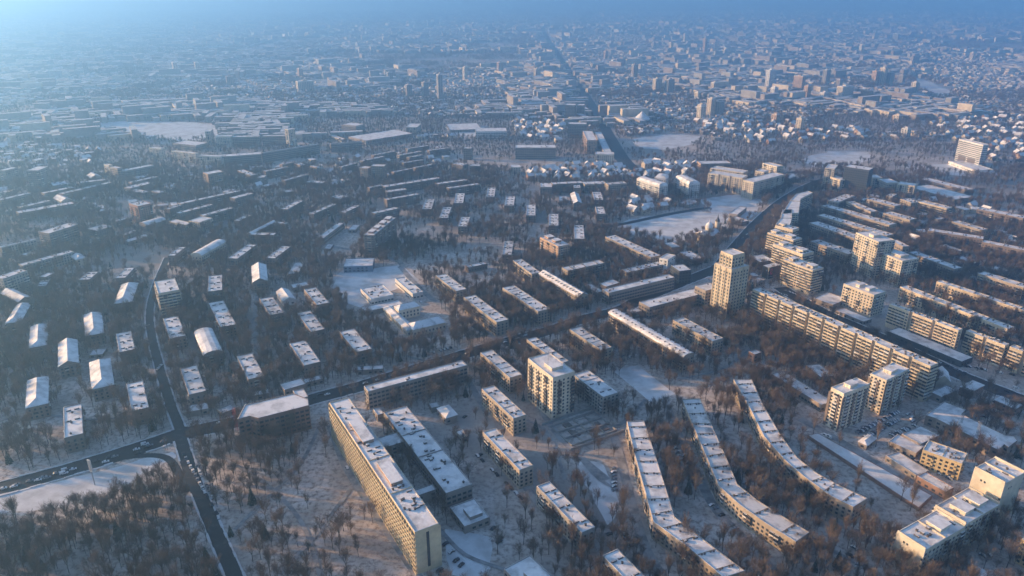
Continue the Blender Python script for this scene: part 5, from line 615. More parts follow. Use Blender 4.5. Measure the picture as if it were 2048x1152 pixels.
def ground_mat():
    m = bpy.data.materials.new('city snow ground'); m.use_nodes = True; t = m.node_tree; n = t.nodes; l = t.links; b = n['Principled BSDF']
    b.inputs['Roughness'].default_value = 0.85; b.inputs['Specular IOR Level'].default_value = 0.2
    g = n.new('ShaderNodeNewGeometry')
    def noise(s, d=5, ro=0.6):
        x = n.new('ShaderNodeTexNoise'); x.inputs['Scale'].default_value = s; x.inputs['Detail'].default_value = d; x.inputs['Roughness'].default_value = ro; l.new(g.outputs['Position'], x.inputs['Vector']); return x
    def rng(o, a, c):
        r = n.new('ShaderNodeMapRange'); r.inputs['From Min'].default_value = a; r.inputs['From Max'].default_value = c; l.new(o, r.inputs['Value']); return r.outputs['Result']
    def mix(f, A, Bc):
        x = n.new('ShaderNodeMix'); x.data_type = 'RGBA'
        l.new(f, x.inputs['Factor'])
        for k, v in (('A', A), ('B', Bc)):
            if isinstance(v, tuple): x.inputs[k].default_value = (*v, 1)
            else: l.new(v, x.inputs[k])
        return x.outputs['Result']
    c = mix(rng(noise(0.035).outputs['Fac'], .40, .60), (.68, .60, .54), (.46, .385, .33))
    c = mix(rng(noise(0.30, 6, .7).outputs['Fac'], .46, .64), c, (.24, .175, .13))
    c = mix(rng(noise(0.004, 4).outputs['Fac'], .50, .60), c, (.32, .28, .25))
    l.new(c, b.inputs['Base Color'])
    bp = n.new('ShaderNodeBump'); bp.inputs['Strength'].default_value = 0.5; bp.inputs['Distance'].default_value = 0.4
    l.new(noise(0.5).outputs['Fac'], bp.inputs['Height']); l.new(bp.outputs['Normal'], b.inputs['Normal'])
    return m
GROUND = ground_mat()
# ------------------------------------------------------------------ mesh helpers
class MB:
    def __init__(s): s.v = []; s.f = []; s.m = []
    def face(s, pts, m=0):
        k = len(s.v); s.v.extend(tuple(p) for p in pts); s.f.append(tuple(range(k, k + len(pts)))); s.m.append(m)
    def box(s, o, u, v, z0, z1, m=0, mt=None, bottom=False):
        """box over the parallelogram o, o+u, o+u+v, o+v (2-D, counter-clockwise) from z0 to z1"""
        k = len(s.v); q = [(o[0], o[1]), (o[0] + u[0], o[1] + u[1]), (o[0] + u[0] + v[0], o[1] + u[1] + v[1]), (o[0] + v[0], o[1] + v[1])]
        s.v.extend((*p, z0) for p in q); s.v.extend((*p, z1) for p in q)
        for i in range(4):
            j = (i + 1) % 4; s.f.append((k + i, k + j, k + 4 + j, k + 4 + i)); s.m.append(m)
        s.f.append((k + 4, k + 5, k + 6, k + 7)); s.m.append(m if mt is None else mt)
        if bottom: s.f.append((k + 3, k + 2, k + 1, k)); s.m.append(m)
    def ring(s, a, b, m=0):
        """side faces between two equal rings of 3-D points"""
        n = len(a); k = len(s.v); s.v.extend(tuple(p) for p in a); s.v.extend(tuple(p) for p in b)
        for i in range(n):
            j = (i + 1) % n; s.f.append((k + i, k + j, k + n + j, k + n + i)); s.m.append(m)
    def prism3(s, p, q, r0, r1, m=0, n=3):
        d = (q - p); d.normalize(); a = d.orthogonal(); a.normalize(); b = d.cross(a)
        A = [p + (a * math.cos(t) + b * math.sin(t)) * r0 for t in [2 * math.pi * i / n for i in range(n)]]
        Bq = [q + (a * math.cos(t) + b * math.sin(t)) * r1 for t in [2 * math.pi * i / n for i in range(n)]]
        s.ring(A, Bq, m)
    def build(s, name, mats, parent=None, loc=None, kind=None):
        me = mesh(name, s, mats); return link(name, me, parent, loc, kind)
class Pieces(MB):
    """collects balcony boxes as pieces of their own, the rest as one mesh"""
    def __init__(s): super().__init__(); s.items = []
    def box(s, o, u, v, z0, z1, m=0, mt=None, bottom=False):
        if z1 - z0 < 1.4 and abs(u[0]) + abs(u[1]) > 1.9 and len(s.items) < 300: s.items.append((o, u, v, z0, z1, m))
        else: super().box(o, u, v, z0, z1, m, mt, bottom)
def mesh(name, s, mats):
    me = bpy.data.meshes.new(name); me.from_pydata(s.v, [], s.f)
    for x in (mats if isinstance(mats, (list, tuple)) else [mats]): me.materials.append(x)
    if any(s.m): me.polygons.foreach_set('material_index', s.m)
    me.update(); return me
def link(name, data, parent=None, loc=None, kind=None):
    o = bpy.data.objects.new(name, data); COL.objects.link(o)
    if parent: o.parent = parent
    if loc: o.location = loc
    if kind: o['kind'] = kind
    return o
def thing(name, label, cat, loc=(0, 0, 0), rz=0.0, group=None):
    o = link(name, None, None, loc); o.rotation_euler = (0, 0, rz); o['label'] = label; o['category'] = cat
    if group: o['group'] = group
    return o
def inset(poly, d):
    n = len(poly); out = []
    for i in range(n):
        p0 = np.array(poly[i - 1]); p1 = np.array(poly[i]); p2 = np.array(poly[(i + 1) % n])
        a = p1 - p0; a = a / (np.linalg.norm(a) + 1e-9); b = p2 - p1; b = b / (np.linalg.norm(b) + 1e-9)
        na = np.array((-a[1], a[0])); nb = np.array((-b[1], b[0])); k = na + nb; q = max(0.35, 1 + float(na @ nb))
        out.append(tuple(p1 + k / q * d))
    return out
def area(p): return 0.5 * sum(p[i - 1][0] * p[i][1] - p[i][0] * p[i - 1][1] for i in range(len(p)))
# ------------------------------------------------------------------ occupancy grid (where no tree grows)
GX0, GY0, CELL, NX, NY = -1300.0, 150.0, 2.0, 1500, 1250
OCC = np.zeros((NX, NY), bool); DENS = np.ones((NX, NY), np.float32)
def mark(poly, arr=OCC, val=True, grow=0.0):
    p = np.array(poly)
    if grow:
        c = p.mean(0); d = p - c; ln = np.linalg.norm(d, axis=1, keepdims=True) + 1e-6; p = c + d * (ln + grow * 1.3) / ln
    lo = np.floor((p.min(0) - (GX0, GY0)) / CELL).astype(int); hi = np.ceil((p.max(0) - (GX0, GY0)) / CELL).astype(int) + 1
    lo = np.maximum(lo, 0); hi = np.minimum(hi, (NX, NY))
    if (hi <= lo).any(): return
    X, Y = np.meshgrid(GX0 + (np.arange(lo[0], hi[0]) + .5) * CELL, GY0 + (np.arange(lo[1], hi[1]) + .5) * CELL, indexing='ij')
    ins = np.zeros(X.shape, bool); n = len(p)
    for i in range(n):
        x0, y0 = p[i - 1]; x1, y1 = p[i]
        c = (y0 > Y) != (y1 > Y)
        ins ^= c & (X < (x1 - x0) * (Y - y0) / ((y1 - y0) if abs(y1 - y0) > 1e-9 else 1e-9) + x0)
    arr[lo[0]:hi[0], lo[1]:hi[1]][ins] = val
# ------------------------------------------------------------------ setting: ground, roads, snow fields
g = MB(); g.face([(-24000, -400, 0), (24000, -400, 0), (24000, 21000, 0), (-24000, 21000, 0)]); g.build('ground', GROUND, kind='structure')
def ribbon(pts, wd, z):
    mb = MB(); L = []; Rr = []
    for i, p in enumerate(pts):
        a = np.array(pts[max(0, i - 1)]); b = np.array(pts[min(len(pts) - 1, i + 1)]); d = (b - a) / np.linalg.norm(b - a); nn = np.array((-d[1], d[0])) * wd / 2
        L.append(tuple(np.array(p) + nn)); Rr.append(tuple(np.array(p) - nn))
    for i in range(len(pts) - 1):
        mb.face([(*Rr[i], z), (*Rr[i + 1], z), (*L[i + 1], z), (*L[i], z)])
    return mb, L, Rr
def smooth(pts, k=4):
    out = []
    n = len(pts)
    for i in range(n - 1):
        p0, p1, p2, p3 = (np.array(pts[max(0, min(n - 1, i + j))]) for j in (-1, 0, 1, 2))
        for t in np.linspace(0, 1, k, endpoint=False):
            out.append(tuple(0.5 * ((2 * p1) + (-p0 + p2) * t + (2 * p0 - 5 * p1 + 4 * p2 - p3) * t * t + (-p0 + 3 * p1 - 3 * p2 + p3) * t ** 3)))
    out.append(tuple(pts[-1])); return out
rng = random.Random(7); LINES = []
for i, (nm, wd, pts) in enumerate(ROADS):
    pts = smooth(pts)
    z = 0.05 + 0.012 * i
    m_, L, Rr = ribbon(pts, wd, z)
    m_.build(nm, LANE if nm in ('lane', 'footpath') else ASPH, kind='structure')
    for j in range(len(pts) - 1):
        mark([Rr[j], Rr[j + 1], L[j + 1], L[j]], grow=1.0 if nm == 'lane' else 2.0)
    LINES.append((nm, wd, np.array(pts), L, Rr))
for i, (nm, wd, pts, L, Rr) in enumerate(LINES):                # ploughed snow banks along both kerbs, left open at the junctions
    if nm not in ('street', 'boulevard', 'side_street', 'wide_street', 'park_road'): continue
    others = [(np.concatenate([p[:-1] + (p[1:] - p[:-1]) * f for f in np.linspace(0, 1, 12, endpoint=False)]), w2 / 2 + 1.5) for j, (_, w2, p, _, _) in enumerate(LINES) if j != i]
    for side in (L, Rr):
        kb = MB()
        for j in range(len(side) - 1):
            a0 = np.array(side[j]); b0 = np.array(side[j + 1]); ln = float(np.linalg.norm(b0 - a0)); m_ = max(1, int(ln / 4))
            for q in range(m_):
                a = a0 + (b0 - a0) * q / m_; b = a0 + (b0 - a0) * (q + 1) / m_; c = (a + b) / 2
                if any((np.hypot(*(o[0] - c).T) < o[1]).any() for o in others): continue
                d = (b - a) / np.linalg.norm(b - a); wb = rng.uniform(.7, 1.6); nn = np.array((-d[1], d[0])) * wb
                kb.box(tuple(a - nn * .5), tuple(b - a), tuple(nn), 0.0, .15 + .55 * rng.random())
        if kb.f: kb.build('snow_bank', KERB, kind='structure')
for i, (nm, pts) in enumerate(FIELDS):
    z = 0.03 + 0.006 * i
    f = MB(); f.face([(*p, z) for p in pts]); f.build(nm, FIELD, kind='structure'); mark(pts)
for pts in CLEAR: mark(pts)
for d, pts in DENSITY: mark(pts, DENS, d)
# ------------------------------------------------------------------ buildings
FS = dict(  # floor height, bay, window width, window height, wall, balcony bay pattern
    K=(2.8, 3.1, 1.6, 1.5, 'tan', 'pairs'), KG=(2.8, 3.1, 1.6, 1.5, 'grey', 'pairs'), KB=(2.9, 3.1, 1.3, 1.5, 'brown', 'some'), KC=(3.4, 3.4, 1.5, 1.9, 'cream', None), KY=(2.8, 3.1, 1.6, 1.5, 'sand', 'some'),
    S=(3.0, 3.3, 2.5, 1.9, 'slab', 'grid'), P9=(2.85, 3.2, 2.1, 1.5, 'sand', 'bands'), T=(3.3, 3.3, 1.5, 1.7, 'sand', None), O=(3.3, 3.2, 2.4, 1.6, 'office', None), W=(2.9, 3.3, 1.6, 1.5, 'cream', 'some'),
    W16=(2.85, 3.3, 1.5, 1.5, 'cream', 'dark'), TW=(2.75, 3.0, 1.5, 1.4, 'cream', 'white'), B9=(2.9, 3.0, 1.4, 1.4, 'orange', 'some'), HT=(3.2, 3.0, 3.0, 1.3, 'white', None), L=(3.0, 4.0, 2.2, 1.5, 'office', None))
def facade(gl, bal, p0, p1, h, st, rg, z0=0.0, ends=False):
    fh, bay, ww, wh, _, pat = FS[st]
    p0 = np.array(p0); p1 = np.array(p1); d = p1 - p0; L = float(np.linalg.norm(d))
    if L < 3.2: return
    d = d / L; nn = np.array((d[1], -d[0])); mid = (p0 + p1) / 2
    if float(nn @ -mid) / np.linalg.norm(mid) < -0.45: return          # the far side faces away from everything the place shows
    if ends and L < 24:
        if st == 'S':
            A = p0 + d * L * .46 + nn * .05; Bq = p0 + d * L * .58 + nn * .05; gl.face([(*A, 3), (*Bq, 3), (*Bq, h - 2), (*A, h - 2)])
        else:
            for q_, z_ in ((.3, .8), (.42, .8), (.97, .6), (.97, .35)):
                A = p0 + d * (L * q_ - .5) + nn * .05; Bq = A + d * 1.0; gl.face([(*A, h * z_), (*Bq, h * z_), (*Bq, h * z_ + 1.3), (*A, h * z_ + 1.3)])
        return
    n = max(1, int(L / bay)); bw = L / n; fl = max(1, int((h - z0 - 0.8) / fh)); off = (h - z0 - fl * fh) * 0.35
    wide = L > 15
    for i in range(n):
        cx = (i + .5) * bw
        col = None
        if pat == 'pairs' and wide and i % 5 in (1, 2): col = 'b'
        if pat == 'some' and i % 4 == 1 and L > 9: col = 'b'
        if pat == 'grid' and wide: col = 'g'
        if pat == 'bands' and L > 7: col = 'n' if i % 6 != 5 else None
        if pat == 'dark' and i % 3 == 1: col = 'd'
        if pat == 'white' and (i % 4 in (1,)): col = 'w'
        for f in range(fl):
            zb = z0 + off + f * fh + 0.75; zt = zb + wh
            w2 = ww / 2
            if f == 0 and st in ('P9', 'W16', 'T') and rg.random() < .4: continue
            def q(a, b, za, zc, o, m=0, tgt=gl):
                A = p0 + d * a + nn * o; Bq = p0 + d * b + nn * o
                tgt.face([(*A, za), (*Bq, za), (*Bq, zc), (*A, zc)], m)
            if col in ('b', 'w', 'd') and f > 0:
                dep = 1.0; a = cx - bw * .44; o = p0 + d * a; kind = rg.random()
                mm = {'b': 0 if kind < .5 else (1 if kind < .8 else 2), 'w': 1, 'd': 2}[col]
                oo = p0 + d * (a + bw * .88) 
                bal.box(tuple(oo), tuple(-d * bw * .88), tuple(nn * dep), zb - .75, zb + .25, mm)
                if kind > .45:
                    A = p0 + d * a + nn * (dep - .06); Bq = A + d * bw * .88
                    gl.face([(*A, zb + .25), (*Bq, zb + .25), (*Bq, zb + fh - .85), (*A, zb + fh - .85)])
                    bal.box(tuple(oo), tuple(-d * bw * .88), tuple(nn * dep), zb + fh - .86, zb + fh - .76, mm, bottom=True)
                else:
                    q(cx - w2, cx + w2, zb, zt + .2, .05)
            elif col == 'g':
                q(cx - bw * .42, cx + bw * .42, zb - .1, zt + .05, .04)
                oo = p0 + d * (cx + bw * .5)
                bal.box(tuple(oo), tuple(-d * bw), tuple(nn * .75), zb - .8, zb + .05, 0, bottom=True)
                if f == 0: bal.box(tuple(p0 + d * (i * bw + .18)), tuple(-d * .36), tuple(nn * .85), z0, z0 + off + fl * fh + .3, 0)
            elif col == 'n':
                q(cx - bw * .46, cx + bw * .46, zb - .05, zt + .05, .04)
                if rg.random() < .78:
                    oo = p0 + d * (cx + bw * .5); r_ = rg.random()
                    bal.box(tuple(oo), tuple(-d * bw), tuple(nn * .9), zb - .8, zb + .22, 0 if r_ < .72 else (1 if r_ < .88 else 2), bottom=True)
            elif st == 'HT':
                q(cx - bw / 2, cx + bw / 2, zb - .1, zt, .04)
            else:
                if st == 'L' and rg.random() < .35: continue
                q(cx - w2, cx + w2, zb, zt, .05)
                if st in ('W', 'KC', 'TW', 'T') :
                    A = p0 + d * (cx + w2 + .1)
                    bal.box(tuple(A), tuple(-d * (ww + .2)), tuple(nn * .14), zb - .14, zb - .02, 1)
        if st == 'TW' and i % 4 in (0, 2): bal.box(tuple(p0 + d * (i * bw + 1.0)), tuple(-d * 2.0), tuple(nn * .4), z0, h - 2.8, 3)
        if st == 'T' and i % 2 == 0: bal.box(tuple(p0 + d * (i * bw + .35)), tuple(-d * .7), tuple(nn * .5), z0, h, 0)
def roof_profile(rf, wl, cx, cy, u, v, L, W, h, kind):
    """pitched, curved or mansard snow roofs swept along u"""
    e = .45
    if kind == 'gable': pr_ = [(-1, 0), (0, W * .27), (1, 0)]
    elif kind == 'barrel': pr_ = [(-1, 0), (-.86, W * .12), (-.5, W * .2), (0, W * .235), (.5, W * .2), (.86, W * .12), (1, 0)]
    elif kind == 'mans': pr_ = [(-1, 0), (-.72, 3.0), (0, 3.9), (.72, 3.0), (1, 0)]
    else: pr_ = [(-1, 0), (0, W * .27), (1, 0)]
    cap = L / 2 + e; hipin = W * .42 if kind == 'hip' else (2.4 if kind == 'mans' else 0)
    zmax = max(z for _, z in pr_)
    def pt(s, t, z):
        k = cap - hipin * (z / zmax if zmax else 0)
        return (cx + u[0] * s * k + v[0] * t * (W / 2 + e), cy + u[1] * s * k + v[1] * t * (W / 2 + e), h + .12 + z)
    for i in range(len(pr_) - 1):
        (t0, z0), (t1, z1) = pr_[i], pr_[i + 1]
        rf.face([pt(-1, t0, z0), pt(1, t0, z0), pt(1, t1, z1), pt(-1, t1, z1)])
    for s in (-1, 1):
        pts = [pt(s, t, z) for t, z in pr_]
        (rf if hipin else wl).face(pts if s < 0 else pts[::-1])
    rf.face([pt(-1, -1, -.1), pt(-1, 1, -.1), pt(1, 1, -.1), pt(1, -1, -.1)])
VENT_ME = {}; BALC = {}
def vent_mesh(k):
    if k not in VENT_ME:
        mb = MB()
        if k == 'slot': mb.box((-1.9, -.55), (3.8, 0), (0, 1.1), 0, 1.0); mb.box((-1.7, -.4), (3.4, 0), (0, .8), 1.0, 1.12, 1)
        elif k == 'stack': mb.box((-.6, -.6), (1.2, 0), (0, 1.2), 0, 1.3); mb.box((-.8, -.8), (1.6, 0), (0, 1.6), 1.3, 1.45, 0, bottom=True)
        elif k == 'hatch': mb.box((-1.2, -.9), (2.4, 0), (0, 1.8), 0, 1.6); mb.box((-1.3, -1.0), (2.6, 0), (0, 2.0), 1.6, 1.8, 1, bottom=True)
        else: mb.box((-1.0, -.8), (2.0, 0), (0, 1.6), 0, 1.5); mb.face([(-1.1, -.9, 1.5), (1.1, -.9, 1.5), (1.1, .9, 2.3), (-1.1, .9, 2.3)], 1); mb.face([(1.0, -.8, 1.5), (1.0, .8, 1.5), (1.0, .8, 2.2)]); mb.face([(-1.0, .8, 1.5), (-1.0, -.8, 1.5), (-1.0, .8, 2.2)]); mb.face([(1, .8, 1.5), (-1, .8, 1.5), (-1, .8, 2.2), (1, .8, 2.2)])
        VENT_ME[k] = mesh('roof_vent', mb, [VENT, SNOWD])
    return VENT_ME[k]
def vent(root, k, x, y, z, rz, s=1.0, name='roof_vent'):
    o = link(name, vent_mesh(k), root, (x - root.location.x, y - root.location.y, z)); o.rotation_euler = (0, 0, rz); o.scale = (s, s, s); return o
def building(i, kind, label, group, st, h, geo, o):
    rg = random.Random(100 + i)
    wk = o.get('wall') or FS[st][4]
    wm = wallmat(wk)
    rect = geo[0] == 'r'
    if rect:
        _, cx, cy, L, W, az = geo; a = R(az); u = (math.sin(a), math.cos(a)); v = (-u[1], u[0])
        P = lambda s, t: (cx + u[0] * s * L / 2 + v[0] * t * W / 2, cy + u[1] * s * L / 2 + v[1] * t * W / 2)
        poly = [P(-1, -1), P(1, -1), P(1, 1), P(-1, 1)]
        if o.get('sections') or (st == 'P9' and L > 60 and W > 8):
            ns = o.get('sections') or int(L / 24); ns = max(ns, 1); front = []
            sgn = -1 if (P(0, -1)[0] ** 2 + P(0, -1)[1] ** 2) < (P(0, 1)[0] ** 2 + P(0, 1)[1] ** 2) else 1
            dn = 1.9 / (W / 2); nt_ = max(.012, 3.0 / L)
            for k in range(ns):
                s0 = -1 + 2 * k / ns; s1 = -1 + 2 * (k + 1) / ns
                if k: front += [(s0 + nt_, 1 - dn), (s0 + nt_, 1)]
                else: front += [(s0, 1)]
                if k < ns - 1: front += [(s1 - nt_, 1), (s1 - nt_, 1 - dn)]
                else: front += [(s1, 1)]
            pl = [P(s, t * sgn) for s, t in front] + [P(1, -sgn), P(-1, -sgn)]
            poly = pl if area(pl) > 0 else pl[::-1]
    else:
        poly = [tuple(p) for p in geo[1]]; cx = sum(p[0] for p in poly) / len(poly); cy = sum(p[1] for p in poly) / len(poly)
        e = np.array(poly[1]) - np.array(poly[0]); az = math.degrees(math.atan2(e[0], e[1]))
        a = R(az); u = (math.sin(a), math.cos(a)); v = (-u[1], u[0]); L = W = 0
    mark(poly, grow=2.5)
    root = thing(kind, label, kind.replace('_', ' ') if kind not in CATS else CATS[kind], (cx, cy, 0), 0, group)
    sh = lambda mb: [(x - cx, y - cy, z) for x, y, z in mb.v]
    roof = o.get('roof', 'flat'); far = math.hypot(cx, cy) > 1500
    wl, rf, gl, bal = MB(), MB(), MB(), (Pieces() if o.get('pieces') else MB())
    n = len(poly)
    top = h + (.55 if roof == 'flat' else .05)
    wl.ring([(*p, -.3) for p in poly], [(*p, top) for p in poly])
    if roof == 'flat':
        ins = inset(poly, .4)
        wl.ring([(*p, top) for p in poly], [(*p, top) for p in ins]); wl.ring([(*p, top) for p in ins], [(*p, h - .1) for p in ins])
        rf.face([(*p, h + .12) for p in inset(poly, .38)])
        if not far:                                      # snow lying on the parapet and drifted against it
            ia, ib = inset(poly, .06), inset(poly, .34)
            rf.ring([(*p, top + .01) for p in ia], [(*p, top + .09) for p in ib])
    else:
        if rect: roof_profile(rf, wl, cx, cy, u, v, L, W, h, roof)
        else: rf.face([(*p, h + .12) for p in poly])
    for k in range(n): facade(gl, bal, poly[k], poly[(k + 1) % n], h, st, rg, 0.0, st == 'S' or bool(o.get('ends')))
    vents = []
    if rect and roof == 'flat' and not far:
        for f in o.get('joints', []):
            c = P(-1 + 2 * f, -1); wl.box((c[0] - u[0] * .2, c[1] - u[1] * .2), (u[0] * .4, u[1] * .4), (v[0] * W, v[1] * W), h, h + .75)
        if st in ('K', 'KG', 'KB', 'KY', 'P9') and L > 16:
            ns = max(2, round(L / 14))
            for k in range(ns):
                s = -1 + 2 * (k + .5) / ns
                for t in ((-.45, .45) if st != 'P9' else (.3,)):
                    if rg.random() < .9: vents.append(('slot' if st == 'KB' or rg.random() < .75 else 'hatch', P(s + rg.uniform(-.03, .03), t), math.atan2(v[1], v[0])))
                if rg.random() < .6: vents.append(('stack', P(s + .5 / ns, rg.uniform(-.3, .3)), 0))
                if k and rg.random() < .5 and st != 'KB':
                    c = P(-1 + 2 * k / ns, -1); wl.box((c[0] - u[0] * .12, c[1] - u[1] * .12), (u[0] * .25, u[1] * .25), (v[0] * W, v[1] * W), h, h + .45)
        if o.get('ends'):
            for f in (0.004, .5, .985):
                c = P(-1 + 2 * f, -.98); wl.box(c, (u[0] * .55, u[1] * .55), (v[0] * W * .98, v[1] * W * .98), h, h + (1.7 if f != .5 else 1.1))
        if o.get('vents') == 'scatter':
            for k in range(max(6, int(L * W / 55))): vents.append((rg.choice(['stack', 'hatch', 'stack', 'slot']), P(rg.uniform(-.92, .92), rg.uniform(-.7, .7)), az and R(-az)))
        if st == 'O' and not o.get('vents'):
            for k in range(int(L / 14)): vents.append((rg.choice(['stack', 'hatch']), P(rg.uniform(-.92, .92), rg.uniform(-.5, .5)), R(-az)))
    if o.get('strip'):
        ns = o['strip']; Lp = poly[:ns]; Rp = poly[ns:][::-1]
        if o.get('rev'): Lp, Rp = [poly[k] for k in range(ns)], poly[ns:][::-1]
        for k in range(ns - 1):
            a0, a1, b0, b1 = (np.array(x) for x in (Lp[k], Lp[k + 1], Rp[k], Rp[k + 1])); ln = float(np.linalg.norm(a1 - a0)); m_ = max(1, round(ln / 13))
            for q in range(m_):
                f = (q + .5) / m_; A = a0 + (a1 - a0) * f; Bq = b0 + (b1 - b0) * f; dd = Bq - A; rz = math.atan2(dd[1], dd[0])
                wl.box(tuple(A - (a1 - a0) / ln * .15), tuple((a1 - a0) / ln * .3), tuple(dd), h, h + .5) if np.cross(a1 - a0, dd) > 0 else wl.box(tuple(A + dd), tuple((a1 - a0) / ln * .3), tuple(-dd), h, h + .5)
                for t in (.2, .33, .66, .8): vents.append(('hatch' if rg.random() < .15 else 'stack', tuple(A + dd * t + (a1 - a0) / ln * rg.uniform(.6, 1.4)), rz))
                if rg.random() < .4: vents.append(('stack', tuple(A + dd * .5 + (a1 - a0) / ln * 6), rz))
    if o.get('dormers') and rect:
        for k in range(o['dormers']):
            s = -1 + 2 * (k + .5) / o['dormers'] + rg.uniform(-.03, .03)
            for t in (-.55, .55):
                zz = h + (W * .27 * (1 - abs(t)) if roof == 'gable' else W * .17) - .3
                c = P(s, t); vents.append(('dormer' if roof == 'gable' else 'stack', c, math.atan2(v[1], v[0]) + (math.pi / 2 if t > 0 else -math.pi / 2), zz))
    big = [q for q in vents]
    for q in big: vent(root, q[0], q[1][0], q[1][1], (q[3] if len(q) > 3 else h + .1), q[2], (.62 if o.get('strip') else .8), 'dormer' if q[0] == 'dormer' else 'roof_vent')
    off = [(x - cx, y - cy, z) for x, y, z in wl.v]; wl.v = off; wl.build('wall', wm, root)
    rf.v = sh(rf); rf.build('roof', SNOWD if (rg.random() < .12 and not far and roof == 'flat' and st in ('K', 'KB')) else SNOW, root)
    if gl.f: gl.v = sh(gl); gl.build('glazing', GLASS, root, kind='stuff')
    if bal.f: bal.v = sh(bal); bal.build('balcony_cladding', [wm, TRIM, TRIMD, wallmat('brown')], root, kind='stuff')
    for (oo, bu, bv, z0, z1, m_) in getattr(bal, 'items', []):
        lu, lv = math.hypot(*bu), math.hypot(*bv); mt_ = [wm, TRIM, TRIMD, wallmat('brown')][m_]
        key = (mt_.name, round(lu, 2), round(lv, 2), round(z1 - z0, 2))
        if key not in BALC:
            bm_ = MB(); bm_.box((0, 0), (lu, 0), (0, lv), 0, z1 - z0, bottom=True); BALC[key] = mesh('balcony', bm_, mt_)
        b_ = link('balcony', BALC[key], root, (oo[0] - cx, oo[1] - cy, z0)); b_.rotation_euler = (0, 0, math.atan2(bu[1], bu[0]))
    if rect:
        for (f0, f1) in o.get('pent', []):
            pm = MB(); c = P(-1 + 2 * f0, -.5); ln = L * (f1 - f0); wd = W * .5; ph = 2.6
            for z0, z1, m_, gr in ((0, ph, 0, 0), (ph, ph + .3, 1, .35)):
                oo = (c[0] - u[0] * gr - v[0] * gr - cx, c[1] - u[1] * gr - v[1] * gr - cy); pm.box((oo[0] + u[0] * (ln + 2 * gr), oo[1] + u[1] * (ln + 2 * gr)), (-u[0] * (ln + 2 * gr), -u[1] * (ln + 2 * gr)), (v[0] * (wd + 2 * gr), v[1] * (wd + 2 * gr)), h + z0, h + z1, m_, bottom=m_ == 1) if (u[0] * v[1] - u[1] * v[0]) < 0 else pm.box(oo, (u[0] * (ln + 2 * gr), u[1] * (ln + 2 * gr)), (v[0] * (wd + 2 * gr), v[1] * (wd + 2 * gr)), h + z0, h + z1, m_, bottom=m_ == 1)
            pm.build('penthouse', [BRICKV if wk in ('brown', 'orange', 'slab') else wm, SNOW], root)
        for k in range(o.get('masts', 0)):
            mm = MB(); c = P(-.4 + .6 * k, .2); p = Vector((c[0] - cx, c[1] - cy, h)); mm.prism3(p, p + Vector((0, 0, 9)), .14, .06, n=5)
            for q in (4, 6, 8): mm.box((p.x - .9, p.y - .05), (1.8, 0), (0, .1), h + q, h + q + .1, bottom=True)
            mm.build('antenna_mast', STEEL, root)
        if o.get('box'):
            bm_ = MB(); c = P(-.25, -.35); ln, wd = L * .45, W * .5; bm_.box((c[0] - cx + 0, c[1] - cy + 0), (u[0] * ln, u[1] * ln), (v[0] * wd, v[1] * wd), h, h + 2.4, 0, 1); bm_.build('roof_box', [wm, SNOW], root)
        if o.get('tier'):
            tw, tr, tg = MB(), MB(), MB(); q = [P(-.78, -.72), P(.55, -.72), P(.55, .72), P(-.78, .72)]; q = [(x - cx, y - cy) for x, y in q]; h2 = h + 13
            tw.ring([(*p, h) for p in q], [(*p, h2) for p in q]); iq = inset(q, .5); tw.ring([(*p, h2) for p in q], [(*p, h2) for p in iq]); tw.ring([(*p, h2) for p in iq], [(*p, h2 - 1) for p in iq])
            tr.face([(*p, h2 - .4) for p in inset(q, .48)]); t_ = tw.build('upper_tier', wm, root); tr.build('tier_roof', SNOW, t_)
            g2 = MB(); b2 = MB()
            for k in range(4):
                A = np.array(q[k]); Bq = np.array(q[(k + 1) % 4]); facade_local(g2, b2, A, Bq, h, h + 11, 3.1)
            g2.build('tier_glazing', GLASS, t_, kind='stuff'); b2.build('tier_pier', [wm], t_, kind='stuff')
        if st == 'HT':
            dp = MB()
            best = None
            for k in range(4):
                A = np.array(poly[k]); Bq = np.array(poly[(k + 1) % 4]); d = Bq - A; ln = np.linalg.norm(d); nn = np.array((d[1], -d[0])) / ln; sc = float(nn @ -np.array((cx, cy))) * ln
                if best is None or sc > best[0]: best = (sc, A, d / ln, ln, nn)
            _, A, d, ln, nn = best
            for f0, f1 in ((.14, .44), (.52, .82)):
                q0 = A + d * ln * f1 - (cx, cy); dp = MB(); dp.box(tuple(q0), tuple(-d * ln * (f1 - f0)), tuple(nn * .6), 4.0, h * .34); dp.build('dark_panel', TRIMD, root)
    return root
def facade_local(g2, b2, A, Bq, z0, z1, bay):
    d = Bq - A; L = float(np.linalg.norm(d)); d = d / L; nn = np.array((d[1], -d[0])); n = max(2, int(L / bay)); bw = L / n
    for i in range(n):
        for z in np.arange(z0 + 1, z1 - 2, 3.2):
            a = A + d * (i * bw + bw * .25) + nn * .05; b = A + d * (i * bw + bw * .75) + nn * .05
            g2.face([(*a, z), (*b, z), (*b, z + 1.9), (*a, z + 1.9)])
        b2.box(tuple(A + d * (i * bw + .3)), tuple(-d * .6), tuple(nn * .4), z0, z1)
CATS = dict(apartment_block='apartment block', L='building')
for i, rec in enumerate(BLD): building(i, *rec)
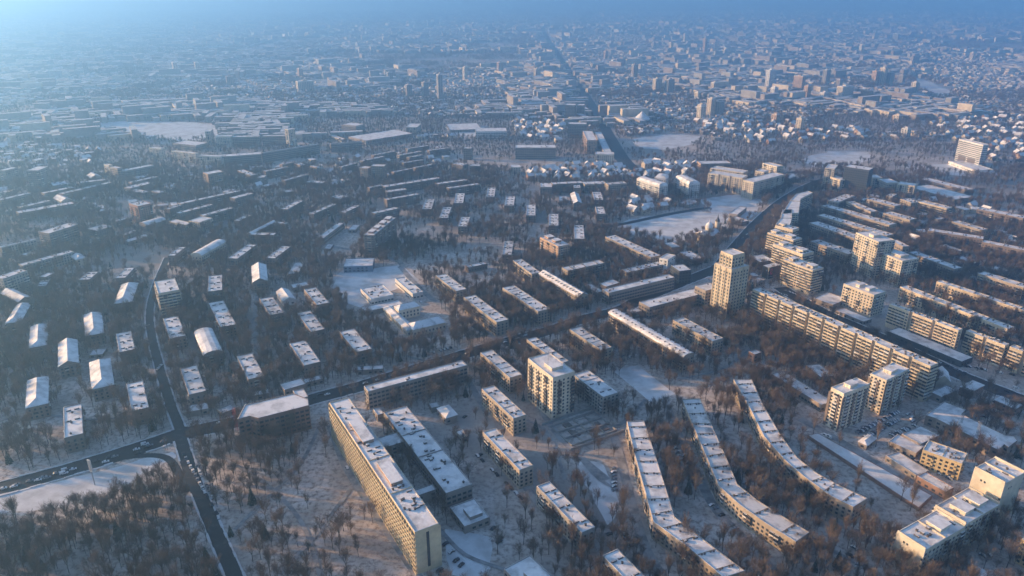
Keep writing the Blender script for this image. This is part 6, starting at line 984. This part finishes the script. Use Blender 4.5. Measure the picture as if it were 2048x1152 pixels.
# ------------------------------------------------------------------ villas and small houses
hrg = random.Random(21)
HW = dict(cream='cream-walled', white='white-walled', sand='tan-walled', orange='pinkish-walled', brick='brown-walled')
def free(x, y, r):
    i = int((x - GX0) / CELL); j = int((y - GY0) / CELL); k = max(1, int(r / CELL))
    if i - k < 0 or j - k < 0 or i + k >= NX or j + k >= NY: return True
    return not OCC[i - k:i + k + 1, j - k:j + k + 1].any()
def inpoly(x, y, p):
    c = False
    for i in range(len(p)):
        x0, y0 = p[i - 1]; x1, y1 = p[i]
        if (y0 > y) != (y1 > y) and x < (x1 - x0) * (y - y0) / (y1 - y0) + x0: c = not c
    return c
def house(x, y, rz, L, W, h, wk, label, group, flat=False):
    r = thing('house', label, 'house', (x, y, 0), rz, group); a, b = MB(), MB(); l, w_ = L / 2, W / 2; k = 0 if flat else W * .42
    a.box((-l, -w_), (L, 0), (0, W), -.2, h)
    if not flat:
        for s in (-1, 1): a.face([(s * l, -w_ * s, h), (s * l, w_ * s, h), (s * l, 0, h + k)])
        for s in (-1, 1): b.face([(-l - .4, s * (w_ + .4), h - .3), (l + .4, s * (w_ + .4), h - .3), (l + .4, 0, h + k + .25), (-l - .4, 0, h + k + .25)][::-s])
    else: b.box((-l - .2, -w_ - .2), (L + .4, 0), (0, W + .4), h, h + .4)
    g_ = MB()
    for s in (-1, 1):
        for q in (-.5, 0, .5):
            for z in ([1.2, 4.0] if h > 5 else [1.2]): g_.face([(q * L - .7 * s, -s * (w_ + .05), z), (q * L + .7 * s, -s * (w_ + .05), z), (q * L + .7 * s, -s * (w_ + .05), z + 1.4), (q * L - .7 * s, -s * (w_ + .05), z + 1.4)])
    a.build('wall', wallmat(wk), r); b.build('roof', SNOW, r); g_.build('glazing', GLASS, r, kind='stuff')
for poly, n, label, group, flat in HOUSES:
    xs = [p[0] for p in poly]; ys = [p[1] for p in poly]; t = k = 0
    while k < n and t < n * 60:
        t += 1; x = hrg.uniform(min(xs), max(xs)); y = hrg.uniform(min(ys), max(ys))
        if not inpoly(x, y, poly) or not free(x, y, 8): continue
        L = hrg.uniform(10, 19); W = hrg.uniform(8, 11); rz = R(hrg.choice([30, 120, 30, 75]) + hrg.uniform(-12, 12))
        hc = hrg.choice(['cream', 'white', 'sand', 'orange', 'brick', 'white'])
        house(x, y, rz, L, W, hrg.uniform(5.5, 9) if not flat else hrg.uniform(4, 7), hc, label.replace('house', HW[hc] + ' house').replace('villa ', HW[hc] + ' villa ').replace('building', HW[hc] + ' building').replace('shed ', HW[hc] + ' shed '), group + ', ' + HW[hc], flat and hrg.random() < .7)
        mark([(x - 7, y - 7), (x + 7, y - 7), (x + 7, y + 7), (x - 7, y + 7)]); k += 1
# ------------------------------------------------------------------ far towers, each one a thing
frg = random.Random(5)
for k, (x, y, wd, h, label) in enumerate(FAR):
    r = thing('tower_block', label, 'tower block', (x, y, 0), R(30 + frg.choice([0, 0, 90]) + frg.uniform(-4, 4)), None); a, b, gl, bl = MB(), MB(), MB(), MB(); dp = min(max(14, wd * .45), 26); l, w_ = wd / 2, dp / 2
    a.box((-l, -w_), (wd, 0), (0, dp), -.3, h); b.box((-l + .4, -w_ + .4), (wd - .8, 0), (0, dp - .8), h, h + .5)
    a.box((-l * .3, -w_ * .5), (l * .6, 0), (0, w_), h, h + 3.5)
    P4 = [(-l, -w_), (l, -w_), (l, w_), (-l, w_)]
    for q in range(4):
        A = np.array(P4[q]); Bq = np.array(P4[(q + 1) % 4]); d = Bq - A; ln = np.linalg.norm(d); d = d / ln; nn = np.array((d[1], -d[0])); n_ = max(2, int(ln / 5))
        for i in range(n_):
            p0 = A + d * (i + .25) * ln / n_ + nn * .1; p1 = A + d * (i + .75) * ln / n_ + nn * .1
            for z in np.arange(2.5, h - 3, 3.2): gl.face([(*p0, z), (*p1, z), (*p1, z + 1.6), (*p0, z + 1.6)])
    a.build('wall', wallmat(frg.choice(['cream', 'white', 'sand', 'grey', 'office', 'orange'])), r); b.build('roof', SNOW, r); gl.build('glazing', GLASS, r, kind='stuff')
    if y < 2600: mark([(x - wd / 2 - 4, y - 14), (x + wd / 2 + 4, y - 14), (x + wd / 2 + 4, y + 14), (x - wd / 2 - 4, y + 14)])
# ------------------------------------------------------------------ the rest of the city out to the haze: one mass nobody could count
crg = np.random.default_rng(3)
def lattice(x, y, s):                                   # smooth value noise, 0..1
    x = np.asarray(x) / s; y = np.asarray(y) / s; i = np.floor(x).astype(int); j = np.floor(y).astype(int); fx = x - i; fy = y - j; fx = fx * fx * (3 - 2 * fx); fy = fy * fy * (3 - 2 * fy)
    hsh = lambda a, b: ((np.sin(a * 127.1 + b * 311.7) * 43758.5453) % 1.0)
    return hsh(i, j) * (1 - fx) * (1 - fy) + hsh(i + 1, j) * fx * (1 - fy) + hsh(i, j + 1) * (1 - fx) * fy + hsh(i + 1, j + 1) * fx * fy
cm = MB(); cnt = 0
def city_box(x, y, ca, sa, L, W, h, wm_, ridge):
    u = (ca * L, sa * L); v = (-sa * W, ca * W); o = (x - (u[0] + v[0]) / 2, y - (u[1] + v[1]) / 2)
    if ridge <= 0: cm.box(o, u, v, 0, h, wm_, 0); return
    k = len(cm.v); q = [o, (o[0] + u[0], o[1] + u[1]), (o[0] + u[0] + v[0], o[1] + u[1] + v[1]), (o[0] + v[0], o[1] + v[1])]
    cm.v.extend((*p, 0) for p in q); cm.v.extend((*p, h) for p in q); e0 = ((q[0][0] + q[3][0]) / 2, (q[0][1] + q[3][1]) / 2, h + ridge); e1 = ((q[1][0] + q[2][0]) / 2, (q[1][1] + q[2][1]) / 2, h + ridge); cm.v.extend([e0, e1])
    for a, b in ((0, 1), (2, 3)): cm.f.append((k + a, k + b, k + 4 + b, k + 4 + a)); cm.m.append(wm_)
    cm.f.append((k + 1, k + 2, k + 6, k + 9, k + 5)); cm.m.append(wm_); cm.f.append((k + 3, k, k + 4, k + 8, k + 7)); cm.m.append(wm_)
    cm.f.append((k + 4, k + 5, k + 9, k + 8)); cm.m.append(0); cm.f.append((k + 6, k + 7, k + 8, k + 9)); cm.m.append(0)
N = 90000
zz = 1500 * (9500 / 1500) ** crg.random(N); xx = (crg.random(N) - .5) * 1.5 * zz; yy = (zz - 110) / .925
urban = lattice(xx, yy, 420); kindn = lattice(xx + 5000, yy, 300); grain = lattice(xx, yy + 900, 130); az_n = lattice(xx, yy, 1500)
KEEP = [(np.array(p).min(0), np.array(p).max(0), p) for p in EMPTY]
seen = {}
for i in range(N):
    x, y = float(xx[i]), float(yy[i])
    if urban[i] < .22 or y < 1050: continue
    if not free(x, y, 16): continue
    if any(lo[0] < x < hi[0] and lo[1] < y < hi[1] and inpoly(x, y, p) for lo, hi, p in KEEP): continue
    gu = x * .866 + y * .5; gv = -x * .5 + y * .866
    if gu % 235 < 20 or gv % 170 < 15: continue
    if y > 2600: kindn[i] += .16
    cs = 26 if kindn[i] > .5 else 18
    if y > 3500: cs *= 1.35
    key = (int(x / cs), int(y / cs), cs)
    if key in seen: continue
    seen[key] = 1
    ang = R((30 if az_n[i] < .55 else 12) + crg.normal() * 5 + (90 if crg.random() < .35 else 0))
    wm_ = int(crg.integers(1, 5))
    if kindn[i] > .52:
        L = crg.uniform(28, 75); W = crg.uniform(11, 15); h = crg.choice([9, 13, 14, 15, 26, 30], p=[.3, .28, .25, .10, .05, .02])
        if crg.random() < .08: L, W, h = crg.uniform(40, 90), crg.uniform(18, 32), crg.uniform(5, 8)
        city_box(x, y, math.cos(ang), math.sin(ang), L, W, h, wm_, 0)
    else:
        L = crg.uniform(9, 18); W = crg.uniform(8, 11); city_box(x, y, math.cos(ang), math.sin(ang), L, W, crg.uniform(4, 8), wm_, 0 if crg.random() < .72 else W * .28)
    cnt += 1
dh = cm.build('distant_housing', [SNOWD, wallmat('sand'), wallmat('office'), wallmat('grey'), wallmat('office')], kind='stuff'); dh['label'] = 'snow-roofed houses and blocks of the far city fading into haze'
# ------------------------------------------------------------------ trees
def tree_parts(seed, h, kind='bare'):
    rg = random.Random(seed); T, C = MB(), MB()
    def axis(d, ang):
        a = d.orthogonal(); a.normalize(); b = d.cross(a); t = rg.uniform(0, 6.283); s = a * math.cos(t) + b * math.sin(t)
        return (d * math.cos(ang) + s * math.sin(ang)).normalized()
    def twig(p, d, ln, wd):
        s = d.orthogonal(); s.normalize(); t = rg.uniform(0, 6.283); s = (s * math.cos(t) + d.cross(s) * math.sin(t)) * wd
        C.face([p - s, p + s, p + d * ln])
    if kind == 'conifer':
        p = Vector((0, 0, 0)); T.prism3(p, Vector((0, 0, h)), .16, .03, n=5)
        z = h * .1
        while z < h * .98:
            r = (1 - z / h) * h * .24 + .25; n_ = 9
            for i in range(n_):
                t = i * 6.283 / n_ + rg.uniform(-.3, .3); e = Vector((math.cos(t) * r, math.sin(t) * r, z - r * .35)); s = Vector((-math.sin(t), math.cos(t), 0)) * r * .33
                C.face([Vector((0, 0, z + .35)), e - s, e + s * .3]); C.face([Vector((0, 0, z + .35)), e - s * .2, e + s])
            z += h * .055
        return T, C
    narrow = kind == 'poplar'; wide = (.9, 1.4, 1.1, .75, 1.25, 1.1)[seed % 6]
    lean = Vector((rg.uniform(-.05, .05), rg.uniform(-.05, .05), 1)).normalized(); th = h * rg.uniform(.34, .46); p0 = Vector((0, 0, -.2)); p1 = lean * th
    T.prism3(p0, p1, .26, .19, n=5)
    def grow(p, d, ln, r, dep):
        d2 = (d + Vector((0, 0, .34))).normalized(); m = p + d * ln * .5; e = m + d2 * ln * .5; tgt = T if dep == 0 else C
        tgt.prism3(p, m, r, r * .75); tgt.prism3(m, e, r * .75, r * .35)
        k = (5, 4, 0)[dep]
        for i in range(k):
            f = rg.uniform(.3, 1.0); q = p.lerp(m, f * 2) if f < .5 else m.lerp(e, f * 2 - 1)
            grow(q, axis(d2, rg.uniform(.24, .58) * wide * (.5 if narrow else 1)), ln * (.62 if dep == 0 else .7), r * .45, dep + 1)
        for i in range((2, 5, 9)[dep]):
            f = rg.uniform(.35, 1.0); q = p.lerp(m, f * 2) if f < .5 else m.lerp(e, f * 2 - 1)
            twig(q, axis(d2, rg.uniform(.3, .95)), rg.uniform(1.0, 2.3) * h / 15, rg.uniform(.022, .042))
    n_ = 5
    for i in range(n_):
        t = i * 6.283 / n_ + rg.uniform(-.4, .4); a = rg.uniform(.14, .42) * wide * (.35 if narrow else 1)
        d = Vector((math.cos(t) * math.sin(a), math.sin(t) * math.sin(a), math.cos(a)))
        grow(p1 - lean * rg.uniform(0, th * .25), d, h * rg.uniform(.34, .5), .13, 0)
    grow(p1, lean, h * .45, .17, 0)
    return T, C
KINDS = [('bare', 15.0)] * 6 + [('poplar', 18.0), ('conifer', 13.0)]
TREE = []
for k, (kd, h) in enumerate(KINDS):
    T, C = tree_parts(50 + k, h, kd); nm = {'bare': 'bare_tree', 'poplar': 'poplar_tree', 'conifer': 'spruce_tree'}[kd]
    mt_, mc_ = mesh('trunk', T, BARK), mesh('crown', C, NEEDLE if kd == 'conifer' else TWIG)
    J = MB(); off = 0
    for s, mi in ((T, 0), (C, 1)):
        o_ = len(J.v); J.v += s.v; J.f += [tuple(i + o_ for i in f) for f in s.f]; J.m += [mi] * len(s.f)
    TREE.append((nm, mt_, mc_, mesh('woodland_tree', J, [BARK, NEEDLE if kd == 'conifer' else TWIG]), h))
# clumps for the far belts of wood: a handful of trees in one light mesh
def clump(seed):
    rg = random.Random(seed); J = MB()
    for t in range(5):
        x, y, h = rg.uniform(-9, 9), rg.uniform(-9, 9), rg.uniform(10, 16); p = Vector((x, y, 0)); J.prism3(p, Vector((x, y, h * .6)), .25, .12)
        for i in range(60):
            a = rg.uniform(0, 6.283); rr = rg.uniform(0, 3.4); z = rg.uniform(h * .3, h); q = Vector((x + math.cos(a) * rr, y + math.sin(a) * rr, z)); s = Vector((rg.uniform(-1, 1), rg.uniform(-1, 1), rg.uniform(-1, 1))).normalized() * .42
            J.face([q - s, q + s, q + Vector((rg.uniform(-.7, .7), rg.uniform(-.7, .7), rg.uniform(.6, 1.6)))])
    return mesh('woodland_clump', J, [TWIG])
CLUMPS = [clump(s) for s in (1, 2, 3)]
trg = np.random.default_rng(11)
ct, st_ = math.cos(R(22.3466)), math.sin(R(22.3466))
def view(x, y, z=0.0):
    dz = z - CAM_H; d = y * ct - dz * st_; return 1024 + 1462 * x / d, 576 - 1462 * (y * st_ + dz * ct) / d, d
spots = []
STEP = 4.9
ys = np.arange(215, 2250, STEP); xs = np.arange(-1290, 1640, STEP); X, Y = np.meshgrid(xs, ys, indexing='ij'); X = (X + trg.uniform(-.5, .5, X.shape) * STEP).ravel(); Y = (Y + trg.uniform(-.5, .5, Y.shape) * STEP).ravel()
U, V, D = view(X, Y)
ok = (U > -130) & (U < 2110) & (V < 1290)
X, Y, D = X[ok], Y[ok], D[ok]
gi = ((X - GX0) / CELL).astype(int).clip(0, NX - 1); gj = ((Y - GY0) / CELL).astype(int).clip(0, NY - 1)
dn = DENS[gi, gj] * np.where(Y < 900, 1.0, np.where(Y < 1250, .8, .38)); patch = lattice(X, Y, 38) * .6 + lattice(X, Y, 110) * .4
prob = np.clip((patch - np.where(Y > 620, .19, .29)) * 3.0, 0.07, 1) * dn * .9
keep = (~OCC[gi, gj]) & (trg.random(len(X)) < prob)
X, Y, D = X[keep], Y[keep], D[keep]
kinds = trg.choice(8, len(X), p=[.155] * 6 + [.045, .025]); scl = trg.uniform(.45, 1.08, len(X)) * np.where(Y > 1250, .7, np.where(Y > 650, .85, 1.0)); rot = trg.uniform(0, 6.283, len(X))
U, V, _ = view(X, Y, 4.0)
inview = (U > 4) & (U < 2044) & (V < 1148)
order = np.argsort(D - 1e6 * inview)[:300]
own = np.zeros(len(X), bool); own[order] = True
def landmark(x, y, marks):
    return min(marks, key=lambda m: (m[0] - x) ** 2 + (m[1] - y) ** 2)
for i in order:
    nm, mt_, mc_, _, h = TREE[kinds[i]]; lm = landmark(X[i], Y[i], TMARK)
    word = {'bare_tree': 'leafless brown tree', 'poplar_tree': 'narrow leafless poplar', 'spruce_tree': 'dark snow-dusted spruce'}[nm]
    size = 'tall ' if scl[i] > .82 else ('small ' if scl[i] < .58 else '')
    word = size + word
    o = thing(nm, word + ' ' + lm[2], 'tree', (float(X[i]), float(Y[i]), 0), float(rot[i]), word + 's ' + lm[2]); o.scale = (float(scl[i]),) * 3
    link('trunk', mt_, o); link('crown', mc_, o)
# every other tree: one wood, spread with geometry nodes
rest = ~own
FX, FY = [], []
N = 60000
zz = 2050 * (8500 / 2050) ** trg.random(N); fx = (trg.random(N) - .5) * 1.5 * zz; fy = (zz - 110) / .925
gn_ = lattice(fx, fy, 420); gg = lattice(fx + 77, fy, 95)
fk = ((gn_ < .36) & (gg > .42)) | (gg > .66)
fx, fy = fx[fk], fy[fk]
fk = np.array([not any(lo[0] < x < hi[0] and lo[1] < y < hi[1] and inpoly(x, y, p) for lo, hi, p in KEEP[:EMPTY_TREES]) for x, y in zip(fx, fy)]); fx, fy = fx[fk], fy[fk]
px_ = np.concatenate([X[rest], fx]); py_ = np.concatenate([Y[rest], fy])
kk = np.concatenate([kinds[rest], 8 + trg.integers(0, 3, len(fx))]); ss = np.concatenate([scl[rest], trg.uniform(.6, 1.05, len(fx))]); rr_ = np.concatenate([rot[rest], trg.uniform(0, 6.283, len(fx))])
pm = bpy.data.meshes.new('woodland'); pm.vertices.add(len(px_)); co = np.zeros((len(px_), 3), np.float32); co[:, 0] = px_; co[:, 1] = py_; pm.vertices.foreach_set('co', co.ravel())
for nm, tp, val in (('sort', 'INT', kk.astype(np.int32)), ('size', 'FLOAT', ss.astype(np.float32)), ('turn', 'FLOAT', rr_.astype(np.float32))):
    at = pm.attributes.new(nm, tp, 'POINT'); at.data.foreach_set('value', val)
wood = link('woodland', pm, kind='stuff'); wood['label'] = 'leafless brown woodland and yard trees filling the ground between the blocks'
ng = bpy.data.node_groups.new('woodland', 'GeometryNodeTree'); ng.interface.new_socket('Geometry', in_out='INPUT', socket_type='NodeSocketGeometry'); ng.interface.new_socket('Geometry', in_out='OUTPUT', socket_type='NodeSocketGeometry')
N_, L_ = ng.nodes, ng.links; gin = N_.new('NodeGroupInput'); gout = N_.new('NodeGroupOutput'); join = N_.new('GeometryNodeJoinGeometry')
def attr(nm, tp):
    a = N_.new('GeometryNodeInputNamedAttribute'); a.data_type = tp; a.inputs['Name'].default_value = nm; return a.outputs['Attribute']
a_s, a_z, a_r = attr('sort', 'INT'), attr('size', 'FLOAT'), attr('turn', 'FLOAT')
cv = N_.new('ShaderNodeCombineXYZ'); L_.new(a_r, cv.inputs['Z'])
for k, me in enumerate([t[3] for t in TREE] + CLUMPS):
    src = bpy.data.objects.new('woodland_source', me)
    oi = N_.new('GeometryNodeObjectInfo'); oi.inputs['Object'].default_value = src; oi.inputs['As Instance'].default_value = True
    cmp = N_.new('FunctionNodeCompare'); cmp.data_type = 'INT'; cmp.operation = 'EQUAL'; L_.new(a_s, cmp.inputs[2]); cmp.inputs[3].default_value = k
    ip = N_.new('GeometryNodeInstanceOnPoints'); L_.new(gin.outputs[0], ip.inputs['Points']); L_.new(cmp.outputs[0], ip.inputs['Selection']); L_.new(oi.outputs['Geometry'], ip.inputs['Instance']); L_.new(cv.outputs[0], ip.inputs['Rotation']); L_.new(a_z, ip.inputs['Scale'])
    L_.new(ip.outputs[0], join.inputs[0])
L_.new(join.outputs[0], gout.inputs[0])
md = wood.modifiers.new('woodland', 'NODES'); md.node_group = ng
print('trees', len(px_), 'city', cnt)
# ------------------------------------------------------------------ cars
def car_mesh(paint, snow, van=False):
    J = MB(); z1, z2 = (.95, 1.45) if not van else (1.1, 2.1); l = 2.15 if not van else 2.5
    prof = [(-l, .35), (-l, z1 - .12), (-l * .72, z1), (-l * .5, z2 - .03) if not van else (-l * .97, z2 - .02), (l * .18, z2) if not van else (l * .35, z2), (l * .48, z1) if not van else (l * .62, z1 + .1), (l * .96, z1 - .2), (l, .6), (l, .35)]
    for s in (-1, 1):
        pts = [(x, s * .88 if z < z1 + .02 else s * .74, z) for x, z in prof]; J.face(pts if s < 0 else pts[::-1], 0)
    for i in range(len(prof) - 1):
        (x0, a0), (x1, a1) = prof[i], prof[i + 1]; w0 = .88 if a0 < z1 + .02 else .74; w1 = .88 if a1 < z1 + .02 else .74
        top = i in (3,); glass = i in (2, 4)
        J.face([(x0, w0, a0), (x0, -w0, a0), (x1, -w1, a1), (x1, w1, a1)][::-1], 3 if (glass and not (snow and i == 2)) else (1 if snow and 1 <= i <= 5 else 0))
    for s in (-1, 1):
        J.face([(x, s * (.83 if z < z1 + .1 else .755), z) for x, z in ((-l * .6, z1 + .04), (l * .4, z1 + .04), (l * .16, z2 - .08), (-l * .46, z2 - .08))][::s], 3)
        for x in (-l * .62, l * .6):
            q = [(x + .33 * math.cos(t), s * .9, .33 + .33 * math.sin(t)) for t in [i * 6.283 / 8 for i in range(8)]]; J.face(q[::-1] if s > 0 else q, 2)
            J.ring(q, [(a, s * .7, c_) for a, _, c_ in q], 2)
    return mesh('car', J, [paint, SNOW, TYRE, GLASS])
CARS = [('white car', 'car', car_mesh(PAINTW, False)), ('dark car', 'car', car_mesh(PAINTD, False)), ('dark snow-covered car', 'car', car_mesh(PAINTD, True)), ('grey car', 'car', car_mesh(PAINTG, False)), ('red car', 'car', car_mesh(PAINTR, False)), ('white van', 'van', car_mesh(PAINTW, False, True))]
vrg = random.Random(9)
for (x, y, rz, k, place) in VEHICLES:
    nm, cat, me = CARS[k]
    o = link('car' if cat == 'car' else 'van', me, None, (x, y, .1)); o.rotation_euler = (0, 0, rz); o['category'] = cat; o['label'] = nm + ' ' + place; o['group'] = nm + 's ' + place
# ------------------------------------------------------------------ street lamps, masts, signs
lamp_me = None
def lamp(x, y, rz, label, group):
    r = thing('street_lamp', label, 'street lamp', (x, y, 0), rz, group)
    global lamp_me
    if lamp_me is None:
        a, b, c_ = MB(), MB(), MB(); a.prism3(Vector((0, 0, 0)), Vector((0, 0, 10)), .14, .08, n=6); b.prism3(Vector((0, 0, 9.9)), Vector((2.2, 0, 10.5)), .07, .06, n=5); c_.box((1.9, -.18), (.9, 0), (0, .36), 10.42, 10.62, bottom=True)
        lamp_me = (mesh('pole', a, STEEL), mesh('lamp_arm', b, STEEL), mesh('lamp_head', c_, STEEL))
    for n_, me in zip(('pole', 'lamp_arm', 'lamp_head'), lamp_me): link(n_, me, r)
for x, y, rz, label, group in LAMPS: lamp(x, y, rz, label, group)
def lattice_mast(name, label, cat, x, y, h, wd, m_, jib=0, heads=0):
    r = thing(name, label, cat, (x, y, 0)); a = MB(); n_ = int(h / (wd * 1.4)); q = wd / 2
    for sx in (-1, 1):
        for sy in (-1, 1): a.prism3(Vector((sx * q, sy * q, 0)), Vector((sx * q, sy * q, h)), .09, .07, n=4)
    for i in range(n_):
        z0, z1 = i * h / n_, (i + 1) * h / n_
        for A, B_ in (((-q, -q), (q, -q)), ((q, -q), (q, q)), ((q, q), (-q, q)), ((-q, q), (-q, -q))):
            a.prism3(Vector((*A, z0)), Vector((*B_, z1)), .06, .06); a.prism3(Vector((*A, z1)), Vector((*B_, z1)), .05, .05)
    a.build('lattice', m_, r)
    if heads:
        b = MB(); b.box((-1.6, -.2), (3.2, 0), (0, .4), h, h + .3, bottom=True)
        for i in range(4): b.box((-1.5 + i * .8, -.45), (.6, 0), (0, .3), h + .1, h + .9, bottom=True)
        b.build('lamp_rack', STEEL, r)
    return r
for rec in MASTS: lattice_mast(*[(MATS[q] if isinstance(q, str) and q in MATS else q) for q in rec])
def pylon(x, y):
    r = thing('advertising_pylon', 'tall slim advertising pylon with a vertical board beside the street', 'sign', (x, y, 0), R(-25)); a, b = MB(), MB()
    a.prism3(Vector((0, 0, 0)), Vector((0, 0, 11)), .32, .3, n=8); b.box((-1.3, -.3), (2.6, 0), (0, .6), 10.5, 19, bottom=True); a.build('post', STEEL, r); b.build('board', TRIM, r)
    c_ = MB(); c_.box((-1.1, -.36), (2.2, 0), (0, .06), 11, 18.5, bottom=True); c_.build('panel', PAINTG, r)
pylon(*PYLON)
# pink framed advertising screen on the dark shop behind the tower
x, y = SCREEN; r = thing('advertising_screen', 'framed advertising cube with a pink panel behind the office tower', 'sign', (x, y, 0), R(30)); a, b, c_ = MB(), MB(), MB()
a.box((-9, -4), (18, 0), (0, 8), 0, 13, 0, 1); a.build('cube', [wallmat('dark'), SNOW], r); b.box((-6.0, -4.3), (3.6, 0), (0, .2), 4, 11.5, bottom=True); b.build('pink_panel', PINK, r)
for q in ((-9.2, 0.4), (8.8, .4)): c_.box((q[0], -4.5), (.4, 0), (0, .4), 0, 13.4)
c_.box((-9.2, -4.5), (18.4, 0), (0, .4), 13.0, 13.5, bottom=True); c_.box((-9.2, -4.5), (18.4, 0), (0, .4), 2, 2.4, bottom=True); c_.build('frame', TRIM, r)
# church on the snowfield
x, y = CHURCH; r = thing('church', 'pale church with a tall dark-capped belfry at the edge of the snowfield', 'church', (x, y, 0), R(28))
a = MB(); a.box((-14, -7), (28, 0), (0, 14), 0, 9); a.box((-6, -11), (12, 0), (0, 22), 0, 8.6); a.build('wall', wallmat('cream'), r); a = MB()
for (x0, x1, y0, y1, z, k) in ((-14.4, 14.4, -7.4, 7.4, 9, 4), (-6.4, 6.4, -11.4, 11.4, 8.65, 3.5)):
    a.face([(x0, y0, z), (x1, y0, z), (x1 - 3, 0, z + k), (x0 + 3, 0, z + k)]); a.face([(x1, y1, z), (x0, y1, z), (x0 + 3, 0, z + k), (x1 - 3, 0, z + k)]); a.face([(x0, y1, z), (x0, y0, z), (x0 + 3, 0, z + k)]); a.face([(x1, y0, z), (x1, y1, z), (x1 - 3, 0, z + k)])
a.build('roof', SNOW, r); a = MB()
def rings(mb, prof, n, cx=0, cy=0, m=0):
    q = [[(cx + rr * math.cos(t), cy + rr * math.sin(t), z) for t in [2 * math.pi * i / n for i in range(n)]] for rr, z in prof]
    for i in range(len(q) - 1): mb.ring(q[i], q[i + 1], m)
rings(a, [(4.2, 8), (4.2, 15), (4.6, 15.2), (4.6, 16)], 16); a.build('drum', wallmat('cream'), r); a = MB(); rings(a, [(4.6, 16), (4.5, 18), (3.6, 20), (2, 21.6), (.6, 22.6), (.4, 25), (.05, 27)], 16); a.build('dome', SNOW, r)
a = MB(); rings(a, [(2.7, 0), (2.7, 19), (3.1, 19.2), (3.1, 20.2)], 8, 17, 4); t_ = a.build('belfry', wallmat('cream'), r); a = MB(); rings(a, [(3.1, 20.2), (2.2, 22.5), (.9, 24.5), (.5, 27), (.05, 30)], 8, 17, 4); a.build('belfry_cap', VENT, t_)
# circus with a shallow conical roof
x, y, rad = CIRCUS; r = thing('circus', 'round hall with a shallow ribbed conical roof by the snowy meadow', 'circus', (x, y, 0)); a = MB(); rings(a, [(rad, 0), (rad, 9), (rad * 1.04, 9.3), (rad * 1.04, 11)], 40); a.build('wall', wallmat('white'), r)
a = MB(); rings(a, [(rad * 1.04, 11), (rad * .55, 19), (rad * .2, 25), (rad * .1, 27), (.1, 27.5)], 40); a.build('roof', SNOW, r); a = MB()
for i in range(40):
    t = 2 * math.pi * i / 40; a.box((rad * math.cos(t) - .8, rad * math.sin(t) - .8), (1.6, 0), (0, 1.6), 0, 10.5)
a.build('pilaster_ring', wallmat('dark'), r, kind='stuff')
# raised snowy terrace with a dark retaining wall
a, b = MB(), MB(); pts = TERRACE; a.ring([(*p, -.2) for p in pts], [(*p, 2.6) for p in pts]); ins = inset(pts, .5); a.ring([(*p, 2.6) for p in pts], [(*p, 2.6) for p in ins]); b.face([(*p, 2.45) for p in inset(pts, .4)])
r = thing('retaining_terrace', 'long snow-covered terrace held by a dark retaining wall', 'terrace', (0, 0, 0)); a.build('retaining_wall', wallmat('brick'), r); b.build('snow_cover', FIELD, r)
# building pit: low concrete footings in the snow
r = thing('foundation_pit', 'shallow construction pit with a grid of low dark footings', 'building site', (PIT[0], PIT[1], 0), R(30)); a = MB(); prg = random.Random(4)
for i in range(5): a.box((-20 + i * 9.5, -14), (.8, 0), (0, 28), -.1, prg.uniform(.8, 2.2))
for i in range(4): a.box((-20, -14 + i * 9), (38.8, 0), (0, .8), -.1, prg.uniform(.7, 1.9))
a.box((-24, -18), (48, 0), (0, .4), 0, 2.0); a.box((-24, 18), (48, 0), (0, .4), 0, 2.0); a.build('footing', wallmat('grey'), r); a = MB()
for i in range(9): a.box((prg.uniform(-18, 14), prg.uniform(-12, 8)), (prg.uniform(3, 6), 0), (0, prg.uniform(2, 5)), 0, prg.uniform(.5, 1.1))
a.build('stacked_formwork', TRIMD, r, kind='stuff')
# ------------------------------------------------------------------ haze
hz = bpy.data.materials.new('haze'); hz.use_nodes = True; t = hz.node_tree; t.nodes.clear(); pv = t.nodes.new('ShaderNodeVolumePrincipled'); out = t.nodes.new('ShaderNodeOutputMaterial')
pv.inputs['Color'].default_value = (*HAZE_COLOR, 1); pv.inputs['Density'].default_value = HAZE_DENSITY; pv.inputs['Anisotropy'].default_value = HAZE_G; t.links.new(pv.outputs[0], out.inputs['Volume'])
m_ = MB(); m_.box((-24500, -450), (49000, 0), (0, 21600), -1.2, 294, bottom=True); o = m_.build('haze', hz, kind='stuff'); o['label'] = 'pale winter haze lying over the whole city'
